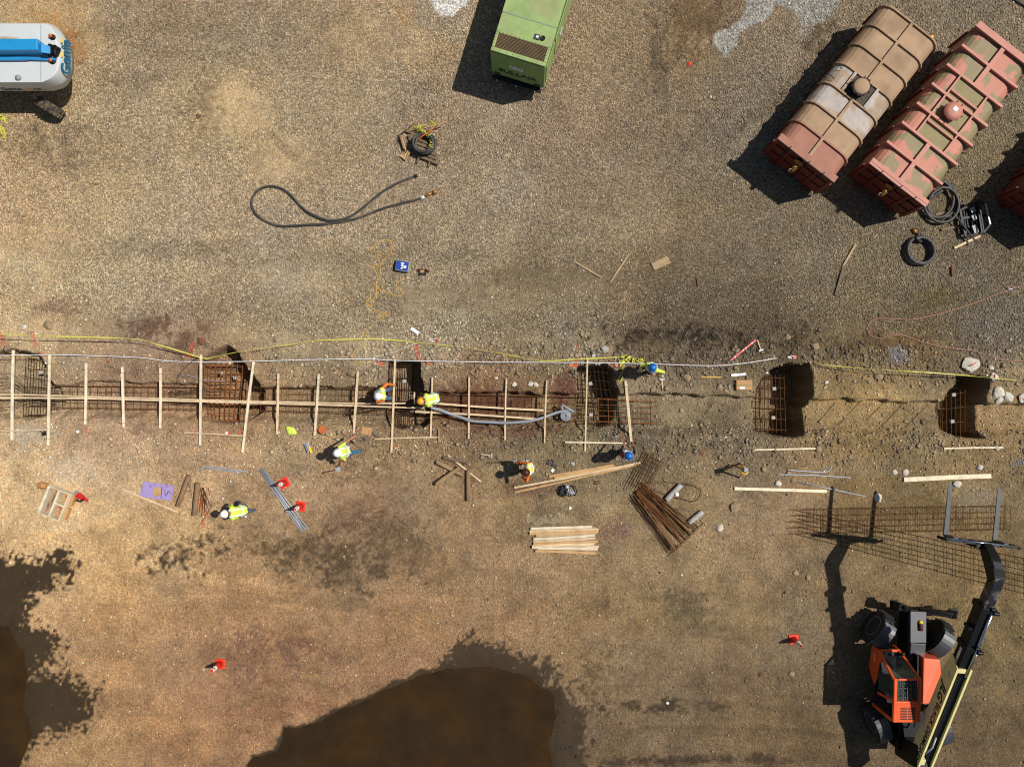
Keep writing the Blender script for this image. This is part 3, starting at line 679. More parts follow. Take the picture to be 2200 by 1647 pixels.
PL = [((29,752),(26,945),.10),((107,763),(104,957),.09),((185,780),(183,912),.09),((263,788),(266,918),.09),((345,790),(344,920),.09),((432,762),(430,957),.09),
      ((545,777),(521,972),.09),((598,802),(595,933),.085),((685,803),(676,935),.085),((769,797),(760,930),.085),((849,773),(841,971),.075),((929,810),(925,941),.065),
      ((1008,810),(1007,942),.065),((1088,813),(1085,945),.055),((1175,818),(1170,951),.055),((1262,772),(1257,970),.055),((1344,818),(1356,948),.10)]
PDESC = ['long plank across the leftmost pit, nearest the frame edge','long plank at the right rim of the leftmost pit','short plank with wire ties, just right of the leftmost pit',
 'short wire-tied plank in the middle of the three left of the round pit','short wire-tied plank nearest the left side of the round pit','long plank crossing the left side of the round second pit',
 'long slanted plank over the right side of the round second pit','short plank just right of the round pit, above the lime bag','short slanted plank between the lime bag and orange hard hat',
 'short slanted plank left of the crouching worker in the orange sleeves','long plank crossing the third pit beside the orange-sleeved worker','plank beside the bending worker with the grey hose',
 'narrow plank over the reddish trench floor, left of the two','narrow plank over the reddish trench floor, right of the two','narrow plank just left of the coiled grey hose',
 'long narrow plank crossing the fourth pit','wide slanted plank right of the fourth pit']
def wire_tie(o, x, w, th):
    t = MB(); pts = [(x,-w/2-.012,-th/2-.012),(x+.004,w/2+.012,-th/2-.012),(x+.008,w/2+.012,th/2+.008),(x,-w/2-.012,th/2+.008)]
    t.tube(pts, 0.006, 5, closed=True); t.tube([(x, -w/2-.01, th/2+.01), (x+.02, -w/2-.09, 0.0), (x+.01, -w/2-.14, -.02)], 0.005, 4)
    t.obj('wire_tie', M_BLKM, o)
for i, (a, b, w) in enumerate(PL):
    m = M_PINE2 if i in (0,1,2,3,4,5,6,8) else M_PINE
    hh = 0.07 + 0.012 * (i % 3)
    o = board('trench_plank', a, b, w, 0.045, m, ('pale ' if m is M_PINE2 else 'tan ') + PDESC[i], 'plank', 'planks laid across the trench', hh, hh)
    if i not in (0, 5, 6, 10, 15):
        L = o.dimensions.x if o.dimensions.x else 2.3
        for xx in (-0.40, 0.42): wire_tie(o, xx * (b[1]-a[1]) / PPM, w, 0.045)
LB = [((-30,847),(150,850.5)),((151,851),(420,858)),((421,858.5),(640,863.5)),((641,864),(872,866)),((-30,854),(250,857)),((251,857.5),(520,864.5)),((521,865),(758,871)),((759,871),(912,876)),
      ((934,866),(1168,881)),((892,884),(1156,900))]
LD = ['upper runner board at the left edge of the photo','upper runner board between the leftmost pit and the round pit','upper runner board crossing the round pit','upper runner board ending in the third pit',
      'lower runner board at the left edge of the photo','lower runner board meeting the round pit','lower runner board right of the round pit','lower runner board ending at the bending worker',
      'runner board along the reddish trench, the upper of two','runner board along the reddish trench, the lower of two under the grey hose']
for (a, b), l in zip(LB, LD):
    board('runner_board', a, b, 0.06 if b[0] < 915 else 0.07, 0.04, M_PINE, 'narrow tan ' + l, 'board', 'boards running along the trench', 0.025, 0.025)
for a, b, w, l, m in [((-20,926),(103,923),.05,'thin batten joining the two leftmost planks, at their lower ends',M_PINE),((395,929),(525,936.5),.05,'thin batten below the round second pit, joining its two planks',M_PINE),
   ((805,943),(940,939),.05,'thin batten below the third pit, crossing its long plank',M_PINE),((943,922),(943,947),.035,'short upright stake at the right end of the batten below the third pit',M_TAN),
   ((1214,949.5),(1346,951.5),.05,'thin pale batten below the fourth pit',M_PINE2),((1622,966),(1752,963),.06,'thin white batten below the fifth pit, lying on the soil',M_PINE2),((2028,963),(2155,961),.06,'thin white batten below the sixth pit at right',M_PINE2),
   ((890.5,842),(890.5,868),.05,'short stub of timber standing in the third pit beside the bending worker',M_PINE)]:
    board('batten', a, b, w, 0.035, m, l, 'batten', 'battens beside the pits', 0.12 if a[0] < 1300 else None)
for a, b, w, th, m, l in [((1578,1049),(1776,1055),.11,.05,M_PINE2,'long white board left of the lifting-fork shadow'),((1942,1030),(2129,1022),.17,.05,M_PINE2,'wide white board above the telehandler forks'),
   ((1106,1057),(1372,997),.07,.05,M_TAN,'long thin tan lumber, lower one of the long pair'),((1105,1047),(1376,993),.07,.05,M_PINE,'long thin lumber, upper one of the long pair'),
   ((1180,1023),(1318,999),.09,.06,M_TAN,'tan plank at the upper end of the long lumber pile'),((1191,1027),(1322,1003),.09,.05,M_TAN,'tan plank between the long thin lumber and the upper plank'),
   ((262,1050),(383,1100),.06,.045,M_PINE,'single pale plank beside the purple foam sheet'),((247,696),(320,683),.09,.04,M_OLD,'weathered brown board on the dirt above the left trench'),
   ((962,977),(1033,1034),.06,.045,M_PINE,'pale stick lying over the crossed logs'),((1233,561),(1292,596),.06,.04,M_PINE3,'weathered stick left of the V-shaped pair on the gravel'),
   ((1352,545),(1312,606),.06,.04,M_PINE3,'weathered stick leaning right in the V-shaped pair on the gravel'),((1402,573),(1437,558),.30,.05,M_PINE3,'short wide piece of plywood on the gravel'),
   ((1839,524),(1811,573),.08,.05,M_PINE3,'pale upper half of the bent timber strip on the gravel'),((1813,571),(1795,634),.09,.05,M_OLD,'brown lower half of the bent timber strip on the gravel'),
   ((883,705),(900,716),.12,.04,M_WHITE,'short white painted block above the yellow tape'),((1507,810),(1550,810),.035,.02,M_CORD,'short yellow measuring stick on the soil by the cardboard box'),
   ((1571,806),(1650,799),.085,.05,M_WHITE,'white pipe-like batten above the cardboard box'),((2050,533),(2106,507),.08,.05,M_PINE,'slatted tan timber below the black skid attachment'),
   ((2022,494),(2060,486),.10,.06,M_OLD,'grey timber block left of the black skid attachment'),((2010,461),(2044,455),.10,.05,M_OLD,'grey timber block inside the big hose coil'),
   ((1421,816),(1424,838),.045,.04,M_PINE3,'short handle stick below the worker in the blue hard hat and lime jacket'),((875,888),(913,889),.001,.001,None,'')]:
    if m is None: continue
    board('loose_board', a, b, w, th, m, l, 'board')
STK = [(1140,1135,1272,1131),(1138,1141,1286,1136.5),(1138,1146,1286,1141),(1152,1150.5,1283,1144.5),(1146,1157.5,1278,1149.5),(1146,1163.5,1279,1155.5),(1146,1168,1284,1162),(1143,1173,1276,1168),
       (1143,1175,1284,1178.5),(1155,1179,1287,1173.5),(1150,1183,1281,1188)]
for i, (x0, y0, x1, y1) in enumerate(STK):
    board('stacked_lumber', (x0,y0), (x1,y1), 0.092, 0.045, [M_PINE2, M_PINE, M_TAN, M_PINE][i % 4] if i != 3 else M_PINE3,
          ORD[i] + ' board from the top in the pale timber stack', 'lumber', 'pale lumber stack', 0.03 + (0.05 if i % 2 == 0 else 0.0) + 0.05 * (i == 8), 0.03 + (0.05 if i % 2 == 0 else 0.0))
for i, (x0, y0, x1, y1) in enumerate([(1142,1138.5,1280,1134),(1150,1153.5,1276,1147),(1150,1170,1280,1166),(1152,1181,1280,1181)]):
    board('stacked_lumber', (x0,y0), (x1,y1), 0.09, 0.04, M_PINE3, ORD[i] + ' greyed board of the bottom layer under the pale timber stack', 'lumber', 'pale lumber stack', -0.015)
# logs
def log(a, b, r, m, label, cat='log', group=None, lift=0.0):
    A = gp(*a); B = gp(*b); A.z += r + lift; B.z += r + lift
    d = B - A; L = d.length; mb = MB(); R = random.Random(int(a[0]))
    mb.rings([[(x * L, r * (1 + 0.06 * math.sin(7*x+R.random()*3)) * math.cos(t) * k, r * k * math.sin(t)) for t in [2*math.pi*i/14 for i in range(14)]] for x, k in [(-.5,.93),(-.49,1),(-.2,1.02),(.1,.98),(.3,1.0),(.49,.97),(.5,.9)]], True)
    o = mb.obj('log', m); o.matrix_world = Matrix.Translation((A+B)/2) @ d.to_track_quat('X','Z').to_matrix().to_4x4()
    return tag(o, label, cat, group)
M_LOGB = wood('brown_log', (138, 108, 78), var=0.35)
log((938,991),(994,1020),.085,M_LOG,'peeled log running under the crossed log pile'); log((938,1038),(988,1003),.08,M_LOG,'log lying diagonally on top of the crossed log pile',lift=.13)
log((1006,1008),(1006,1075),.085,M_LOGB,'upright-lying brown log right of the crossed log pile'); log((952,982),(1003,992),.07,M_OLD,'dark half-buried log at the top of the crossed log pile')
log((409,1020),(384,1086),.09,M_LOGB,'brown log right of the purple foam sheet'); log((428,1036),(420,1106),.10,M_LOGB,'brown log under the rusty scrap bars')
log((1462,1040),(1430,1073),.11,M_CONC,'grey cylinder under the rusty rods, the upper one'); log((1508,1098),(1479,1122),.10,M_CONC,'grey cylinder under the rusty rods, the lower one')

# ---------------------------------------------------------------- reinforcing steel
_cyl = {}
def bar(a, b, r, m, parent, name='rebar'):
    """straight bar, unit-length shared mesh, world endpoints"""
    key = m.name
    if key not in _cyl:
        mb = MB(); mb.cone((-.5,0,0),(.5,0,0),1,1,6)
        o = mb.obj('rebar', m); _cyl[key] = o.data; bpy.data.objects.remove(o)
    a = Vector(a); b = Vector(b); d = b - a
    o = bpy.data.objects.new(name, _cyl[key]); COL.objects.link(o)
    mw = Matrix.Translation((a + b) / 2) @ d.to_track_quat('X','Z').to_matrix().to_4x4() @ Matrix.Diagonal((d.length, r, r, 1))
    if parent: o.parent = parent; mw = parent.matrix_world.inverted() @ mw if False else Matrix.Translation(-parent.location) @ mw; o.matrix_local = mw
    else: o.matrix_world = mw
    return o
def cage(label, P00, P10, P11, P01, nl, nt, zt, zb, m=None, r=0.010, tstart=0.0, jit=0.006, stub=0.0, group='rebar cages', light=False):
    """quad in photo px: P00->P10 along, P00->P01 across. nl long bars, nt cross bars, two layers"""
    m = m or M_RUST
    c = g((P00[0]+P11[0])/2, (P00[1]+P11[1])/2, zb); c.z = zb
    t = thing('rebar_cage', label, 'rebar cage', c, 0, group)
    R = random.Random(int(P00[0] * 3 + P00[1]))
    def at(u, v, z):
        px = (P00[0]*(1-u)+P10[0]*u)*(1-v) + (P01[0]*(1-u)+P11[0]*u)*v
        py = (P00[1]*(1-u)+P10[1]*u)*(1-v) + (P01[1]*(1-u)+P11[1]*u)*v
        p = g(px, py, zt); return Vector((p.x, p.y, z))
    layers = [zt] if zb is None or abs(zt - zb) < 0.05 else [zt, zb]
    for z in layers:
        if z != zt and light:
            for v in (0.02, .98): bar(at(0, v, z), at(1, v, z), r, m, t)
            continue
        for i in range(nl):
            v = i / (nl - 1); j = R.uniform(-jit, jit) * 2
            bar(at(-stub * R.uniform(.6, 1), v + j, z + R.uniform(-.01, .01)), at(1 + stub * R.uniform(.3, 1), v + R.uniform(-jit, jit) * 2, z + R.uniform(-.01, .01)), r, m, t)
        for i in range(nt):
            u = tstart + (1 - tstart) * i / (nt - 1) + R.uniform(-jit, jit)
            bar(at(u, -0.05, z + r * 2), at(u + R.uniform(-jit, jit), 1.05, z + r * 2), r * 0.9, m, t)
    if len(layers) == 2:
        for i in range(nt):
            u = tstart + (1 - tstart) * i / (nt - 1)
            for v in (-0.03, 1.03): bar(at(u, v, zt), at(u, v, zb), r * 0.9, m, t)
    return t
cage('rusty cage in the trench left of the round pit', (104,828),(428,832),(428,880),(104,876), 5, 22, -.12, -.30, light=True, r=.009)
cage('rusty cage in the trench right of the round pit', (545,832),(832,836),(832,889),(545,882), 5, 20, -.12, -.36, light=True, r=.009)
cage('cage in the reddish trench floor between third and fourth pits', (905,846),(1248,853),(1248,905),(905,898), 5, 23, -.15, -.38, M_RUST, light=True, r=.009)
cage('rusty cage reaching over the fourth pit with bare ends to the right', (1285,856),(1412,863),(1412,910),(1285,906), 5, 7, -.12, -.40, M_RUSTO, stub=0.02, light=True)
cage('cage of bent bars in the leftmost pit', (56,772),(104,778),(100,892),(50,890), 7, 9, -.35, -.70, M_RUSTD)
cage('orange rusty cage in the round second pit', (440,786),(522,786),(514,904),(436,904), 8, 8, -.45, -1.1, M_RUSTO, r=.014)
cage('dense rusty cage in the third pit', (836,788),(884,786),(880,914),(836,912), 6, 11, -.4, -1.0, M_RUSTD, r=.012)
cage('tall square cage in the fourth pit', (1240,795),(1304,800),(1322,912),(1242,910), 7, 8, -.4, -1.2, M_RUSTD, r=.012)
cage('upright cage in the fifth pit', (1630,808),(1684,812),(1688,924),(1628,922), 6, 7, -.7, -1.6, M_RUST, r=.013, stub=.05)
cage('upright cage in the sixth pit at right', (2022,852),(2072,842),(2072,938),(2024,934), 4, 6, -.7, -1.5, M_RUST, r=.013, stub=.08)
cage('long straight cage on the ground by the lifting forks', (1704,1096),(2170,1088),(2170,1137),(1704,1147), 5, 29, .30, .03, M_RUST, r=.008, tstart=0.08, jit=.002)
cage('flat slanting mesh cage below the long straight one', (1712,1096),(2262,1212),(2262,1290),(1712,1147), 7, 27, .08, .08, M_RUSTD, r=.0075, tstart=0.10, jit=.001)
# loose bent bars over the pits
def bent(pts, r, label, m=None, group='loose bent bars at the pits', name='bent_bar'):
    P = spline([g(*p) for p in pts], 0.12); o = MB().tube(P, r, 5).obj(name, m or M_RUSTD)
    return tag(o, label, 'rebar', group)
R = random.Random(5)
for k in range(9):
    y0 = 806 + k * 9
    bent([(-20, y0, -.02), (30, y0 + R.uniform(-6,4), .0), (70, 842 + k*2.5 + R.uniform(-3,3), -.08), (128, 838 + k*4.5, -.14)], .011, ORD[k] + ' rusty bent bar from the top, fanned over the leftmost pit')
for k in range(8):
    bent([(372 - R.uniform(0,10), 838 + k*4, -.1), (410, 836 + k*4.4 + R.uniform(-4,2), -.05), (450, 828 + k*6.5, -.12), (480, 826 + k*7, -.2)], .011, ORD[k] + ' rusty bent bar from the top at the left rim of the round pit')
for k in range(8):
    bent([(742, 878 + k*2.2, -.12), (800, 862 + k*3 + R.uniform(-3,3), -.06), (850, 838 + k*6, -.1), (875, 836 + k*7, -.15)], .010, ORD[k] + ' rusty bent bar from the top at the left rim of the third pit')
for i, (pts, l, m) in enumerate([([(381,811,.0),(392,806,.1),(410,809,.1),(440,816,.05),(485,819,0)],'grey bent pipe sticking out over the round pit', M_GALV),
    ([(426,766,.3),(400,786,.2),(384,806,.05),(378,828,0)],'thin curved wire left of the round pit', M_RUSTD),([(744,803,.1),(755,808,.1),(768,812,.08),(782,800,.02)],'twisted dark strap at the plank end above the crouching worker', M_BLKM),
    ([(425,1135,0.01),(440,1110,.02),(452,1092,.02),(458,1080,.02)],'long thin bar below the scrap heap', M_RUSTD),([(395,1015,.02),(389,1027,.03),(403,1035,.03),(410,1055,.02),(413,1075,.01)],'bent dark wire over the log beside the foam sheet', M_BLKM),
    ([(394,1104,.01),(410,1080,.01)],'short dark rod below the brown log', M_BLKM),([(1852,737,.02),(1870,756,.02),(1898,790,.02),(1915,812,.02),(1916,822,.0)],'thin wire trailing below the yellow line', M_RUSTD),
    ([(1904,748,.02),(1920,776,.02),(1935,805,.02),(1950,828,0)],'middle thin wire below the yellow line', M_RUSTD),([(1952,747,.02),(1953,778,.02),(1960,800,.02),(1970,824,0)],'right thin wire below the yellow line', M_RUSTD),
    ([(1543,770,.02),(1541,788,.02),(1534,798,.02),(1527,805,.01)],'thin curved wire near the yellow stick', M_GALV),([(1625,728,.02),(1650,735,.03),(1680,737,.03),(1700,732,.02)],'thin brown cable above the fifth pit', M_RUSTD),
    ([(1410,960,.02),(1416,980,.01)],'thin stick left of the rock by the mesh stack', M_RUSTD),([(1380,952,.02),(1335,962,.02),(1300,975,.01)],'thin bar above the orange-vest worker', M_RUSTD),
    ([(1460,943,.02),(1463,955,.02),(1470,960,0)],'short bent wire on the grey soil', M_RUSTD)]):
    bent(pts, .012 if m is M_GALV and i == 0 else .009, l, m, None, 'wire')
# steel grade lines scratched over the right trench floor (guide wires)
for i, (a, b) in enumerate([((1533,862),(1502,912)),((1848,863),(1800,914)),((1900,864),(1862,902)),((1940,868),(1890,920)),((1995,868),(1945,918)),((1795,864),(1760,905))]):
    bent([a + (-.30,), ((a[0]+b[0])/2, (a[1]+b[1])/2, -.30), b + (-.30,)], .007, 'thin wire lying slantwise in the bare trench, ' + ORD[i] + ' of six', M_RUSTD, 'slanting wires in the bare trench', 'wire')
# fanned rods
for k in range(46):
    u = R.random(); v = min(1, max(0, u + R.uniform(-.22, .22)))
    a = (1386*(1-u)+1357*u + R.uniform(-3,3), 1037*(1-u)+1070*u + R.uniform(-4,4)); b = (1495*(1-v)+1440*v + R.uniform(-6,6), 1132*(1-v)+1188*v + R.uniform(-8,4))
    z = 0.06 + 0.18 * R.random()
    A = g(a[0], a[1], z); B = g(b[0], b[1], z * R.uniform(.7, 1.2))
    o = bar(A, B, 0.012, [M_RUST, M_RUSTD, M_RUSTO, M_RUST][k % 4], None, 'steel_rod')
    tag(o, 'rusty steel rod in the dark fanned heap beside the two grey cylinders', 'steel rod', 'rods of the fanned heap')
for k in range(7):
    x = 1440 + k * 9; y = 1188 - k * 9
    bent([(x-6, y+6, .02), (x, y, .04), (x+16, y-8, .04), (x+10, y-18, .03)], .010, ORD[k] + ' short hooked bar from the left at the lower end of the fanned rod heap', M_RUSTD, 'hooked bars at the rod heap')
t = thing('mesh_bundle', 'bundle of thin rusty mesh standing off the top of the fanned rod heap', 'rebar mesh', gp(1385,1015))
def px_dir(c, ang, u, v):   # ang in px plane
    ca, sa = math.cos(ang), math.sin(ang); return (c[0] + u*ca - v*sa, c[1] + u*sa + v*ca)
an = math.atan2(-75, 42)
for k in range(9):
    v = -22 + k * 5.6
    for z in (.06, .20): bar(g(*px_dir((1386,1012),an,-44+R.uniform(-5,5),v), z), g(*px_dir((1386,1012),an,42+R.uniform(-6,6),v+R.uniform(-2,2)), z+.03), .009, M_RUST, t)
for k in range(8):
    u = -36 + k * 10
    bar(g(*px_dir((1386,1012),an,u,-25), .13), g(*px_dir((1386,1012),an,u+2,27), .13), .008, M_RUST, t)
for i, q in enumerate([[(1393,1048),(1403,1033),(1500,1048),(1487,1076)],[(1404,1052),(1412,1036),(1440,1050),(1424,1078),],[(1456,1058),(1470,1038),(1504,1050),(1490,1078)]]):
    P = [g(x, y, .07 + .05 * i) for x, y in q]
    tag(MB().tube(spline(P, .08, True), .008, 5, closed=True).obj('wire_stirrup', M_RUSTD), ['wide thin wire loop right of the rod heap', 'narrow wire loop under the upper grey cylinder', 'wire loop at the right end of the wide loop'][i], 'wire loop')
# scrap heap beside the leaning worker
for k in range(16):
    a = (436 + R.uniform(-4, 14), 1045 + R.uniform(0, 25)); an2 = R.uniform(0.9, 2.2); L = R.uniform(18, 52)
    b = (a[0] + L * math.cos(an2) * .6, a[1] + L * math.sin(an2))
    tag(bar(gp(a[0], a[1], .03 + .015*k/4), gp(b[0], b[1], .03 + .01 * (k % 5)), .009, [M_RUSTD, M_RUST, M_RUSTO][k % 3], None, 'scrap_bar'), 'thin rusty offcut bar in the scrap heap by the bending worker', 'rebar', 'offcut bars in the scrap heap')
bent([(433,1068,.06),(431,1085,.08),(437,1098,.06),(449,1110,.02)], .016, 'bright orange flexible cable on the scrap heap', mat('orange_cable',(226,80,40)), None, 'cable')
# concrete spacer blocks and small blocks
for x, y, z, l in [(1662,835,-.66,'upper grey spacer block in the fifth pit cage'),(1660,897,-.66,'lower grey spacer block in the fifth pit cage'),(2047,848,-.66,'upper grey spacer block in the sixth pit cage'),(2044,905,-.66,'lower grey spacer block in the sixth pit cage'),
                   (1268,824,-.4,'grey spacer block near the top of the fourth pit'),(1269,891,-.4,'grey spacer block near the bottom of the fourth pit'),(90,800,-.34,'grey spacer block in the leftmost pit'),(869,819,-.36,'grey spacer block in the third pit'),
                   (506,812,-.9,'pale pink spacer block in the round pit'),(478,802,-.9,'white spacer block in the round pit')]:
    p = g(x, y, z); mb = MB().prism([(-.08,-.07),(.08,-.075),(.085,.07),(-.075,.08)], 0, .09, [(-.07,-.06),(.07,-.065),(.075,.06),(-.065,.07)])
    tag(mb.obj('spacer_block', M_CONC, None, p, .2, bevel=.008), l, 'spacer block', 'concrete spacer blocks')
# ---------------------------------------------------------------- machines
def q(rx, ry, h=0.0): return Vector((rx / PPM, -ry / PPM, h))
def put(mb, name, m, root, bevel=0.0, parent=None):
    mb.xf(Matrix.Translation(-root.location)); return mb.obj(name, m, parent or root, bevel=bevel)
M_OR = mat('orange_paint', (226, 88, 30), rough=0.35, var=0.12, vs=3, coat=0.3); M_ORL = mat('faded_orange_paint', (232, 104, 66), rough=0.4, var=0.1, vs=2)
M_CRM = mat('cream_paint', (224, 212, 146), rough=0.5, var=0.12, vs=3); M_DGREY = mat('charcoal_paint', (58, 60, 64), rough=0.45, var=0.25, vs=5, spec=0.6)
M_GLASS = mat('tinted_glass', (70, 88, 78), rough=0.08, var=0.1, alpha=0.55, spec=0.8)
M_RIM = mat('rim_grey', (120, 126, 134), rough=.5, var=.2)
M_TREAD = mat('dusty_tread', (108, 94, 72), rough=0.9, var=0.35, vs=9, rgb2=(52, 46, 40), ms=5)
def tyre_mb(r, w, n=36, lugs=True):
    mb = MB(); pr = [(r*.56,-w*.42),(r*.80,-w*.5),(r*.93,-w*.47),(r*.97,-w*.3),(r*.97,w*.3),(r*.93,w*.47),(r*.80,w*.5),(r*.56,w*.42)]
    mb.lathe(pr, n=n, ax='x')
    if lugs:
        k = 18
        for i in range(k):
            for s in (-1, 1):
                t = 2*math.pi*(i + (0.5 if s > 0 else 0))/k; t2 = t + 0.12*s
                p0 = (s*w*.05, r*.985*math.cos(t), r*.985*math.sin(t)); p1 = (s*w*.49, r*.965*math.cos(t2), r*.965*math.sin(t2))
                mb.beam(p0, p1, 0.07*r/.6, 0.07*r/.6, up=(0, math.cos(t), math.sin(t)))
    return mb
def wheel(root, c, r, w, heading, face=-1, tm=None, rm=None, lugs=True):
    """heading: z rotation of the wheel; hub faces local face*x"""
    M = Matrix.Translation(Vector(c) - root.location) @ Matrix.Rotation(heading, 4, 'Z')
    o = tyre_mb(r, w, lugs=lugs).obj('wheel', tm or M_RUBBER, root); o.matrix_local = M
    rim = MB(); f = face
    rim.lathe([(0.02, f*w*.05), (r*.2, f*w*.05), (r*.22, f*w*.22), (r*.30, f*w*.22), (r*.34, f*w*.10), (r*.50, f*w*.14), (r*.57, f*w*.44), (r*.60, f*w*.44), (r*.60, -f*w*.4), (0.02, -f*w*.4)], n=28, ax='x')
    rim.obj('rim', rm or M_RIM, o)
    return o, M
TH = thing('telehandler', 'orange and cream telescopic telehandler with raised black boom and forks, bottom right', 'telehandler', q(822, 600))
mb = MB(); # chassis
mb.beam(q(817,700,.7), q(832,440,.7), .62, .5); mb.beam(q(817,720,.9), q(819,640,.9), 1.0, .7)
put(mb, 'chassis', M_BLACK, TH, bevel=.03)
mb = MB(); mb.beam(q(829,560,1.0), q(833,500,1.06), .56, .34); mb.beam(q(833,500,1.06), q(835,436,1.0), .60, .30)
nose = put(mb, 'front_frame', M_DGREY, TH, bevel=.02)
mb = MB(); mb.cone(q(838,458,1.20), q(838,474,1.20), .085, .085, 14); mb.xf(Matrix.Translation(-TH.location)); ex = mb.obj('extinguisher_bottle', mat('maroon_paint',(70,26,34)), TH)
mb = MB(); mb.cone(q(838,453,1.20), q(838,459,1.20), .05, .09, 14); mb.xf(Matrix.Translation(-TH.location)); mb.obj('bottle_cap', M_YEL, ex)
for s, A, B, Cc in ((1, (845,438), (903,442), (915,444)), (-1, (822,436), (803,428), (797,426))):
    mb = MB(); mb.beam(q(*A, .75), q(*B, 1.15), .20, .26); mb.beam(q(B[0],B[1],1.15), q(Cc[0],Cc[1],.85), .26, .34); mb.beam(q(Cc[0]+3*s,Cc[1]-10,.80), q(Cc[0]+3*s,Cc[1]+12,.80), .30, .06)
    mb.cone(q(A[0],A[1]-3,.9), q(B[0],B[1]-3,1.3), .05, .05, 10)
    put(mb, 'stabiliser', M_BLACK, TH, bevel=.015)
HF = math.radians(-33); HR = math.radians(20)
for (rx, ry, hd, f) in ((763,478,HF,-1),(886,496,HF,1),(758,672,HR,-1),(884,678,HR,1)):
    o, M = wheel(TH, q(rx, ry, .66), .66, .44, hd, f)
    fd = MB(); rs = []
    for i in range(9):
        t = math.radians(62 + i * 10.5); R1 = .74
        rs.append([(x, R1*k*math.cos(t), R1*k*math.sin(t)) for x, k in ((-.24,1),(.24,1),(.24,1.045),(-.24,1.045))])
    fd.rings(rs, False); fo = fd.obj('fender', M_DGREY, TH); fo.matrix_local = M
mb = MB(); mb.beam(q(775,486,.6), q(875,492,.6), .2, .22); mb.beam(q(770,672,.6), q(872,676,.6), .2, .22); put(mb, 'axle', M_BLACK, TH)
# cab
x0, x1 = 746, 800
def cabp(rx, ry, h): return q(rx + (633-ry)*.03, ry, h)
cab = MB()
roofz = 2.50
def slab(mb, xa, xb, ya, yb, z0, z1):
    v = [cabp(xa,yb,z0), cabp(xb,yb,z0), cabp(xb,ya,z0), cabp(xa,ya,z0), cabp(xa,yb,z1), cabp(xb,yb,z1), cabp(xb,ya,z1), cabp(xa,ya,z1)]
    mb.add(v, [(3,2,1,0),(4,5,6,7),(0,1,5,4),(1,2,6,5),(2,3,7,6),(3,0,4,7)]); return mb
slab(cab, x0, x0+7, 548, 592, 2.40, roofz); slab(cab, x1-6, x1, 548, 592, 2.40, roofz); slab(cab, x0+7.1, x1-6.1, 548, 552, 2.40, roofz); slab(cab, x0, x1, 592.1, 634, 2.36, roofz)
co = put(cab, 'cab_roof', M_OR, TH, bevel=.03)
vt = MB()
for k in range(8):
    for xa, xb in ((x0+14, x0+27), (x0+29, x0+43)): slab(vt, xa, xb, 604+k*3.2, 605.6+k*3.2, roofz-.01, roofz+.012)
put(vt, 'vent_slats', M_BLKM, TH, parent=co) ; vt.v = vt.v
gb = MB()
for k in range(5): gb.beam(cabp(x0+12+k*7.5, 552.5, roofz-.02), cabp(x0+12+k*7.5, 591.5, roofz-.02), .022, .022)
for k in range(4): gb.beam(cabp(x0+7.5, 558+k*9, roofz-.05), cabp(x1-6.5, 558+k*9, roofz-.05), .02, .02)
put(gb, 'roof_guard', M_DGREY, TH)
gl = slab(MB(), x0+7.2, x1-6.2, 552.2, 592, 2.38, 2.39); put(gl, 'roof_window', M_GLASS, TH)
wl = MB(); zs = 1.25
quad = [cabp(x0+5,549,2.42), cabp(x1-5,549,2.42), cabp(x1-14,516,zs), cabp(x0+5,516,zs)]
wl.add(quad + [v + Vector((0,.012,.0)) for v in quad], [(0,1,2,3),(7,6,5,4),(0,4,5,1),(1,5,6,2),(2,6,7,3),(3,7,4,0)])
put(wl, 'windscreen', M_GLASS, TH)
pl = MB()
for a, b in (((x0+1,550,2.44),(x0+1,514,zs)), ((x1-2,550,2.44),(x1-12,514,zs)), ((x0+1,514,zs),(x1-12,514,zs)), ((x0+1,514,zs),(x0+1,512,.8)), ((x1-12,514,zs),(x1-12,512,.8)), ((x0+1,592,2.42),(x0+1,600,1.3)), ((x1-3,600,2.4),(x1-3,600,.9)), ((x0+1,632,2.4),(x0+1,632,.9)), ((x1-2,632,2.4),(x1-2,632,.9))):
    pl.beam(cabp(*a), cabp(*b), .085, .085)
put(pl, 'cab_frame', M_OR, TH, bevel=.012)
sd = MB()
sd.add([cabp(x0-1,513,.75), cabp(x0-1,512,1.5), cabp(x0-1,528,1.62), cabp(x0-1,540,1.35), cabp(x0-1,572,1.20), cabp(x0-1,590,1.0), cabp(x0-1,560,.55)] + [cabp(x0+2,513,.75), cabp(x0+2,512,1.5), cabp(x0+2,528,1.62), cabp(x0+2,540,1.35), cabp(x0+2,572,1.20), cabp(x0+2,590,1.0), cabp(x0+2,560,.55)],
       [(0,1,2,3,4,5,6),(13,12,11,10,9,8,7)] + [(i,(i+1)%7,7+(i+1)%7,7+i) for i in range(7)])
dr = put(sd, 'cab_door', M_OR, TH, bevel=.01)
M_TXW = mat('white_print', (222,222,218), rough=.5, var=0)
sg = slab(MB(), x0+1.5, x0+2.2, 552, 592, 1.25, 2.36); put(sg, 'side_window', M_GLASS, TH)
it = MB(); slab(it, x0+4, x1-4, 518, 632, .70, .82); slab(it, x0+15, x0+38, 570, 592, .82, 1.25); slab(it, x0+15, x0+38, 592, 598, .82, 1.85); put(it, 'seat', M_BLKM, TH, bevel=.03)
st = MB(); st.tube([cabp(x0+27+4.5*math.cos(t),548+4.5*math.sin(t),1.5) for t in [i*.524 for i in range(12)]], .018, 6, closed=True); st.beam(cabp(x0+27,548,1.49), cabp(x0+27,540,.85), .05, .05); put(st, 'steering_wheel', M_BLKM, TH)
lt = MB(); lt.beam(cabp(x0+8,513,1.75), cabp(x1-16,513,1.75), .08, .10); put(lt, 'light_bar', M_BLACK, TH)
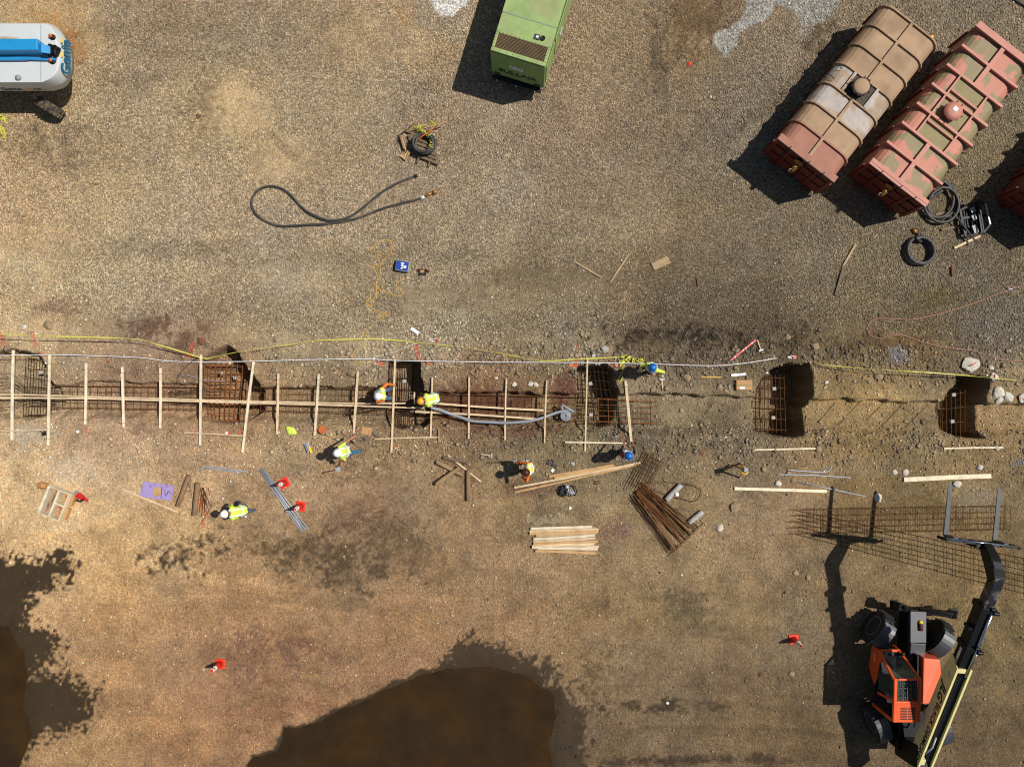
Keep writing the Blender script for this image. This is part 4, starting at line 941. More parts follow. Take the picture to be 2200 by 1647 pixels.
for xx in (x0+12, x0+34): put(MB().beam(cabp(xx,511,1.78), cabp(xx+5,511,1.78), .10, .09), 'headlight', M_CHROME, TH)
text_obj('door_lettering', '1255', M_TXW, TH, .2, frame(cabp(x0-1.4,530,1.0) - TH.location, (0,-1,0), (0,0,1)))
# hood
hd = MB()
B0 = [q(833,522,.85), q(871,527,.85), q(875,560,.85), q(872,618,.85), q(829,618,.85)]; T0 = [q(832,523,1.62), q(868,528,1.55), q(872,560,1.5), q(868,616,1.5), q(829,616,1.66)]
hd.rings([B0, T0]); ho = put(hd, 'engine_hood', M_ORL, TH, bevel=.04)
put(MB().beam(q(824,520,1.25), q(823,640,1.25), .05, .5), 'hood_side_plate', M_BLACK, TH)
# rear counterweight and clutter
mb = MB(); mb.beam(q(795,706,.9), q(850,706,.9), .5, .7); mb.beam(q(812,735,1.6), q(814,690,1.5), .62, 1.6); put(mb, 'counterweight', M_BLACK, TH, bevel=.05)
mr = MB(); mr.tube([q(797,640,1.5), q(800,655,1.7), q(806,672,1.3)], .03, 6); mr.tube([q(812,632,1.7), q(822,640,1.6), q(818,668,1.4)], .022, 6); put(mr, 'hydraulic_hoses', M_BLKM, TH)
put(MB().beam(q(826,630,1.75), q(833,624,1.8), .16, .12), 'work_light', M_CHROME, TH)
# boom
def bp(t, off=0.0, up=0.0):
    d = Vector((47/PPM, 411/PPM, 3.0)); n = Vector((411, -47, 0)).normalized(); u = n.cross(d).normalized()
    return q(810 + 47*t, 727 - 411*t, 2.4 + 3.0*t) + n*off + u*up
BD = Vector((47/PPM, 411/PPM, 3.0)); BL = BD.length; BN = Vector((411,-47,0)).normalized(); BU = BN.cross(BD).normalized()
def boxb(mb, t0, t1, o0, o1, u0, u1):
    v = [bp(t,o,u) for t in (t0,t1) for u in (u0,u1) for o in (o0,o1)]
    mb.add(v, [(0,1,3,2),(4,6,7,5),(0,4,5,1),(1,5,7,3),(3,7,6,2),(2,6,4,0)]); return mb
w2 = .245
base = MB()
for s in (-1, 1):
    o0, o1 = (s*w2, s*(w2-.03)) 
    prof = [(-.05,-.55),(-.02,-.62),(.10,-.68),(.52,-.62),(.585,-.50),(.555,0),(-.08,0)]
    vs = [bp(t,o0,u) for t,u in prof] + [bp(t,o1,u) for t,u in prof]; n = len(prof)
    base.add(vs, [tuple(range(n)), tuple(reversed(range(n,2*n)))] + [(i,(i+1)%n,n+(i+1)%n,n+i) for i in range(n)])
boxb(base, -.08, .555, -w2-.015, -w2+.055, -.001, .03); boxb(base, -.08, .555, w2-.055, w2+.015, -.001, .03)
boxb(base, -.08, .55, -w2+.03, w2-.03, -.50, -.46); boxb(base, .535, .556, -w2+.056, w2-.056, -.05, .02)
bo = put(base, 'boom_base_section', M_CRM, TH)
mb = MB(); boxb(mb, -.02, .54, .0, w2-.035, -.45, -.10); put(mb, 'inner_tube', mat('shaded_navy_steel',(16,18,30),rough=.3), TH)  # inner boom tube, its near-black painting in the shaded hose channel
mb = MB(); boxb(mb, -.10, -.06, -w2, w2, -.5, .1); boxb(mb, .02, .05, -w2+.04, -.05, -.3, .02); put(mb, 'boom_foot', M_CRM, TH, bevel=.02)
mb = MB(); mb.tube([bp(.09,-.18,.04), bp(.13,-.05,.06), bp(.18,-.02,.0)], .03, 7); put(mb, 'hose_clamp', M_GALV, TH)
mb = MB(); boxb(mb, .54, .86, -.19, .10, -.50, -.02); put(mb, 'middle_section', M_BLACK, TH, bevel=.01)
mb = MB(); boxb(mb, .54, 1.0, -.14, .19, -.42, -.05); put(mb, 'outer_section', mat('worn_steel',(58,58,60),rough=.28,metal=.4,var=.4,vs=3,rgb2=(120,116,108),ms=3,mlo=.5,mhi=.62), TH, bevel=.02)
mb = MB(); mb.cone(bp(.52,.12,.03), bp(.86,.12,.03), .05, .05, 12); put(mb, 'lift_cylinder', M_CHROME, TH)
mb = MB(); mb.cone(bp(.50,.20,-.02), bp(.66,.20,-.02), .035, .035, 12); put(mb, 'cylinder_rod', M_CHROME, TH)
for t in (.655, .85):
    mb = MB(); boxb(mb, t-.012, t+.012, -.24, .25, -.55, .06); mb.cone(bp(t,.10,.10), bp(t,.30,.10), .07, .07, 12); mb.cone(bp(t+.015,.02,.07), bp(t+.015,.15,.07), .06, .06, 12)
    put(mb, 'collar', M_BLACK, TH, bevel=.01)
mb = MB(); boxb(mb, .745, .757, -.36, -.19, -.35, -.05); put(mb, 'lug', M_BLACK, TH)
for t, l in ((.60,.03),(.635,.012),(.575,.012)): put(boxb(MB(), t-l, t+l, -.197, -.192, -.32, -.2), 'decal', M_TXW, TH)
# lettering on the left flank of the boom
def flank(t, u): return frame(bp(t, -w2-.006, u) - TH.location, -BD, BU)
text_obj('boom_lettering', 'JLG', M_INK, TH, .44, flank(.40, -.27), shear=.3, bold=.012)
text_obj('boom_lettering', 'BLACK DIAMOND', M_INK, TH, .31, flank(.185, -.20), bold=.004)
text_obj('boom_lettering', '855-HD-RENTS', M_TXW, TH, .20, flank(.22, -.47), bold=.004)
dm = MB().add([(0,.16,0),(-.09,0,0),(0,-.16,0),(.09,0,0),(0,.16,.004),(-.09,0,.004),(0,-.16,.004),(.09,0,.004)], [(3,2,1,0),(4,5,6,7),(0,1,5,4),(1,2,6,5),(2,3,7,6),(3,0,4,7)]).obj('diamond_decal', M_TXW, TH); dm.matrix_local = flank(.50, -.25)
dm = MB().box(-.09,.09,-.02,.02,.004,.008).obj('decal', M_INK, TH); dm.matrix_local = flank(.50,-.25) @ Matrix.Rotation(.9,4,'Z')
dm = MB().add([(-.20,-.12,0),(.12,-.12,0),(.20,.02,0),(.02,.14,0),(-.18,.1,0)]+[(-.20,-.12,.004),(.12,-.12,.004),(.20,.02,.004),(.02,.14,.004),(-.18,.1,.004)], [(4,3,2,1,0),(5,6,7,8,9)]+[(i,(i+1)%5,5+(i+1)%5,5+i) for i in range(5)]).obj('decal', mat('brown_print',(62,36,28),var=0), TH); dm.matrix_local = flank(.02,-.35)
# gooseneck
gn = MB(); path = [(857,319,5.20),(859,303,5.02),(861,289,4.82),(862,277,4.62),(863,266,4.42)]; rs = []
for i, (a, b, h) in enumerate(path):
    w = [.19,.18,.165,.15,.14][i]; th = [.19,.22,.22,.19,.15][i]
    d = (q(*path[min(i+1,4)]) - q(*path[max(i-1,0)])).normalized(); u = BN.cross(d).normalized(); c = q(a,b,h)
    rs.append([c-BN*w-u*th, c+BN*w-u*th, c+BN*w+u*th, c-BN*w+u*th])
gn.rings(rs); put(gn, 'gooseneck', M_BLACK, TH, bevel=.02)
mb = MB(); mb.beam(q(859.5,299,5.24), q(861.5,288,5.08), .3, .03); put(mb, 'gooseneck_plate', M_DGREY, TH)
mb = MB(); mb.beam(q(861.8,283,4.98), q(862.5,277.5,4.88), .17, .02); put(mb, 'decal', M_TXW, TH)
FX = Vector((math.cos(.115), -math.sin(.115), 0)); cc = q(858, 262, 4.3)
mb = MB(); mb.beam(cc - FX*1.22 + Vector((0,0,.12)), cc + FX*1.22 + Vector((0,0,.12)), .10, .09); mb.beam(cc - FX*1.0 - Vector((0,0,.35)), cc + FX*1.0 - Vector((0,0,.35)), .10, .10)
for k in (-1.2,-.6,-.15,.15,.6,1.2): mb.beam(cc + FX*k - Vector((0,0,.4)), cc + FX*k + Vector((0,0,.2)), .07, .10, up=(0,1,0))
mb.beam(cc - FX*.25 + Vector((0,-.1,-.1)), cc + FX*.35 + Vector((0,-.1,-.1)), .12, .6); put(mb, 'fork_carriage', M_BLACK, TH, bevel=.01)
put(MB().cone(cc - FX*1.15 + Vector((0,.03,.19)), cc + FX*1.15 + Vector((0,.03,.19)), .035, .035, 10), 'fork_shaft', M_CHROME, TH)
FY = Vector((math.sin(.095), math.cos(.095), 0))
for k in (-.93, .72):
    mb = MB(); hb = cc + FX*k + FY*.08
    mb.beam(hb + Vector((0,0,.2)), hb + Vector((0,0,-.42)), .15, .06, up=(0,1,0))
    rs = []
    for s, w, th in ((-.02,.075,.03),(.9,.072,.026),(1.6,.065,.015),(1.76,.045,.008)):
        c = hb + FY*s + Vector((0,0,-.42)); rs.append([c-FX*w-Vector((0,0,th)), c+FX*w-Vector((0,0,th)), c+FX*w+Vector((0,0,th)), c-FX*w+Vector((0,0,th))])
    mb.rings(rs); put(mb, 'fork', mat('fork_steel',(74,75,76),rough=.6,metal=.0,var=.3,vs=4), TH)

# ---------------------------------------------------------------- compressor
M_GRN = mat('green_paint', (142, 164, 98), rough=0.55, var=0.2, vs=2.2, rgb2=(146, 146, 96), ms=1.3, mlo=.5, mhi=.72, coat=.1)
M_GRNF = mat('green_front_paint', (110, 150, 82), rough=0.5, var=0.14, vs=1.6)
cr = q(-46.5, -688); CP_ = thing('air_compressor', 'green towable air compressor at the top edge, casting a long dark shadow', 'compressor', cr, math.atan2(-.293, .956))
body = MB()
rs = [[(0.03,0.02,.62),(2.0,.02,.62),(2.0,4.3,.62),(.03,4.3,.62)],[(0,0,.75),(2.03,0,.75),(2.12,4.3,.75),(0,4.3,.75)],[(0,0,2.5),(2.0,0,2.5),(2.0,4.3,2.5),(0,4.3,2.5)]]
body.rings(rs); body.obj('housing', M_GRN, CP_, bevel=.02)
rf = MB(); # roof with an opening for the grille
rf.box(.0,2.0,-.01,.13,2.505,2.6); rf.box(.0,.10,.131,.66,2.505,2.6); rf.box(1.90,2.0,.131,.66,2.505,2.6); rf.box(0,2.0,.661,1.38,2.505,2.6)
ro = rf.obj('front_roof', M_GRN, CP_, bevel=.012)
MB().box(0,2.0,1.40,4.3,2.505,2.615).obj('rear_roof', M_GRN, CP_, bevel=.015)
MB().box(.03,1.97,1.382,1.398,2.56,2.612).obj('roof_seam', M_GALV, CP_)
gr = MB()
for k in range(37): gr.box(.10+k*.0495, .118+k*.0495, .131, .66, 2.56, 2.575)
for k in range(12): gr.box(.10, 1.90, .135+k*.046, .151+k*.046, 2.578, 2.590)
go = gr.obj('grille', mat('rusty_mesh',(112,92,62),rough=.8,var=.3,vs=3), CP_); go['kind'] = 'stuff'
MB().box(.10,1.90,.131,.66,2.507,2.52).obj('radiator', M_BLKM, CP_)
MB().box(-.004,2.004,-.03,-.012,.78,2.52).obj('front_panel', M_GRNF, CP_, bevel=.004)
pn = MB(); pn.add([(2.035,.12,.95),(2.045,1.1,.95),(2.025,1.1,2.2),(2.02,.12,2.3),(2.055,.12,.95),(2.065,1.1,.95),(2.045,1.1,2.2),(2.04,.12,2.3)], [(3,2,1,0),(4,5,6,7),(0,1,5,4),(1,2,6,5),(2,3,7,6),(3,0,4,7)]); pn.obj('side_door', M_GRN, CP_)
pn = MB(); pn.add([(2.05,1.2,.95),(2.08,3.1,.95),(2.03,2.9,2.3),(2.025,1.2,2.2),(2.075,1.2,.95),(2.105,3.1,.95),(2.055,2.9,2.3),(2.045,1.2,2.2)], [(3,2,1,0),(4,5,6,7),(0,1,5,4),(1,2,6,5),(2,3,7,6),(3,0,4,7)]); so = pn.obj('side_door', M_GRN, CP_)
MB().beam((2.09,1.7,1.5),(2.085,2.0,1.5),.03,.08).obj('door_handle', M_GALV, so)
MB().box(1.33,1.53,.80,.98,2.601,2.64).obj('exhaust_flap', M_DGREY, CP_); MB().box(1.40,1.48,.85,.93,2.641,2.65).obj('flap_sticker', M_TXW, CP_)
MB().lathe([(.03,2.6),(.075,2.6),(.085,2.66),(.06,2.66),(.05,2.62),(.02,2.61)], (1.64,.90,0)).obj('filler_neck', M_BLKM, CP_)
rv = MB()
for k in range(13): rv.lathe([(.004,2.6),(.012,2.6),(.010,2.612),(.003,2.614)], (.12+k*.147,.70,0), 6); 
for k in range(9): rv.lathe([(.004,2.6),(.012,2.6),(.010,2.612),(.003,2.614)], (.12+k*.22,.05,0), 6)
for k in range(6): rv.lathe([(.004,2.6),(.012,2.6),(.010,2.612),(.003,2.614)], (.04,.15+k*.11,0), 6); rv.lathe([(.004,2.6),(.012,2.6),(.010,2.612),(.003,2.614)], (1.95,.15+k*.11,0), 6)
r_ = rv.obj('rivets', M_BLKM, CP_)
FM = lambda x, z: frame((x, -.034, z), (1,0,0), (0,0,1))
text_obj('nameplate_lettering', 'SULLAIR', M_INK, CP_, .36, FM(1.0, 1.24) @ Matrix.Diagonal((1.12,1,1,1)), bold=.014)
pc = MB().box(-.25,.25,-.11,.11,0,.006).obj('warning_placard', M_TXW, CP_); pc.matrix_local = FM(.95, 1.75)
tr = MB().add([(-.06,-.05,0),(.06,-.05,0),(0,.06,0),(-.06,-.05,.004),(.06,-.05,.004),(0,.06,.004)], [(2,1,0),(3,4,5),(0,1,4,3),(1,2,5,4),(2,0,3,5)]).obj('warning_triangle', M_INK, pc); tr.matrix_local = Matrix.Translation((-.16,0,.007))
ln = MB(); [ln.box(-.05,.22,y,y+.012,.007,.009) for y in (.06,.02,-.02,-.06)]; ln.obj('placard_lines', M_GREY, pc)
for xx in (.16, .28, 1.70, 1.82): o = MB().lathe([(.01,0),(.055,0),(.055,.02),(.01,.02)], n=12).obj('tail_light', M_BLKM, CP_); o.matrix_local = FM(xx, .90)
ch = MB(); ch.box(.12,1.88,-.06,4.3,.45,.61); ch.box(.05,1.95,-.16,-.04,.50,.62); ch.obj('chassis', M_BLKM, CP_)
for xx in (.0, 2.0):
    o = tyre_mb(.38,.24,lugs=False).obj('wheel', M_RUBBER, CP_); o.location = (xx+(.14 if xx<1 else -.14), .75, .38)
for xx in (.25, 1.0, 1.72): MB().lathe([(.01,.5),(.03,.5),(.03,.63),(.01,.63)], (xx,-.18,0), 8).obj('shackle', M_GALV, CP_)
for xx in (.22,1.78): MB().cone((xx,.1,0),(xx,.1,.5),.05,.05,10).obj('jack_leg', M_BLKM, CP_)

# ---------------------------------------------------------------- boom lift, top left
M_LW = mat('lift_grey_paint', (196, 200, 198), rough=.45, var=.06, vs=1.5, coat=.15); M_LB = mat('lift_blue_paint', (34, 138, 194), rough=.4, var=.1, vs=2); M_TEAL = mat('teal_print', (20, 92, 120), var=0)
BLF = thing('boom_lift', 'white and blue boom lift cut off by the left edge, with a folded blue arm', 'boom lift', g(20, 150))
def at_h(lst, h, hh=None): return [g(x, y, h) if hh is None else Vector((g(x,y,h).x, g(x,y,h).y, hh)) for x, y in lst]
sh = [(-190,46),(94,44),(124,58),(142,92),(148,128),(143,160),(128,180),(100,187),(-190,186)]
plt = [(-190,54),(90,50),(110,62),(121,92),(125,128),(121,154),(110,168),(90,177),(-190,177)]
def rnd(poly, k=3):
    for _ in range(k):
        out = []
        for i in range(len(poly)):
            (x0_, y0_), (x1_, y1_) = poly[i], poly[(i+1) % len(poly)]
            if x0_ < -100 or x1_ < -100:
                out += [(x0_, y0_)] if x0_ < -100 else [(x0_, y0_)]
                if x0_ < -100 and x1_ < -100: pass
                continue
            out += [(x0_*.75+x1_*.25, y0_*.75+y1_*.25), (x0_*.25+x1_*.75, y0_*.25+y1_*.75)]
        poly = out
    return poly
sh = rnd(sh); plt = rnd(plt)
hd = MB(); hd.rings([at_h(sh,1.8,1.42), at_h(sh,1.8,1.75)] + [[a*(1-k)+b*k + Vector((0,0,0)) for a, b in zip(at_h(sh,1.8,1.75+.45*math.sin(k*1.57)), at_h(plt,2.2,1.75+.45*math.sin(k*1.57)))] for k in (.2,.4,.6,.8,.93,1.0)])
ho_ = put(hd, 'turntable_hood', M_LW, BLF)
ho_.data.polygons.foreach_set('use_smooth', [len(p.vertices) < 5 for p in ho_.data.polygons])
mb = MB(); mb.beam(g(88,54,2.203), g(88,176,2.203), .012, .012); put(mb, 'hood_seam', M_DGREY, BLF)
arm = MB(); ya = 95; 
A = [g(-190,92,2.75), g(84,86,2.75)]; arm.beam(g(-190,104,2.55), g(88,101,2.55), .40, .42); ao = put(arm, 'lower_arm', M_LB, BLF, bevel=.03)
mb = MB(); mb.rings([[g(88,94,2.7), g(88,113,2.7), g(88,113,2.35), g(88,94,2.35)], [g(108,100,2.6), g(108,116,2.6), g(108,116,2.35), g(108,100,2.35)]]); put(mb, 'arm_knuckle', M_LB, BLF, bevel=.01)
mb = MB(); mb.beam(g(-190,128,2.3), g(60,126,2.3), .12, .1); mb.beam(g(60,126,2.3), g(120,128,2.28), .09, .08); mb.beam(g(95,100,2.4), g(122,101,2.28), .08, .08); put(mb, 'link_rod', M_LB, BLF)
mb = MB(); mb.beam(g(104,104,2.3), g(126,112,2.28), .30, .16); mb.cone(g(108,96,2.36), g(108,122,2.36), .07, .07, 10); mb.cone(g(118,98,2.33), g(118,124,2.33), .06, .06, 10); put(mb, 'pivot_block', M_BLACK, BLF)
for py in (81, 133):
    o = put(MB().lathe([(.01,2.2),(.10,2.2),(.10,2.24),(.01,2.25)], g(114,py,2.2)*1.0 - Vector((0,0,2.2))+Vector((0,0,0))), 'beacon_base', M_BLACK, BLF)
    put(MB().lathe([(.01,2.24),(.06,2.24),(.055,2.34),(.01,2.37)], Vector((g(112,py-1,2.2).x, g(112,py-1,2.2).y, 0))), 'beacon', mat('beacon_orange',(216,96,30)), BLF)
mb = MB(); mb.tube([g(-60,84,2.4), g(10,82,2.4), g(35,84,2.42), g(50,90,2.45)], .06, 8); put(mb, 'hose_bundle', mat('tan_hose',(176,168,150)), BLF)
mb = MB(); mb.lathe([(.01,2.2),(.10,2.2),(.09,2.27),(.01,2.29)], Vector((g(40,168,2.2).x, g(40,168,2.2).y, 0))); put(mb, 'hood_latch', M_GREY, BLF)
mb = MB(); mb.beam(g(-190,120,.75), g(110,120,.75), 1.6, .4); put(mb, 'chassis', M_BLKM, BLF)
wheel(BLF, g(108,232,.46), .47, .36, math.radians(58), -1, M_TREAD, M_DGREY); wheel(BLF, g(98,80,.45), .46, .34, math.radians(58), 1, M_TREAD, M_DGREY)
# maker's lettering on the rounded end and on the side
p_lo = Vector((g(149,130,1.8).x, 0, 1.75)); p_hi = Vector((g(125,128,2.2).x, 0, 2.20))
fd = (p_hi - p_lo).normalized(); cen = (p_lo*.62 + p_hi*.38) + Vector((.05, g(140,122,2.0).y, .04))
text_obj('end_lettering', 'Genie', M_TEAL, BLF, .52, frame(cen - BLF.location, (0,1,0), fd), bold=.008, extrude=.022)
text_obj('side_lettering', 'Genie', M_TEAL, BLF, .30, frame(Vector((g(24,190,1.6).x, g(24,186.5,1.8).y-.012, 1.60)) - BLF.location, (1,0,0), (0,0,1)), bold=.004)
text_obj('side_lettering', 'S-85', M_INK, BLF, .16, frame(Vector((g(82,190,1.6).x, g(82,187,1.8).y-.014, 1.62)) - BLF.location, (1,0,0), (0,0,1)))
for yy, hh in ((88,.14),(118,.16)): put(MB().beam(g(132,yy,2.12)+Vector((.015,-hh/2,.01)), g(132,yy,2.12)+Vector((.015,hh/2,.01)), .07, .01), 'yellow_decal', M_YEL, BLF)
put(MB().beam(g(62,190,1.6)+Vector((0,-.03,0)), g(69,190,1.6)+Vector((0,-.03,0)), .02, .1), 'yellow_decal', M_YEL, BLF)

# ---------------------------------------------------------------- frac tanks
M_T1 = mat('dusty_tan_tank', (168, 138, 106), rough=.75, var=.2, vs=1.2, rgb2=(150, 122, 92), ms=1.1); M_T1P = mat('dusty_pink_paint', (158, 106, 86), rough=.7, var=.18, vs=1.5)
M_T1G = mat('chalky_grey_tank', (176, 166, 156), rough=.75, var=.2, vs=2, rgb2=(160, 136, 112), ms=1.6, mlo=.45, mhi=.6)
M_T2 = mat('pink_tank_paint', (186, 122, 102), rough=.6, var=.12, vs=1.5); M_T2S = mat('stained_pink_tank', (186, 122, 100), rough=.65, var=.12, vs=2, rgb2=(136, 122, 86), ms=1.5, mlo=.47, mhi=.52)
M_KH = mat('khaki_residue', (142, 130, 92), rough=.8, var=.15, vs=3); M_DRED = mat('dark_red_tank', (112, 38, 28), rough=.6, var=.2, vs=2); M_MANW = mat('manhole_white',(222,216,208),var=.1)
WID, LEN, TOPZ = 2.46, 6.2, 2.0
def prof(e=0.0, z0=.35):
    p = [(-e, z0), (-e, 1.52)]
    for k in range(5):
        t = math.pi - k * math.pi / 8; p.append((.42 + (.42+e)*math.cos(t), 1.55 + (.42+e)*math.sin(t)))
    for k in range(5):
        t = math.pi/2 - k * math.pi / 8; p.append((WID-.42 + (.42+e)*math.cos(t), 1.55 + (.42+e)*math.sin(t)))
    p += [(WID+e, 1.52), (WID+e, z0)]; return p
def tank(root, kind):
    c = kind == 2
    # wall and roof sheets, one per bay
    ys = [0.05 + k * (LEN-.1)/7 for k in range(8)] if not c else [0.05 + k*(LEN-.1)/7 for k in range(8)]
    for k in range(7):
        P = prof(0); mb = MB(); mb.rings([[(x, ys[k]+.002, z) for x, z in P], [(x, ys[k+1]-.002, z) for x, z in P]])
        mm = (M_T2S if c else (M_T1P if k == 0 else (M_T1G if k in (2,3) else M_T1)))
        mb.obj('roof_bay', mm, root)
    for k in range(8):
        y = ys[k]
        if not c:
            if k == 0: continue
            mb = MB(); a = [(x, y-.03, z) for x, z in prof(.075)]; b = [(x, y+.03, z) for x, z in prof(.075)]; mb.rings([a, b]); mb.obj('rib', M_T1P if k == 1 else M_T1, root)
        else:
            mb = MB(); mb.box(-.03, WID+.03, y-.05, y+.05, TOPZ+.0, TOPZ+.09)
            for xa, xb in ((-.03,.0),(WID,WID+.03)): mb.box(xa, xb, y-.03, y+.03, .3, TOPZ+.0)
            for s in (0, 1):
                X = lambda v: v if s == 0 else WID - v
                mb.add([(X(0),y-.012,1.5),(X(.12),y-.012,1.85),(X(.42),y-.012,TOPZ-.02),(X(-.03),y-.012,TOPZ-.0),(X(0),y+.012,1.5),(X(.12),y+.012,1.85),(X(.42),y+.012,TOPZ-.02),(X(-.03),y+.012,TOPZ)], [(0,1,2,3),(7,6,5,4),(0,4,5,1),(1,5,6,2),(2,6,7,3),(3,7,4,0)])
            mb.obj('rib', M_T2, root, bevel=.006)
    # lengthwise ribs
    mr_ = M_T2 if c else M_T1
    segs = [(0,2),(5,7)] if c else [(0,3),(4,7)]
    for a, b in segs: MB().box(WID/2-.05-.03*c, WID/2+.05+.03*c, ys[a]+.051, ys[b]-.051, 1.98, TOPZ+.055+.03*c).obj('long_rib', mr_, root)
    if c:
        for xx in (.62, 1.84): MB().box(xx-.03, xx+.03, ys[2]+.051, ys[5]-.051, 1.98, TOPZ+.085).obj('long_rib', mr_, root)
        for yy in (ys[3]-.25, ys[4]+.25): MB().box(.66, 1.80, yy-.03, yy+.03, 1.98, TOPZ+.085).obj('cross_rib', mr_, root)
        MB().box(.66,1.80,ys[2]+.06,ys[5]-.06,1.972,1.985).obj('residue_bed', M_KH, root)
    else:
        for xx in (.72, 1.72): MB().box(xx-.05, xx+.05, ys[3]+.031, ys[4]-.031, 1.98, TOPZ+.06).obj('long_rib', M_T1G, root)
        MB().box(.775,1.665,ys[3]+.032,ys[4]-.032,1.972,1.986).obj('hatch_bed', mat('grimy_bed',(72,62,50),rough=.8,var=.5,vs=7), root)
    mx, my = 1.15, (ys[3]+ys[4])/2
    mb = MB(); mb.lathe([(.24,1.97),(.26,1.98),(.26,2.24),(.33,2.24),(.33,2.28),(.22,2.29)], (mx,my,0), 20); mo = mb.obj('manhole', M_T2 if c else M_DGREY, root)
    MB().lathe([(.02,2.35),(.18,2.335),(.28,2.30),(.29,2.285),(.02,2.282)], (mx,my,0), 20).obj('manhole_lid', M_T2 if c else M_T1, mo)
    bl = MB()
    for k in range(10):
        t = k*.628; bl.cone((mx+.33*math.cos(t), my+.33*math.sin(t), 2.24), (mx+.36*math.cos(t), my+.36*math.sin(t), 2.33), .02, .02, 6)
    bl.obj('lid_bolts', M_DRED, mo)
    if c: MB().box(mx-.09,mx+.07,my-.03,my+.13,2.352,2.36).obj('lid_label', M_TXW, mo)
    # end walls
    ew = MB(); ew.box(-.03, WID+.03, -.02, .045, .3, TOPZ+.03); ew.obj('end_wall', M_DRED, root)
    MB().box(-.05, WID+.05, -.10, .16, TOPZ+.031, TOPZ+.075).obj('end_flange', M_T2 if c else M_T1P, root, bevel=.006)
    MB().tube([(-.02,-.115,TOPZ+.05),(WID+.02,-.115,TOPZ+.05)], .018, 6).obj('flange_rod', M_BLKM, root)
    for xx in (.02, .62, 1.23, 1.85, 2.42): MB().box(xx-.04, xx+.04, -.09, -.022, .3, TOPZ+.02).obj('end_stiffener', M_DRED, root)
    for zz in (.9, 1.5): MB().box(-.02, WID+.02, -.07, -.024, zz-.03, zz+.03).obj('end_rail', M_DRED, root)
    for xx in (.45, 1.3, 1.95):
        MB().beam((xx,-.13,1.2),(xx+.05,-.10,2.25),.025,.025).obj('stake_hook', M_BLKM, root)
    vx = 1.12
    MB().lathe([(.05,-.02),(.18,-.02),(.18,-.06),(.10,-.07),(.085,-.22),(.10,-.23),(.10,-.30),(.07,-.31),(.06,-.42),(.02,-.43)], (vx,-.07,1.62), 16, 'y').obj('outlet_valve', M_BRASS, root)
    MB().tube([(vx,-.40,1.62),(vx-.12,-.48,1.60),(vx-.10,-.54,1.56),(vx+.03,-.50,1.56)], .015, 6).obj('valve_lever', M_GALV, root)
    # side stiffeners, rails, rear wall
    for k in range(8):
        for s in (0, 1): 
            xa = -.09 if s == 0 else WID+.031
            MB().box(xa, xa+.058, ys[k]-.04, ys[k]+.04, .3, 1.5).obj('side_post', M_DRED, root)
    MB().box(-.03 if c else .15, WID+.03 if c else WID-.15, LEN-.01, LEN+.03, .3, TOPZ+.02 if c else TOPZ-.12).obj('rear_wall', M_DRED if c else M_T1, root)
    if c: MB().box(-.05, WID+.05, LEN-.12, LEN+.12, TOPZ+.091, TOPZ+.12).obj('rear_flange', M_T2, root)
    for xx in (.35, WID-.5): MB().box(xx, xx+.15, -.05, LEN, .0, .3).obj('skid_rail', M_DRED, root)
    lad = MB()
    for yy in (my-.25, my+.2):
        lad.tube([(-.03,yy,1.72),(-.12,yy,1.85),(-.10,yy,2.02),(.10,yy,2.08),(.25,yy+.02,2.0)], .016, 6)
    lad.obj('ladder_hoop', M_BLKM if not c else M_DRED, root)
    MB().lathe([(.03,0),(.12,0),(.12,.12),(.03,.13)], (WID*.85, LEN+.15, 1.7), 12).obj('rear_fitting', M_BRASS, root)
RT = math.atan2(-.615, .79)
T1 = thing('storage_tank', 'dusty tan steel tank with rounded ribs and a square-framed manhole, left of the pair', 'tank', q(532,-526), RT, 'steel roll-off tanks'); tank(T1, 1)
T2 = thing('storage_tank', 'pink steel tank with squared ribs and khaki stains, right of the tan one', 'tank', q(715,-477), RT, 'steel roll-off tanks'); tank(T2, 2)
T3 = thing('storage_tank', 'dark red steel tank cut off by the right edge of the photo', 'tank', q(1028,-430), math.atan2(-.615,.79), 'steel roll-off tanks'); tank(T3, 2)
for o in T3.children:
    if o.data and o.data.materials and o.name.split('.')[0] in ('rib','end_flange','roof_bay','long_rib','manhole'): o.data.materials[0] = M_DRED
# ---------------------------------------------------------------- hoses, cords, tapes
def hose(name, pts, r, m, label, cat, h=None, group=None, step=.08, closed=False, n=7, parent=None):
    P = []
    for p in pts:
        if len(p) == 3: P.append(g(p[0], p[1], p[2]))
        else: P.append(gp(p[0], p[1], r*.9))
    o = MB().tube(spline(P, step, closed), r, n, closed=closed).obj(name, m, parent)
    if label: tag(o, label, cat, group)
    return o
HP = [(895,378),(870,387),(850,396),(825,411),(803,427),(785,443),(765,458),(748,468),(722,474),(700,473),(680,466),(660,455),(645,442),(630,425),(615,411),(603,405),(585,401),(567,404),(552,413),(543,427),(542,442),(549,458),(562,470),(580,480),(600,486),(630,486),(660,484),(690,483),(712,480),(740,476),(770,469),(800,457),(830,446),(860,438),(885,432),(905,426)]
hz = thing('long_hose', 'long black hose lying in an open loop on the gravel', 'hose', gp(700, 450))
P = []
for i, p in enumerate(HP):
    z = .05; 
    if 24 < i < 31: z = .06
    if 6 < i < 12: z = .10
    v = gp(p[0], p[1], z); P.append(v)
put(MB().tube(spline(P, .08), .046, 8), 'hose_body', M_HOSE, hz)
put(MB().tube([gp(905,426,.05), gp(912,423,.05)], .05, 8), 'white_band', M_WHITE, hz)
put(MB().tube([gp(912,423,.05), gp(930,414,.05)], .05, 8), 'brass_end', M_BRASS, hz)
put(MB().cone(gp(930,415,.05), gp(938,411,.05), .08, .08, 10), 'coupling', M_BRASS, hz)
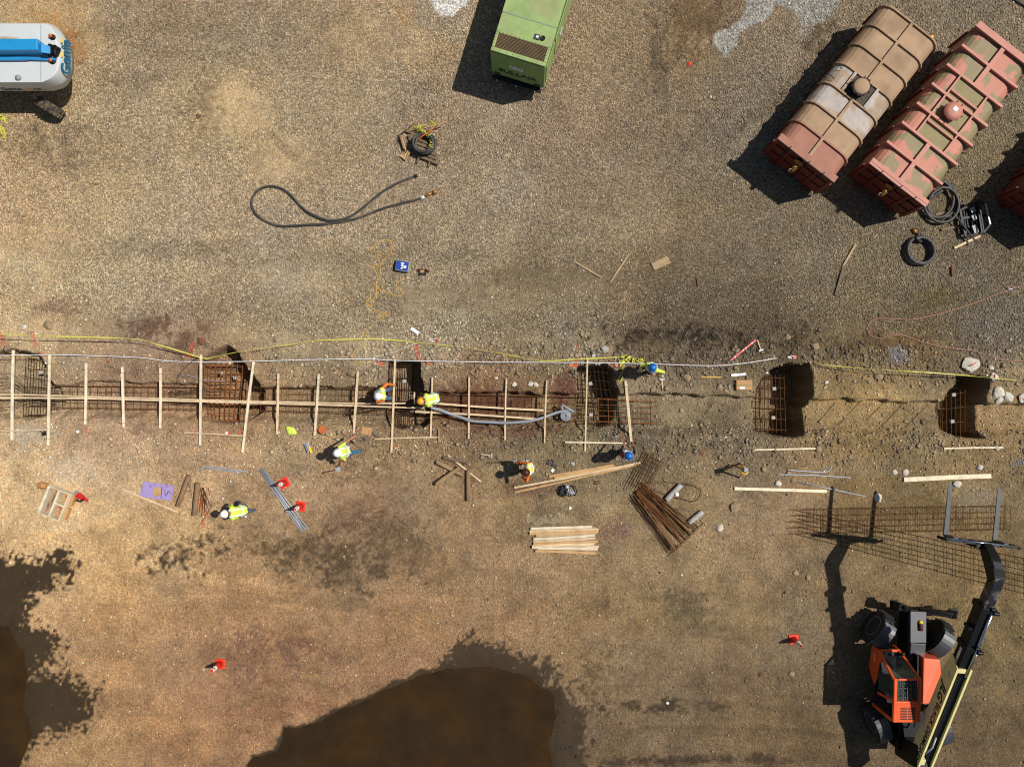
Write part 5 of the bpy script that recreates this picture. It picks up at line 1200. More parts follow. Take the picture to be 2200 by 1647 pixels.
put(MB().tube([gp(897,377,.05), gp(890,380,.05)], .065, 8), 'coupling', M_BLKM, hz)
hose('air_hose', [(2260,600),(2200,613),(2160,625),(2120,640),(2080,655),(2040,668),(2000,678),(1960,686),(1920,685),(1890,684),(1870,690),(1863,703),(1865,716),(1875,724),(1890,727),(1905,722),(1925,720),(1945,722),(1980,735),(2020,745),(2060,750),(2090,753),(2130,767),(2170,775),(2260,778)], .024, mat('pinkish_hose',(140,96,74),rough=.5,var=.15), 'thin pinkish brown air hose looping in from the right edge', 'hose')
tag(MB().tube([gp(2163,620,.03), gp(2174,622,.03)], .04, 8).obj('hose_coupling', M_GALV), 'small metal coupling on the pinkish air hose', 'coupling')
def coil(name, label, cx, cy, rr, r, m, turns, seed, group=None, h0=0.0, tail=None, oval=1.0, sp=.5):
    R = random.Random(seed); P = []; base = gp(cx, cy)
    n = int(turns * 16)
    ox = oy = 0.0
    for i in range(n):
        t = i / 16 * 2 * math.pi
        if i % 16 == 0: tx, ty, tr = R.uniform(-.12,.12)*rr*sp*2, R.uniform(-.12,.12)*rr*sp*2, R.uniform(.84,1.04)
        f = (i % 16) / 16
        k = rr * (1 - .05 * math.sin(t * 1.3 + seed)) * tr
        ox += (tx - ox) * .12; oy += (ty - oy) * .12
        P.append(base + Vector((ox + k * math.cos(t + seed), oy + k * oval * math.sin(t + seed), h0 + r + (i / n) * turns * r * 1.2)))
    if tail: P += [gp(x, y, r) for x, y in tail]
    o = MB().tube(spline(P, .12), r, 8).obj(name, m); return tag(o, label, 'hose', group)
coil('hose_coil', 'big loose coil of grey black hose by the pink tank corner', 2014, 441, .64, .058, M_HOSE, 3.2, 2, 'coiled hoses', tail=[(2035,402),(2048,397)], oval=1.15, sp=1.6)
coil('hose_coil', 'tight round coil of black hose with a brass end on open gravel', 1970, 542, .50, .068, M_HOSE, 2.6, 5, 'coiled hoses', tail=[(1978,520),(1968,500)], sp=.5)
tag(MB().cone(gp(1966,502,.07), gp(1960,492,.07), .075, .07, 10).obj('hose_fitting', M_BRASS), 'brass fitting at the end of the tight black coil', 'fitting')
hose('wire_ring', [(1972,488),(1978,483),(1981,490),(1975,497),(1970,496)], .008, M_BLKM, 'thin wire loop above the tight black coil', 'wire loop', closed=True)
# pallet with coil
plt_ = thing('broken_pallet', 'dark wooden pallet under the coiled hose and yellow tape', 'pallet', gp(908, 318))
an = .42
for k in range(6):
    c = (908 + (-22 + k*9)*math.sin(-an)*-1*.9 + 0, 318 + (-26 + k*10)*1.0)
    a = (c[0]-38*math.cos(an)+8, c[1]-38*math.sin(an)+4); b = (c[0]+30*math.cos(an), c[1]+30*math.sin(an)-2)
    A, B = g(a[0],a[1],.13), g(b[0],b[1],.13); mb = MB(); mb.beam(A, B, .10, .02); put(mb, 'slat', M_OLD, plt_)
for k in (-1, 0, 1):
    A, B = g(908+k*24+10,290+k*8,.06), g(908+k*24-12,350+k*8,.06); put(MB().beam(A, B, .05, .10), 'stringer', M_OLD, plt_)
coil('hose_coil', 'thick black hose coiled on the dark pallet', 911, 309, .40, .05, M_HOSE, 4.5, 9, 'coiled hoses', h0=.15, sp=1.2)
R = random.Random(3)
for i, (a, b, w) in enumerate([((867,337),(861,333),.12),((869,343),(879,325),.13),((880,300),(892,278),.10),((864,298),(872,322),.05),((858,287),(868,320),.05),((884,322),(896,292),.06)]):
    board('offcut', a, b, w, .04, [M_TAN, M_TAN, M_LOGB, M_TAN, M_LOGB, M_OLD][i], ORD[i] + ' wood offcut around the left side of the hose pallet, counted from below' , 'wood', 'offcuts by the hose pallet', .04 + .02*i)
hose('bent_rod', [(889,266,.2),(870,282,.2),(858,291,.2),(862,305,.15),(868,320,.1)], .014, M_RUST, 'rusty bent angle rod left of the hose pallet', 'rod')
hose('tan_stick', [(905,277,.45),(930,270,.45),(960,261,.45)], .02, M_TAN, 'tan stick pointing right out of the yellow tape on the pallet', 'stick')
def tangle(label, boxes, m, seed, hh=.1, r=.018, n=26, name='tape_tangle'):
    R = random.Random(seed); mb = MB()
    for k in range(n):
        (ax, ay, bx, by) = boxes[k % len(boxes)]
        t = R.random(); cx, cy = ax + (bx-ax)*t, ay + (by-ay)*t
        pts = [gp(cx + R.uniform(-7,7), cy + R.uniform(-6,6), R.uniform(.02, hh)) for _ in range(4)]
        mb.tube(spline(pts, .05), r, 4, flat=.3)
    return tag(mb.obj(name, m), label, 'tape')
tangle('yellow tape tangled over the coiled hose on the pallet', [(885,285,945,268),(900,280,925,300),(920,290,930,330)], M_TAPE, 4, .5, .016, 34)
hose('orange_strap', [(898,302,.4),(908,292,.5),(918,286,.5),(926,280,.52),(932,272,.5)], .02, M_ORSL, 'short orange strap in the yellow tape on the pallet', 'strap')
tangle('tangle of yellow tape beside the blue-helmeted worker in lime', [(1335,768,1352,768),(1350,774,1378,776),(1335,772,1338,790),(1332,778,1350,776)], M_TAPE, 8, .12, .018, 30)
hose('tape_strand', [(1341,783,.04),(1336,790,.05),(1338,798,.05),(1333,806,.05),(1327,818,.04),(1332,822,.03),(1337,808,.05)], .022, M_TAPE, 'yellow tape strand hanging from the tangle to the wide plank', 'tape', n=4)
tangle('yellow rope with an orange end at the left edge below the boom lift', [(0,250,14,262),(4,270,10,298)], M_TAPE, 12, .08, .022, 22)
CORD = [(867,590),(868,596),(862,602),(853,608),(851,613),(855,619),(866,625),(867,630),(862,636),(852,636),(840,631),(825,626),(812,620),(807,613),(809,606),(815,598),(817,590),(816,580),(818,570),(821,563),(830,553),(839,545),(843,530),(845,520),(838,517),(820,516),(812,525),(800,529),(796,534),(803,541),(815,542),(821,545),(820,550),(812,549),(806,546),(808,554),(815,560),(816,566),(805,570),(803,577),(810,588),(812,600),(808,612),(809,632),(800,643),(790,643),(787,650),(793,658),(800,655),(803,650),(799,644),(797,662),(800,671),(808,668),(813,668),(825,675),(835,680),(838,674),(830,670),(822,676),(825,682),(820,687),(813,683),(812,676),(812,687),(800,697),(790,708),(786,720),(784,730),(778,745),(762,755),(757,765),(765,775),(778,781),(795,776)]
hose('extension_cord', CORD, .013, M_CORD, 'thin yellow cord wandering down from the blue laser box', 'cord', n=5)
def tape(name, pts, w, label, m=M_TAPE):
    P = spline([g(*p) for p in pts], .15); mb = MB(); R = random.Random(len(pts)); n = len(P); ph = 0
    rs = []
    for i, p in enumerate(P):
        d = (P[min(i+1,n-1)] - P[max(i-1,0)]).normalized(); s = d.cross(Vector((0,0,1))).normalized(); ph += R.uniform(-.35,.5)
        a = s*math.cos(ph)*w/2 + Vector((0,0,1))*math.sin(ph)*w/2*.7; b = a.cross(d).normalized()*.004
        rs.append([p-a-b, p+a-b, p+a+b, p-a+b])
    mb.rings(rs); return tag(mb.obj(name, m), label, 'tape')
tape('barrier_tape', [(-30,716,.9),(75,721,.85),(150,723,.8),(290,728,.75),(345,742,.6),(400,758,.4),(434,769,.12),(445,770,.15),(500,758,.45),(560,748,.5),(640,738,.25),(670,732,.05),(740,729,.06),(800,728,.05),(850,731,.05),(900,737,.05),(950,741,.05),(1010,748,.25),(1080,760,.12),(1140,772,.08),(1175,775,.06),(1230,772,.08),(1290,769,.08),(1340,766,.08)], .042, 'long yellow barrier tape strung above the trench from the left edge')
tape('barrier_tape', [(1752,777,.1),(1766,783,.3),(1880,793,.75),(1980,799,.75),(2060,805,.6),(2184,817,.1)], .03, 'straight yellow line stretched over the right end of the trench')
hose('guide_line', [(-30,764,.12),(105,762,.14),(200,764,.1),(300,768,.08),(345,774,.08),(370,776,.08),(430,777,.14),(545,776,.14),(640,773,.12),(780,771,.1),(850,774,.14),(1000,777,.12),(1100,778,.12),(1262,779,.14),(1380,781,.14),(1500,785,.12),(1560,784,.12),(1620,777,.1),(1668,769,.05)], .016, M_WHITE, 'long thin white line running along the top edge of the trench', 'line', n=5)
hose('guide_line', [(892,738,.03),(862,750,.03),(835,760,.03),(800,767,.03)], .008, M_WHITE, 'short faint white string slanting down to the third pit', 'line', n=4)
hose('black_hose', [(2168,-8),(2182,4),(2215,24)], .04, M_BLKM, 'black hose at the top right corner of the photo', 'hose')
tangle('small purple and grey debris above the white square block', [(1180,990,1192,1002)], mat('purple_debris',(96,82,88)), 14, .08, .02, 14, 'debris_scrap')
# grey lay-flat hose
lf = thing('layflat_hose', 'grey flat hose held by the bending worker, ending in a small coil', 'hose', gp(1080, 890))
P = spline([g(*p) for p in [(927,876,.5),(945,880,.35),(965,888,.2),(990,896,.14),(1015,904,.14),(1045,906,.13),(1090,908,.13),(1130,905,.13),(1160,899,.1),(1190,888,.02),(1215,882,.0),(1234,884,-.02)]], .1)
n = len(P); rs = []
for i, p in enumerate(P):
    d = (P[min(i+1,n-1)] - P[max(i-1,0)]).normalized(); s = d.cross(Vector((0,0,1))).normalized()*.052; b = Vector((0,0,.012))
    rs.append([p-s-b*.3, p-b, p+s-b*.3, p+s+b*.3, p+b, p-s+b*.3])
M_LF = mat('grey_layflat',(136,140,146),rough=.4,var=.15,vs=6)
put(MB().rings(rs, True), 'flat_length', M_LF, lf)
mb = MB(); cc0 = g(1215, 893, -.05)
for k, rr in enumerate((.06,.10,.14,.18)): mb.tube([cc0 + Vector((rr*math.cos(t), rr*math.sin(t), .02*(4-k))) for t in [i*.39 for i in range(16)]], .026, 6, closed=True)
put(mb, 'coil', M_LF, lf)
mb = MB(); mb.tube(spline([g(1210,880,0), g(1206,874,.03), g(1210,870,.05), g(1218,876,.05), g(1232,884,.02)], .06), .045, 7, flat=.5); put(mb, 'folded_end', M_LF, lf)

# ---------------------------------------------------------------- cones
def make_cone(px, py, label, tx, ty, rz, ax, ay):
    b = gp(px, py); t = thing('traffic_cone', label, 'traffic cone', b, rz, 'orange traffic cones'); t.rotation_euler = (tx, ty, rz)
    mb = MB(); rs = []
    for z, e in ((0,.185),(.03,.185),(.045,.165)):
        ring = []
        for cx, cy, a0 in ((1,1,0),(-1,1,1.57),(-1,-1,3.14),(1,-1,4.71)):
            for k in range(4):
                a = a0 + k*.523; ring.append((cx*(e-.03)+.03*math.cos(a), cy*(e-.03)+.03*math.sin(a), z))
        rs.append(ring)
    mb.rings(rs); mb.obj('base', M_CONE, t)
    f = lambda z: .135 - z*.115
    MB().lathe([(f(.04),.045),(f(.4),.40),(f(.52),.52),(f(.66),.66),(f(.9),.89),(.025,.91),(.01,.91)], n=20).obj('body', M_CONE, t)
    MB().lathe([(f(.44)+.001,.44),(f(.44)+.006,.441),(f(.60)+.006,.599),(f(.60)+.001,.60)], n=20).obj('white_band', M_REFL if False else M_WHITE, t)
    MB().lathe([(f(.66)+.001,.66),(f(.66)+.006,.661),(f(.77)+.006,.769),(f(.77)+.001,.77)], n=20).obj('white_band', M_WHITE, t)
make_cone(472.5,1425,'orange cone standing alone on bare dirt at lower left',0,0,0.0,0,0)
make_cone(1705,1372.5,'orange cone standing left of the telehandler shadow',0,0,0.05,0,0)
make_cone(611,1037,'orange cone leaning over the upper part of the grey pipe bundle',.0,0,.45,0,0)
make_cone(646,1087,'orange cone over the lower part of the grey pipe bundle',.02,0,-.25,0,0)

# ---------------------------------------------------------------- pipes
def pipe(name, pts, r, m, label, group=None, cat='pipe', z=None):
    P = [gp(p[0], p[1], r + (p[2] if len(p) > 2 else 0)) for p in pts]
    return tag(MB().tube(spline(P, .15) if len(P) > 2 else P, r, 8).obj(name, m), label, cat, group)
for i, (a, b) in enumerate([((557,1008),(648,1142)),((560,1007),(652,1141)),((563,1006),(656,1139)),((566,1007),(663,1136)),((562,1010),(659,1138))]):
    pipe('conduit', [a + (.0 if i < 4 else .05,), b + (.0 if i < 4 else .05,)], .024, M_GALV, ORD[i] + ' grey conduit of the slanting bundle under the two cones, from the left', 'conduit bundle')
pipe('conduit', [(583,1062),(590,1058),(600,1063),(625,1095),(651,1140)], .022, M_GALV, 'grey conduit with a bent top lying along the cone bundle', 'conduit bundle')
pipe('conduit', [(432,1016),(433,1008),(440,1002),(452,1002),(490,1007),(534,1013)], .026, M_GALV, 'bent grey conduit beside the pale planks, hooked at its left end')
pipe('conduit', [(444,1005),(480,1010),(515,1014)], .024, M_GALV, 'straight grey conduit tucked along the hooked one')
tag(MB().cone(gp(614,1097,.06), gp(622,1098,.06), .06, .05, 12).obj('glass_jar', M_LF), 'small bluish jar left of the lower cone', 'jar')
pipe('conduit', [(1691,1009),(1730,1012),(1768,1014),(1779,1012),(1785,1005),(1786,1000)], .022, M_GALV, 'hooked grey conduit with its hook at the right end')
pipe('conduit', [(1669,1019),(1740,1020),(1828,1026)], .022, M_GALV, 'long grey conduit below the right-hooked one')
pipe('conduit', [(1706,1033),(1860,1066)], .022, M_GALV, 'long slanting grey conduit crossing the fork shadow')

# ---------------------------------------------------------------- small gear
def rbox(name, px, py, sx, sy, h, m, label, cat, rz=0.0, z=0.0, bevel=.01, parent=None):
    o = MB().box(-sx/2, sx/2, -sy/2, sy/2, 0, h).obj(name, m, parent, gp(px, py, z) if parent is None else None, rz, bevel=bevel)
    if label: tag(o, label, cat)
    return o
lb = thing('laser_box', 'open blue instrument box with white stickers at the end of the yellow cord', 'instrument', gp(866, 573), -.16)
MB().box(-.26,.26,-.20,.20,0,.22).obj('case', M_GREY, lb, bevel=.02); MB().box(-.23,.23,-.17,.17,.221,.24).obj('blue_panel', M_BLUE, lb)
for x, y, a, b in ((.0,.09,.13,.05),(.11,-.03,.10,.10),(-.0,-.10,.08,.05)): MB().box(x-a/2,x+a/2,y-b/2,y+b/2,.2401,.246).obj('sticker', M_TXW, lb)
MB().lathe([(.01,.25),(.045,.25),(.05,.241),(.01,.241)], (0,0,0), 16).obj('dial', M_WHITE, lb)
MB().tube([(-.20,-.21,.1),(-.33,-.20,.02),(-.36,.0,.02),(-.33,.16,.02),(-.27,.18,.05)], .02, 7).obj('carry_handle', M_BLKM, lb)
for i, (x, y, rz, l) in enumerate([(903,580,.3,'left dark red cordless drill beside the laser box'),(919,582,-.5,'right dark red cordless drill beside the laser box')]):
    t = thing('cordless_drill', l, 'power tool', gp(x, y), rz, 'drills on the gravel'); MB().cone((-.1,0,.06),(.08,0,.06),.045,.035,10).obj('drill_body', mat('dark_red_plastic',(96,26,30)), t); MB().beam((-.03,0,.06),(-.05,-.16,.05),.05,.05).obj('grip', M_BLKM, t); MB().box(-.1,.02,-.20,-.13,.0,.08).obj('battery', M_BLKM, t)
    if i == 0: MB().box(-.08,.12,-.075,-.055,.02,.06).obj('yellow_strip', M_YEL, t)
hose('drill_lead', [(906,590),(898,600),(884,604),(878,602)], .007, M_BLKM, 'thin black lead below the drills, upper strand', 'lead', n=4); hose('drill_lead', [(915,590),(905,604),(890,613),(880,606)], .007, M_BLKM, 'thin black lead below the drills, lower strand', 'lead', n=4)
for i, (x, y, sx, sy, h, m, rz, l) in enumerate([(2045,583,.12,.34,.09,M_ROCKB,.05,'red brown brick on the gravel below the coils'),(788,925,.38,.28,.04,M_CARD,-.12,'flat cardboard piece below the plank by the crouching worker'),
    (1499,606,.10,.30,.08,M_ROCKB,.1,'dark brown brick above the dark wet soil'),(1112,972,.12,.08,.06,M_ROCKB,.2,'small dark lump on the dirt above the shoveling worker')]):
    rbox('loose_piece', x, y, sx, sy, h, m, l, 'debris', rz)
cb = thing('cardboard_box', 'closed cardboard box with a green stripe on the grey soil', 'box', gp(1597,827), .0)
MB().box(-.30,.30,-.19,.19,0,.16).obj('carton', M_CARD, cb, bevel=.006); MB().box(-.302,.302,-.03,-.0,.161,.165).obj('green_tape', mat('green_print',(90,120,84)), cb); MB().box(-.18,.02,-.15,-.07,.161,.166).obj('label_sheet', M_TXW, cb)
lv = thing('spirit_level', 'long red spirit level lying slantwise on dark gravel', 'level', gp(1596,752,.01), math.atan2(44,51)-.03)
MB().box(-.62,.62,-.035,.035,0,.05).obj('level_body', M_RED, lv)
for xx in (-.42,-.02,.12,.42): MB().box(xx-.03,xx+.03,-.015,.015,.051,.056).obj('vial', M_WHITE, lv)
def hammer(px, py, ang, L, label, head=M_GALV, hm=M_PINE):
    t = thing('hammer', label, 'hammer', gp(px, py, .02), ang); MB().beam((0,0,.02),(L,0,.03),.035,.03).obj('handle', hm, t); MB().beam((L,-.09,.04),(L,.09,.04),.055,.055).obj('head', head, t); return t
hammer(1033,975,-.13,.42,'wooden-handled hammer on the dirt above the crouching grey-tool worker'); hammer(1626,730,-1.25,.42,'light hammer beside the red spirit level'); hammer(1424,838,1.65,.42,'hammer on the soil beside the worker in lime with blue helmet')
t = thing('bolt_cutter', 'white handled cutter with red jaws by the fifth pit', 'tool', gp(1696,767,.03), 0); MB().beam((-.1,-.0,.02),(.14,.05,.02),.025,.02).obj('handle', M_WHITE, t); MB().beam((-.1,0,.02),(.13,-.07,.02),.025,.02).obj('handle', M_WHITE, t); MB().box(.13,.24,-.06,.05,0,.04).obj('jaw', M_RED, t)
t = thing('bolt_cutter', 'white handled cutter with red jaws lying above the yellow tape', 'tool', gp(928,731,.03), -.1); MB().beam((-.1,.03,.02),(.14,.05,.02),.025,.02).obj('handle', M_WHITE, t); MB().beam((-.1,0,.02),(.13,-.04,.02),.025,.02).obj('handle', M_WHITE, t); MB().box(.13,.24,-.04,.05,0,.04).obj('jaw', M_RED, t)
t = thing('spirit_level', 'short yellow and silver level standing on dirt left of the walking worker', 'level', gp(663,961), .38); MB().box(-.09,.09,-.18,.18,0,.12).obj('level_frame', M_GALV, t, bevel=.01); MB().box(-.05,-.03,-.15,.17,.121,.13).obj('groove', M_BLKM, t); MB().box(.03,.10,-.24,-.0,.02,.15).obj('yellow_cap', M_YEL, t)
t = thing('shovel', 'dark shovel half lost in dark dirt below the walking worker', 'shovel', gp(700,1013,.03), .3); MB().beam((-.02,0,.02),(.38,-.05,.02),.035,.03).obj('handle', M_BLKM, t); MB().tube([(0,0,.03),(-.1,.05,.03),(-.1,-.05,.03)], .014, 6, closed=True).obj('grip', M_BLKM, t); MB().add([(.36,-.10,.02),(.52,-.16,.01),(.6,-.05,.0),(.52,.07,.01),(.38,.02,.03)], [(0,1,2,3,4)]).obj('blade', M_GREY, t); MB().tube([(.45,.05,.04),(.6,.1,.04),(.72,.28,.04)], .018, 6).obj('strap', M_BLKM, t)
# lime bag, orange hard hat on the ground
bg_ = MB(); bm = []; 
for k, (z, e) in enumerate(((0,1),(.03,1.05),(.06,.8),(.08,.35))):
    bm.append([(e*(.22 if i % 3 else .17)*math.cos(i*.524+.3), e*(.15 if i % 4 else .20)*math.sin(i*.524), z + .02*math.sin(i*2)) for i in range(12)])
tag(bg_.rings(bm, True).obj('folded_vest', M_LIME, None, gp(626,925)), 'crumpled lime green vest on the dirt', 'vest')
def helmet(parent, c, m, rz=0.0, tilt=0.0, r=.136):
    mb = MB(); mb.lathe([(r*1.14,-.012),(r*1.16,0),(r*1.02,.012),(r*.98,.05),(r*.86,.10),(r*.6,.145),(r*.3,.162),(.004,.166)], n=20)
    rs = []
    for i in range(7):
        a = -1.1 + i*.366; rs.append([(r*1.0*math.sin(a), r*1.0*math.cos(a), .012), (r*1.0*math.sin(a), r*1.0*math.cos(a), -.008), (r*1.12*math.sin(a), r*(1.12+.22*math.cos(a*1.3))*math.cos(a), -.022), (r*1.12*math.sin(a), r*(1.12+.22*math.cos(a*1.3))*math.cos(a), -.008)])
    mb.rings(rs, True); mb.tube([(0, r*.9, .07), (0, r*.55, .150), (0, 0, .172), (0, -r*.55, .150), (0,-r*.9,.07)], .012, 6)
    o = mb.obj('hard_hat', m, parent); o.matrix_local = Matrix.Translation(c) @ Matrix.Rotation(rz,4,'Z') @ Matrix.Rotation(tilt,4,'X') ; return o
hh = helmet(None, gp(695,922,.16), mat('dull_orange',(196,104,58),var=.2), .4, 2.75)
MB().lathe([(.01,.02),(.11,.02),(.12,-.005),(.01,-.006)]).obj('hat_liner', M_BLKM, hh); tag(hh, 'orange hard hat lying on the dirt right of the lime vest', 'hard hat')
# purple foam board
pf = thing('foam_sheet', 'purple foam sheet with drawn marks and a brown disc', 'foam sheet', gp(337,1054), -.08)
MB().add([(-.64,-.26,0),(.60,-.33,0),(.66,.26,0),(-.52,.32,0),(-.64,-.26,.04),(.60,-.33,.04),(.66,.26,.04),(-.52,.32,.04)], [(3,2,1,0),(4,5,6,7),(0,1,5,4),(1,2,6,5),(2,3,7,6),(3,0,4,7)]).obj('sheet', M_PURP, pf)
mk = MB(); mk.beam((.20,-.27,.044),(.20,.24,.044),.02,.004); mk.tube([(.38+.06*math.cos(i*.7),.22+.03*math.sin(i*.7),.044) for i in range(9)], .006, 4, closed=True)
R = random.Random(2); mk.tube([(.28 + .04*i, -.18 + .26*R.random(), .044) for i in range(9)], .007, 4); mk.tube([(.30 + .03*i, -.2 + .24*R.random(), .044) for i in range(9)], .006, 4)
mk.tube([(-.56+.02*(i%2), .18-.05*i, .044) for i in range(6)], .006, 4); mk.beam((-.28,.2,.044),(-.24,.13,.044),.014,.004); mk.beam((-.24,.21,.044),(-.2,.13,.044),.014,.004); mk.beam((-.1,.22,.044),(-.04,.2,.044),.014,.004)
mk.obj('pen_marks', M_INK, pf); dk = MB(); dk.rings([[(.04+ .16*math.cos(i*.524)*1.0, -.02+.19*math.sin(i*.524), z) for i in range(12)] for z in (.041,.065)]); dk.obj('brown_disc', M_TAN, pf)
# wooden bin
bn = thing('wooden_bin', 'pale wooden bin with three compartments of stakes and scrap', 'bin', gp(128,1078), math.radians(-22))
hx, hy, hz_ = .44, .55, .42
for nm, b in (('side', (-hx,hx,hy-.03,hy)), ('side', (-hx,hx,-hy,-hy+.03)), ('side', (-hx,-hx+.10,-hy+.031,hy-.031)), ('side', (hx-.04,hx,-hy+.031,hy-.031)), ('divider', (-.02,.06,-hy+.031,hy-.031)), ('divider', (.061,hx-.041,.0,.06))):
    MB().box(b[0],b[1],b[2],b[3],.02,hz_ - (.01 if nm == 'divider' else 0)).obj(nm, M_PINE2, bn)
MB().box(-hx+.11,hx-.05,-hy+.04,hy-.04,.0,.05).obj('floor', M_CARD, bn)
R = random.Random(8)
for k in range(26):
    a = (R.uniform(-.30,-.06), R.uniform(-.45,-.1), .12+R.random()*.2); b = (R.uniform(-.30,-.06), R.uniform(.1,.45), .12+R.random()*.2)
    MB().beam(a, b, .025, .02).obj('stake', M_OLD if k % 3 else M_PINE3, bn)
for k in range(14):
    x = R.uniform(.1,.36); y = R.uniform(-.45,-.06); MB().beam((x,y,.15),(x+R.uniform(-.08,.08),y+R.uniform(-.12,.12),.22+R.random()*.12), .03,.02).obj('offcut', [M_RED,M_PINE,M_GREY,M_TAN][k%4], bn)
for k in range(12):
    x = R.uniform(.1,.36); y = R.uniform(.1,.46); MB().beam((x,y,.15),(x+R.uniform(-.08,.08),y+R.uniform(-.12,.12),.2+R.random()*.12), .03,.02).obj('offcut', [M_PINE,M_TAN][k%2], bn)
MB().box(hx+.001,hx+.10,-hy+.05,-.05,0,.20).obj('side_crate', M_CARD, bn); MB().box(hx+.001,hx+.12,.05,hy-.02,0,.22).obj('side_crate', M_CARD, bn)
cbx = thing('cardboard_box', 'open cardboard box touching the wooden bin at its upper left', 'box', gp(96,1042), -.1)
for b in ((-.16,.16,.10,.115),(-.16,.16,-.115,-.10),(-.16,-.145,-.099,.099),(.145,.16,-.099,.099)): MB().box(*b,0,.24).obj('side', M_CARD, cbx)
MB().box(-.144,.144,-.099,.099,0,.01).obj('bottom', M_CARD, cbx)
cs = thing('cutoff_saw', 'red and grey chainsaw-like cut-off saw right of the wooden bin', 'saw', gp(177,1066), -.62)
MB().box(-.16,.12,-.07,.10,.03,.24).obj('saw_body', M_RED, cs, bevel=.03); MB().box(-.30,-.10,-.05,.09,.05,.18).obj('engine', M_GREY, cs, bevel=.02); MB().box(.0,.14,-.16,.0,.04,.2).obj('rear_housing', M_BLKM, cs, bevel=.02)
MB().tube([(-.05,-.14,.08),(-.02,-.17,.25),(.1,-.12,.28),(.2,.0,.18)], .02, 7).obj('handle', M_BLKM, cs); MB().box(.12,.30,-.03,.06,.03,.12).obj('red_grip', M_RED, cs, bevel=.02); MB().box(.02,.08,-.10,-.04,.201,.21).obj('decal', M_YEL, cs)
# small compaction machine / saw at 1218,1052
cm = thing('chop_saw', 'small dark machine with curved guards below the long lumber', 'machine', gp(1218,1053), -.25)
MB().box(-.28,.05,-.20,.14,.02,.18).obj('machine_base', M_BLKM, cm, bevel=.04); MB().lathe([(.02,-.03),(.17,-.03),(.19,-.01),(.19,.03),(.17,.05),(.02,.05)], (.12,-.02,.24), 20, 'y').obj('blade_guard', M_GREY, cm)
MB().cone((-.12,.15,.2),(.02,.15,.2),.08,.08,12).obj('motor', M_GALV, cm); MB().tube([(.05,.20,.1),(.22,.26,.14),(.36,.10,.14),(.34,-.08,.12),(.15,-.16,.1)], .025, 7).obj('frame_tube', M_BLKM, cm); MB().tube([(-.28,.1,.1),(-.36,-.05,.1),(-.25,-.22,.1),(-.05,-.26,.1)], .022, 7).obj('frame_tube', M_BLKM, cm)
for k in range(3): MB().tube([(.0+.09*k, .10,.30),(.05+.09*k,.0,.34),(.0+.09*k,-.13,.30)], .016, 6).obj('guard_rib', M_TXW, cm)
# skid attachment by the coils
sk = thing('skid_attachment', 'black skid steer attachment with open frame near the big hose coil', 'attachment', gp(2094,470), 0)
def kp(px, py, h): return g(px, py, h) - sk.location
fr = MB(); O = [(2062,452,.25),(2098,434,.3),(2117,437,.4),(2127,482,.4),(2113,500,.35),(2074,508,.25)]
for i in range(6): fr.beam(kp(*O[i]), kp(*O[(i+1)%6]), .07, .07)
fr.beam(kp(2098,434,.3), kp(2109,503,.3), .08, .14); fr.beam(kp(2103,434,.5), kp(2114,500,.5), .04, .04); fr.beam(kp(2060,470,.2), kp(2120,462,.2), .08, .06)
fr.obj('frame', M_BLACK, sk)
MB().beam(kp(2117,437,.48), kp(2127,482,.48), .05, .05).obj('top_bar', M_GALV, sk)
for a, b in (((2090,462,.28),(2096,472,.28)),((2092,484,.28),(2098,500,.28)),((2088,446,.28),(2092,456,.28))): MB().beam(kp(*a), kp(*b), .16, .04).obj('plate', M_GREY, sk)
mb = MB()
for k in range(7): mb.beam(kp(2060+k*5,456-k*2,.12), kp(2066+k*5,505-k*1.5,.12), .03, .05)
mb.obj('tines', M_BLACK, sk); MB().beam(kp(2058,468,.34), kp(2098,521,.30), .06, .03).obj('chain_guard', M_BLKM, sk)
# tripod
tp = thing('survey_tripod', 'orange and yellow survey tripod with a grey laser head', 'tripod', gp(1583,1006), 0)
top = g(1599, 1008, 1.05) - tp.location
for (x, y) in ((1567,997),(1592,994),(1590,1026)):
    f = gp(x, y) - tp.location; lg = MB(); n_ = (top - f).cross(Vector((0,0,1))).normalized()*.03
    lg.beam(f + n_*.3, top*.95 + f*.05 + n_, .03, .03); lg.beam(f - n_*.3, top*.95 + f*.05 - n_, .03, .03); lg.beam(f, f*.45 + top*.55, .05, .04)
    lo_ = lg.obj('leg', mat('tripod_orange',(206,120,34)), tp); MB().cone(f, f + (top-f)*.06, .02, .04, 8).obj('foot', M_TXW, lo_)
MB().lathe([(.02,0),(.10,0),(.10,.04),(.05,.06),(.02,.06)], top).obj('head_plate', M_YEL, tp); MB().box(top.x-.08,top.x+.08,top.y-.08,top.y+.08,top.z+.06,top.z+.24).obj('laser_head', M_LF, tp, bevel=.02)
MB().tube([top+Vector((-.08,.0,.1)), top+Vector((-.13,-.12,.12)), top+Vector((.02,-.17,.12)), top+Vector((.12,-.08,.12))], .02, 6).obj('yellow_guard', M_YEL, tp)
# mesh scrap at right edge
t = thing('wire_grid', 'dark wire grid piece cut off by the right edge', 'grid', gp(2188,993), .15); 
for k in range(8): MB().beam((-.3+k*.09,-.12,.04),(-.3+k*.09,.12,.04),.012,.012).obj('wire', M_DGREY, t)
for k in range(4): MB().beam((-.35,-.1+k*.07,.05),(.4,-.1+k*.07,.05),.012,.012).obj('wire', M_DGREY, t)
t = thing('plastic_clamp', 'black clamp at the lower end of the second plank', 'clamp', gp(97,932,.03), .3); MB().box(-.07,.07,-.05,.09,0,.08).obj('clamp_body', M_BLKM, t, bevel=.01); MB().tube([(-.05,.09,.04),(-.1,.16,.05),(.02,.19,.05),(.06,.1,.04)], .018, 6).obj('clamp_arm', M_BLKM, t)
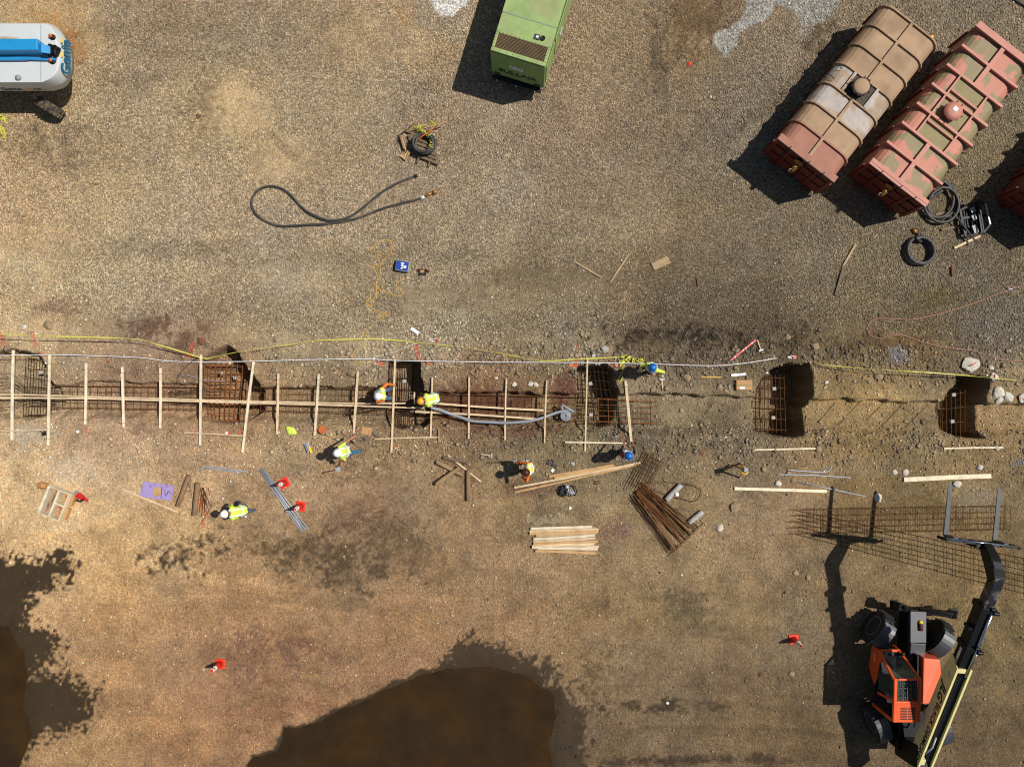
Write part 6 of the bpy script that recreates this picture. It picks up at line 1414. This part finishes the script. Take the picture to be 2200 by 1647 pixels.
# spilled debris bits
for i, (x, y, s, m, l) in enumerate([(167,927,.10,M_WHITE,'round white lid left of the third plank'),(487,930,.09,M_WHITE,'small white scrap on the batten below the round pit'),(1187,1010,.12,M_WHITE,'white square block beside the purple debris'),(1225,1091,.10,M_WHITE,'small white tube below the dark machine'),(1452,1060,.13,M_WHITE,'white card on the upper grey cylinder'),(1434,1509,.09,M_WHITE,'white pebble-like cap near the large puddle'),(2093,798,.1,M_CONE,'') ]):
    if l: tag(MB().prism([(-s/2,-s/2),(s/2,-s*.45),(s*.55,s/2),(-s*.45,s*.5)], 0, s*.4).obj('white_scrap', m, None, gp(x, y, .22 if i == 4 else 0), .4*i, bevel=.005), l, 'scrap')

# ---------------------------------------------------------------- rocks that can be told apart
def rock(px, py, s, m, label, seed, el=1.3, flat=.6, rz=0.0, group='larger rocks'):
    bm = bmesh.new(); bmesh.ops.create_icosphere(bm, subdivisions=2, radius=s/2); R = random.Random(seed)
    off = [Vector((R.uniform(-1,1), R.uniform(-1,1), R.uniform(-1,1))).normalized() for _ in range(11)]
    cut = [R.uniform(.58,.92) for _ in off]
    for v in bm.verts:
        n = v.co.normalized(); k = 1.1
        for o, c_ in zip(off, cut):
            d = n.dot(o)
            if d > .05 and c_/d < k: k = c_/d
        v.co = n * (s/2) * k; v.co.x *= el; v.co.z *= flat
    me = bpy.data.meshes.new('rock'); bm.to_mesh(me); bm.free(); me.materials.append(m)
    o = bpy.data.objects.new('rock', me); COL.objects.link(o); o.location = gp(px, py, s*flat*.22); o.rotation_euler = (0,0,rz); return tag(o, label, 'rock', group)
RK = [(105,697,.42,M_ROCK,'tan rock on the dirt above the leftmost planks'),(53,702,.2,M_ROCKW,'small pale stone left of the tan rock above the planks'),(432,733,.3,M_ROCKB,'brown slab above the round pit'),(594,728,.28,M_ROCK,'tan stone between brown slab and yellow tape'),
 (634,791,.2,M_ROCK,'pinkish stone above the short planks right of the round pit'),(637,806,.22,M_ROCK,'lower of two pinkish stones above the short planks'),(985,727,.24,M_ROCK,'long grey stone above the yellow tape'),(1298,749,.3,M_CONC,'square grey concrete lump above the fourth pit'),
 (1276,763,.16,M_ROCKW,'white chip left of the square concrete lump'),(1386,750,.2,M_ROCKB,'brown stone above the lime worker'),(1257,723,.22,M_ROCK,'oval tan stone, lower of three in the gravel above the fourth pit'),(1251,719,.2,M_ROCK,'oval tan stone, left of three in the gravel above the fourth pit'),(1261,717,.18,M_ROCK,'oval tan stone, right of three in the gravel above the fourth pit'),
 (1475,812,.3,M_ROCK,'flat oval stone right of the upright hammer'),(1422,797,.12,M_ROCKW,'small pale pebble beside the lime worker, upper of two'),(1423,807,.12,M_ROCKW,'small pale pebble beside the lime worker, lower of two'),(1545,832,.24,M_ROCK,'round grey stone left of the cardboard box'),
 (1558,839,.2,M_ROCK,'angular stone between the round stone and the cardboard box'),(1691,724,.26,M_ROCK,'grey stone in dark gravel above the fifth pit'),(1752,742,.30,M_ROCK,'square tan stone right of the fifth pit top'),(1801,786,.18,M_ROCK,'tan stone on the yellow line, left of the oval one'),
 (1886,808,.32,M_ROCK,'oval tan stone casting a black shadow below the yellow line'),(1776,821,.16,M_ROCKW,'white lump right of the fifth pit'),(1757,965,.24,M_ROCK,'stone at the right end of the white batten below the fifth pit'),(1402,984,.12,M_ROCKB,'dark pebble by the mesh bundle'),
 (1438,984,.16,M_ROCKB,'dark round stone right of the mesh bundle'),(1230,995,.18,M_CONC,'bluish stone left of the orange-vested worker'),(1283,1036,.2,M_ROCKB,'cracked brown clod right of the dark machine'),(1284,1049,.16,M_ROCK,'small tan clod below the cracked one'),(648,1016,.2,M_ROCK,'small clod right of the conduit bundle'),
 (797,952,.14,M_ROCK,'tan pebble by the walking worker, upper of two'),(797,967,.16,M_ROCK,'tan pebble by the walking worker, lower of two'),(1578,1088,.36,M_ROCK,'dark-sided boulder left of the long straight cage'),(1672,1039,.26,M_ROCKW,'pale angular rock above the long white board'),
 (1705,1033,.22,M_ROCK,'brown clod right of the pale angular rock'),(1640,1008,.26,M_ROCK,'brown rock left of the grey conduits'),(1923,1014,.2,M_ROCKW,'white angular chip left of the wide white board, leftmost'),(1945,1014,.22,M_ROCKW,'white angular chip left of the wide white board, rightmost'),
 (2056,1040,.34,M_ROCKW,'white rock beside the left fork tip'),(2104,1003,.26,M_ROCKW,'pointed pale rock above the wide white board'),(1886,1069,.34,M_ROCKW,'flat pale slab above the long straight cage'),(1710,1231,.2,M_ROCK,'lower tan stone left of the fork shadow'),(1736,1239,.2,M_ROCK,'tan stone touching the boom shadow'),
 (1634,1448,.18,M_ROCKB,'black hole-like dark clod below the right cone'),(1700,1447,.2,M_ROCK,'grey stone below the right cone'),(1337,1553,.16,M_ROCKB,'dark lump right of the large puddle'),(2141,963,.2,M_CONC,'grey stone at the right end of the rightmost batten'),
 (1546,1134,.26,M_ROCKW,'pale lump right of the rod heap'),(1481,138,.16,M_CONE,'small orange scrap on the gravel left of the tan tank'),(1527,208,.12,M_ROCKW,'white chip on the gravel left of the tan tank'),(428,250,.22,M_ROCKB,'dark clod on the gravel below the boom lift'),
 (1687,1272,.14,M_ROCKB,'black pebble above the right cone'),(580,710,.16,M_ROCK,'small stone above the yellow tape')]
for i, (x, y, s, m, l) in enumerate(RK): rock(x, y, s, m, l, i + 3, rz=i*1.3, el=1.0 + .4*((i*7) % 5)/5)
for i, (x, y, s, l, paint) in enumerate([(2083,783,.62,'big white concrete lump with an orange stripe above the sixth pit',1),(2134,808,.36,'white concrete lump right of the sixth pit opening',1),(2142,845,.5,'rough pale concrete heap right of the sixth pit, upper piece',0),(2165,852,.42,'rough pale concrete heap right of the sixth pit, middle piece',0),
   (2144,860,.3,'pointed white concrete shard right of the sixth pit',0),(2194,857,.36,'white concrete lump at the right edge of the photo',1),(2130,790,.2,'small pink-white lump above the sixth pit',0),(1140,824,.22,'white lime-like lump at the north lip of the trench',0),(1152,826,.2,'second white lump at the north lip of the trench',0),(1105,826,.18,'small white lump left of the lime lumps at the trench lip',0)]):
    o = rock(x, y, s, M_ROCKW, l, 90 + i, el=1.1, flat=.5, rz=i, group='broken concrete lumps')
    if paint: pm = MB(); pm.tube([(-s*.2,-s*.1,s*.2),(0,0,s*.235),(s*.2,.1*s,s*.2)], .02, 5, flat=.5); pm.obj('paint_stripe', M_CONE, o)
# ---------------------------------------------------------------- people
def fuse(mb, name, m, parent, voxel, smooth=3):
    me = bpy.data.meshes.new(name); me.from_pydata(mb.v, [], mb.f)
    bm = bmesh.new(); bm.from_mesh(me); bmesh.ops.recalc_face_normals(bm, faces=bm.faces); bm.to_mesh(me); bm.free()
    t = bpy.data.objects.new('tmp_fuse', me); COL.objects.link(t)
    r = t.modifiers.new('r', 'REMESH'); r.mode = 'VOXEL'; r.voxel_size = voxel; r.use_smooth_shade = True
    if smooth: s = t.modifiers.new('s', 'SMOOTH'); s.iterations = smooth; s.factor = .5
    dg = bpy.context.evaluated_depsgraph_get(); out = bpy.data.meshes.new_from_object(t.evaluated_get(dg)); out.name = name
    bpy.data.objects.remove(t); bpy.data.meshes.remove(me)
    out.materials.clear(); out.materials.append(m)
    if name in ('trousers', 'shirt', 'vest'):       # folds and creases in the cloth
        n = len(out.vertices); co = np.zeros(n*3); out.vertices.foreach_get('co', co); co = co.reshape(-1, 3); nm = np.zeros(n*3); out.vertices.foreach_get('normal', nm); nm = nm.reshape(-1, 3)
        sd = int(abs(parent.location.x)*10) if parent else 0
        d_ = 0.016*fbm(co[:,0]+co[:,2]*.6+sd, co[:,1]-co[:,2]*.8, .16, 7, 3) + 0.010*fbm(co[:,2]*1.7+sd, co[:,0]+co[:,1], .07, 8, 2)
        co = co + nm * d_[:, None]; out.vertices.foreach_set('co', co.ravel()); out.update()
    o = bpy.data.objects.new(name, out); COL.objects.link(o); o.parent = parent; return o
def ball(mb, c, r, sc=(1,1,1), n=10):
    prof_ = [(max(.002, r*math.sin(math.pi*i/n)), -r*math.cos(math.pi*i/n)) for i in range(n+1)]
    t = MB().lathe(prof_, n=n+2); t.v = [(v[0]*sc[0]+c[0], v[1]*sc[1]+c[1], v[2]*sc[2]+c[2]) for v in t.v]; mb.add(t.v, t.f)
def cap(mb, a, b, r0, r1):
    mb.cone(a, b, r0, r1, 12); ball(mb, a, r0*1.0); ball(mb, b, r1*1.0)
def mid(a, b, out, L):
    a = Vector(a); b = Vector(b); d = b - a; m = (a + b) / 2
    k = math.sqrt(max(0.0004, L*L/4 - d.length_squared/4)) if d.length < L else .01
    o = Vector(out); o = (o - d.normalized()*o.dot(d.normalized())).normalized(); return m + o*k
def person(px, py, z0, heading, label, hat, vest, sleeve, trouser, pel=(0,0,.95), chest=(0,.02,1.38), head=(0,.05,1.66), fl=(-.13,.05), fr=(.13,-.05), hl=(-.3,.3,1.0), hr=(.3,.3,1.0), el=(-.5,-.5,-.3), er=(.5,-.5,-.3), skin=M_SKIN, long_sleeve=True, hat_rz=0.0, glove=None, stripe=True, hat_tilt=0.0, long_vest=True):
    base = g(px, py, z0); 
    root = thing('person', label, 'person', base, heading - math.pi/2)
    V = Vector; P = V(pel); Cc = V(chest); Hd = V(head)
    sp = (Cc - P).normalized(); rx = V((1,0,0))
    shL, shR = Cc + V((-.185,0,.04)), Cc + V((.185,0,.04)); hpL, hpR = P + V((-.10,0,-.02)), P + V((.10,0,-.02))
    fL, fR = V((fl[0], fl[1], .09)), V((fr[0], fr[1], .09)); kL, kR = mid(hpL, fL, (-.15,1,0), .88), mid(hpR, fR, (.15,1,0), .88)
    HL, HR = V(hl), V(hr); eL, eR = mid(shL, HL, el, .58), mid(shR, HR, er, .58)
    b = MB()
    ball(b, Hd, .098, (.88,1.0,1.18)); cap(b, Hd - V((0,.01,.08)), Cc + V((0,0,.07)), .055, .062)
    ball(b, Hd + V((0,.10,-.02)), .018, (1,1.2,1.5)); ball(b, Hd + V((.087,0,-.01)), .022, (.5,1,1.4)); ball(b, Hd + V((-.087,0,-.01)), .022, (.5,1,1.4)); ball(b, Hd + V((0,.075,-.085)), .035, (1.2,1,.7))
    cap(b, shL - V((-.03,0,0)), shR - V((.03,0,0)), .075, .075); cap(b, Cc - sp*.06 - V((.07,0,0)), Cc - sp*.06 + V((.07,0,0)), .115, .115); cap(b, Cc - sp*.1, P, .13, .135); cap(b, hpL, hpR, .115, .115)
    for s, h_, k_, f_, sh, e_, hd_ in ((-1,hpL,kL,fL,shL,eL,HL),(1,hpR,kR,fR,shR,eR,HR)):
        cap(b, h_, k_, .088, .058); cap(b, k_, f_, .056, .040); cap(b, f_ - V((0,.02,.04)), f_ + V((0,.14,-.055)), .045, .035)
        cap(b, sh, e_, .052, .040); d = (hd_ - e_).normalized(); wr = hd_ - d*.06; cap(b, e_, wr, .040, .028)
        side = d.cross(V((0,0,1))); side = side.normalized() if side.length > .1 else V((1,0,0)); nn = side.cross(d).normalized()
        pc = hd_ + d*.0; cap(b, wr - side*.018, pc - side*.026 + d*.02, .02, .018); cap(b, wr + side*.018, pc + side*.026 + d*.02, .02, .018); cap(b, wr, pc + d*.02, .022, .02)
        for fi, (o_, L_) in enumerate(((-.033,.068),(-.011,.078),(.011,.074),(.033,.058))):
            a_ = pc + side*o_ + d*.03; m_ = a_ + d*L_*.5 - nn*.008; e2 = m_ + d*L_*.32 - nn*.028; cap(b, a_, m_, .0105, .0098); cap(b, m_, e2, .0098, .0085)
        t0 = wr + side*s*-.026 + d*.01; t1 = t0 - side*s*.028 + d*.03; cap(b, t0, t1, .013, .0115); cap(b, t1, t1 + d*.03 - nn*.012, .0115, .0095)
    body = fuse(b, 'body', skin, root, .011, 2)
    for s in (-1, 1): 
        e = MB(); ball(e, Hd + V((s*.034,.083,.012)), .013); e.obj('eye', M_TXW, body)
    hr_ = MB(); rs = [[Hd + V((.094*k*math.cos(t), .104*k*math.sin(t) - .012, z)) for t in [i*.3927 for i in range(16)] ] for z, k in ((-.045,.9),(.0,1.0),(.05,1.02),(.09,.8))]
    rs = [[p if p.y - Hd.y < .05 else p - V((0,.03,0)) for p in r_] for r_ in rs]; hr_.rings(rs, True).obj('hair', M_HAIR, body)
    t = MB(); cap(t, hpL, hpR, .13, .13); cap(t, P + sp*.06, P, .135, .14)
    for h_, k_, f_ in ((hpL,kL,fL),(hpR,kR,fR)): cap(t, h_, k_, .105, .078); cap(t, k_, f_ + V((0,0,.03)), .078, .066)
    fuse(t, 'trousers', trouser, root, .02)
    for f_ in (fL, fR): bt = MB(); cap(bt, f_ + V((0,0,.05)), f_ - V((0,0,.02)), .058, .055); cap(bt, f_ - V((0,.05,.045)), f_ + V((0,.17,-.05)), .045, .042); fuse(bt, 'boot', M_BOOT, root, .016, 2)
    s_ = MB(); cap(s_, shL, shR, .088, .088); cap(s_, Cc - sp*.06 - V((.07,0,0)), Cc - sp*.06 + V((.07,0,0)), .13, .13); cap(s_, Cc - sp*.1, P + sp*.08, .14, .145)
    for sh, e_, hd_ in ((shL,eL,HL),(shR,eR,HR)):
        cap(s_, sh, e_ if long_sleeve else sh + (e_-sh)*.75, .068, .056)
        if long_sleeve: d = (hd_ - e_).normalized(); cap(s_, e_, hd_ - d*.09, .054, .042)
    fuse(s_, 'shirt', sleeve, root, .018)
    v_ = MB(); cap(v_, shL + V((.02,0,0)), shR - V((.02,0,0)), .100, .100); cap(v_, Cc - sp*.06 - V((.08,0,0)), Cc - sp*.06 + V((.08,0,0)), .148, .148); cap(v_, Cc - sp*.12 - V((.05,0,0)), P + sp*.05 - V((.05,0,0)), .152, .158); cap(v_, Cc - sp*.12 + V((.05,0,0)), P + sp*.05 + V((.05,0,0)), .152, .158)
    ve = fuse(v_, 'vest', vest, root, .018)
    if stripe:
        fw = rx.cross(sp) * -1; fw = V((0,1,0)) - sp*sp.y; fw.normalize()
        for xx in (-.115, .115):
            c0 = Cc + V((xx,0,0)); pts = [c0 + fw*.165 - sp*.42, c0 + fw*.165 - sp*.1, c0 + fw*.12 + sp*.05, c0 + sp*.150, c0 - fw*.12 + sp*.05, c0 - fw*.165 - sp*.1, c0 - fw*.165 - sp*.42]
            MB().tube(spline(pts, .05), .032, 8, flat=.35).obj('reflective_stripe', M_REFL, ve)
        cw = (P + sp*.16); MB().tube([cw + rx*.222*math.cos(a_) + fw*.172*math.sin(a_) for a_ in [i*.3927 for i in range(16)]], .028, 8, closed=True, flat=.8).obj('reflective_stripe', M_REFL, ve)
    if glove:
        for hd_ in (HL, HR): gb_ = MB(); ball(gb_, hd_, .05, (1,1.2,.9)); gb_.obj('glove', glove, root)
    helmet(root, Hd + V((0,0,.045)), hat, hat_rz, hat_tilt)
    return root
D = math.radians
person(826,848,-.42, D(8), 'worker with white hard hat and orange sleeves crouching in the trench by the third pit', M_HHW, M_LIME, M_ORSL, M_JEAN, pel=(0,-.12,.62), chest=(-.02,.10,1.02), head=(.06,-.02,1.34), fl=(-.2,.15), fr=(.16,.02), hl=(-.30,.55,.80), hr=(.25,.05,.75), er=(.25,-1,-.1), el=(-1,.1,.2), hat_tilt=-.2)
person(934,857,-.40, D(195), 'worker in lime jacket bent over in the trench, pulling the grey hose', M_HHY, M_LIME, M_LIME, M_JEAN, pel=(0,-.16,.86), chest=(0,.16,1.20), head=(.02,.38,1.28), fl=(-.15,-.08), fr=(.15,.05), hl=(-.16,.42,.62), hr=(.12,.45,.66), el=(-1,0,0), er=(1,0,0), hat_tilt=-.9)
person(1388,791,0.0, D(236), 'blue hard hat worker in lime jacket standing at the tape tangle', M_HHB, M_LIME, M_LIME, M_DARKP, head=(.02,.06,1.66), hl=(-.36,.10,1.12), hr=(.25,.38,1.05), el=(-1,-.4,-.2), er=(1,.2,-.2), hat_rz=.4)
person(753,965,0.0, D(194), 'white hard hat worker in lime vest striding left with one arm flung back', M_HHW, M_LIME, M_LIME, M_JEAN2, pel=(0,-.06,.93), chest=(0,.06,1.34), head=(0,.14,1.62), fl=(-.14,-.36), fr=(.10,.18), hl=(-.34,.25,1.0), hr=(.42,-.42,1.08), er=(.6,.3,-.2), long_sleeve=False)
person(536,1089,0.0, D(187), 'white hard hat worker in lime vest stooping beside the rusty scrap heap', M_HHW, M_LIME, M_LIME, M_JEAN, pel=(0,-.10,.82), chest=(-.02,.22,1.20), head=(0,.42,1.42), fl=(-.12,-.16), fr=(.26,.36), hl=(-.26,-.02,.66), hr=(.24,.40,.72), el=(-.6,-.8,0), er=(.8,-.2,0), skin=M_SKIN2, long_sleeve=False, glove=M_TXW, hat_tilt=-.35)
person(1133,1001,0.0, D(178), 'brown hard hat worker with orange sleeves holding a long grey tool', M_HHD, mat('yellow_vest',(214,216,96),var=.12), M_ORSL, M_DARKP, pel=(0,-.06,.92), chest=(0,-.02,1.33), head=(-.10,.08,1.58), fl=(-.16,.1), fr=(.16,-.05), hl=(-.34,.20,1.05), hr=(.20,.42,1.0), el=(-1,-.2,0), er=(.9,-.1,.2))
person(1337,974,0.0, D(86), 'worker in blue hard hat and orange vest standing above the long lumber pile', M_HHB, M_ORNG, M_BLKM, M_DARKP, head=(0,.03,1.66), hl=(-.12,.42,1.05), hr=(.22,.40,1.05), hat_rz=.2, skin=M_SKIN2)
t = thing('breaker_tool', 'long grey and black tool held out by the worker in the dark brown hard hat', 'tool', g(1118,988), 0)
def tl(px, py, h): return g(px, py, h) - t.location
MB().cone(tl(1136,990,1.02), tl(1112,990,.95), .045, .04, 10).obj('tool_body', M_GALV, t); MB().cone(tl(1112,990,.95), tl(1098,990,.9), .025, .022, 8).obj('tool_nose', M_GREY, t); MB().cone(tl(1098,990,.9), tl(1070,991,.75), .016, .014, 8).obj('shadow_bit', M_BLKM, t); MB().beam(tl(1130,986,1.05), tl(1130,996,1.05), .03, .03).obj('side_grip', M_BLKM, t)  # black front end stands in for the tool's cast shadow
t = thing('claw_hammer', 'hammer in the back-flung hand of the striding worker', 'hammer', g(776,948), 0)
MB().beam(g(773,949,1.08)-t.location, g(780,943,1.12)-t.location, .03, .03).obj('handle', M_BOOT, t); MB().beam(g(777,939,1.13)-t.location, g(784,947,1.13)-t.location, .04, .04).obj('head', M_BLKM, t)
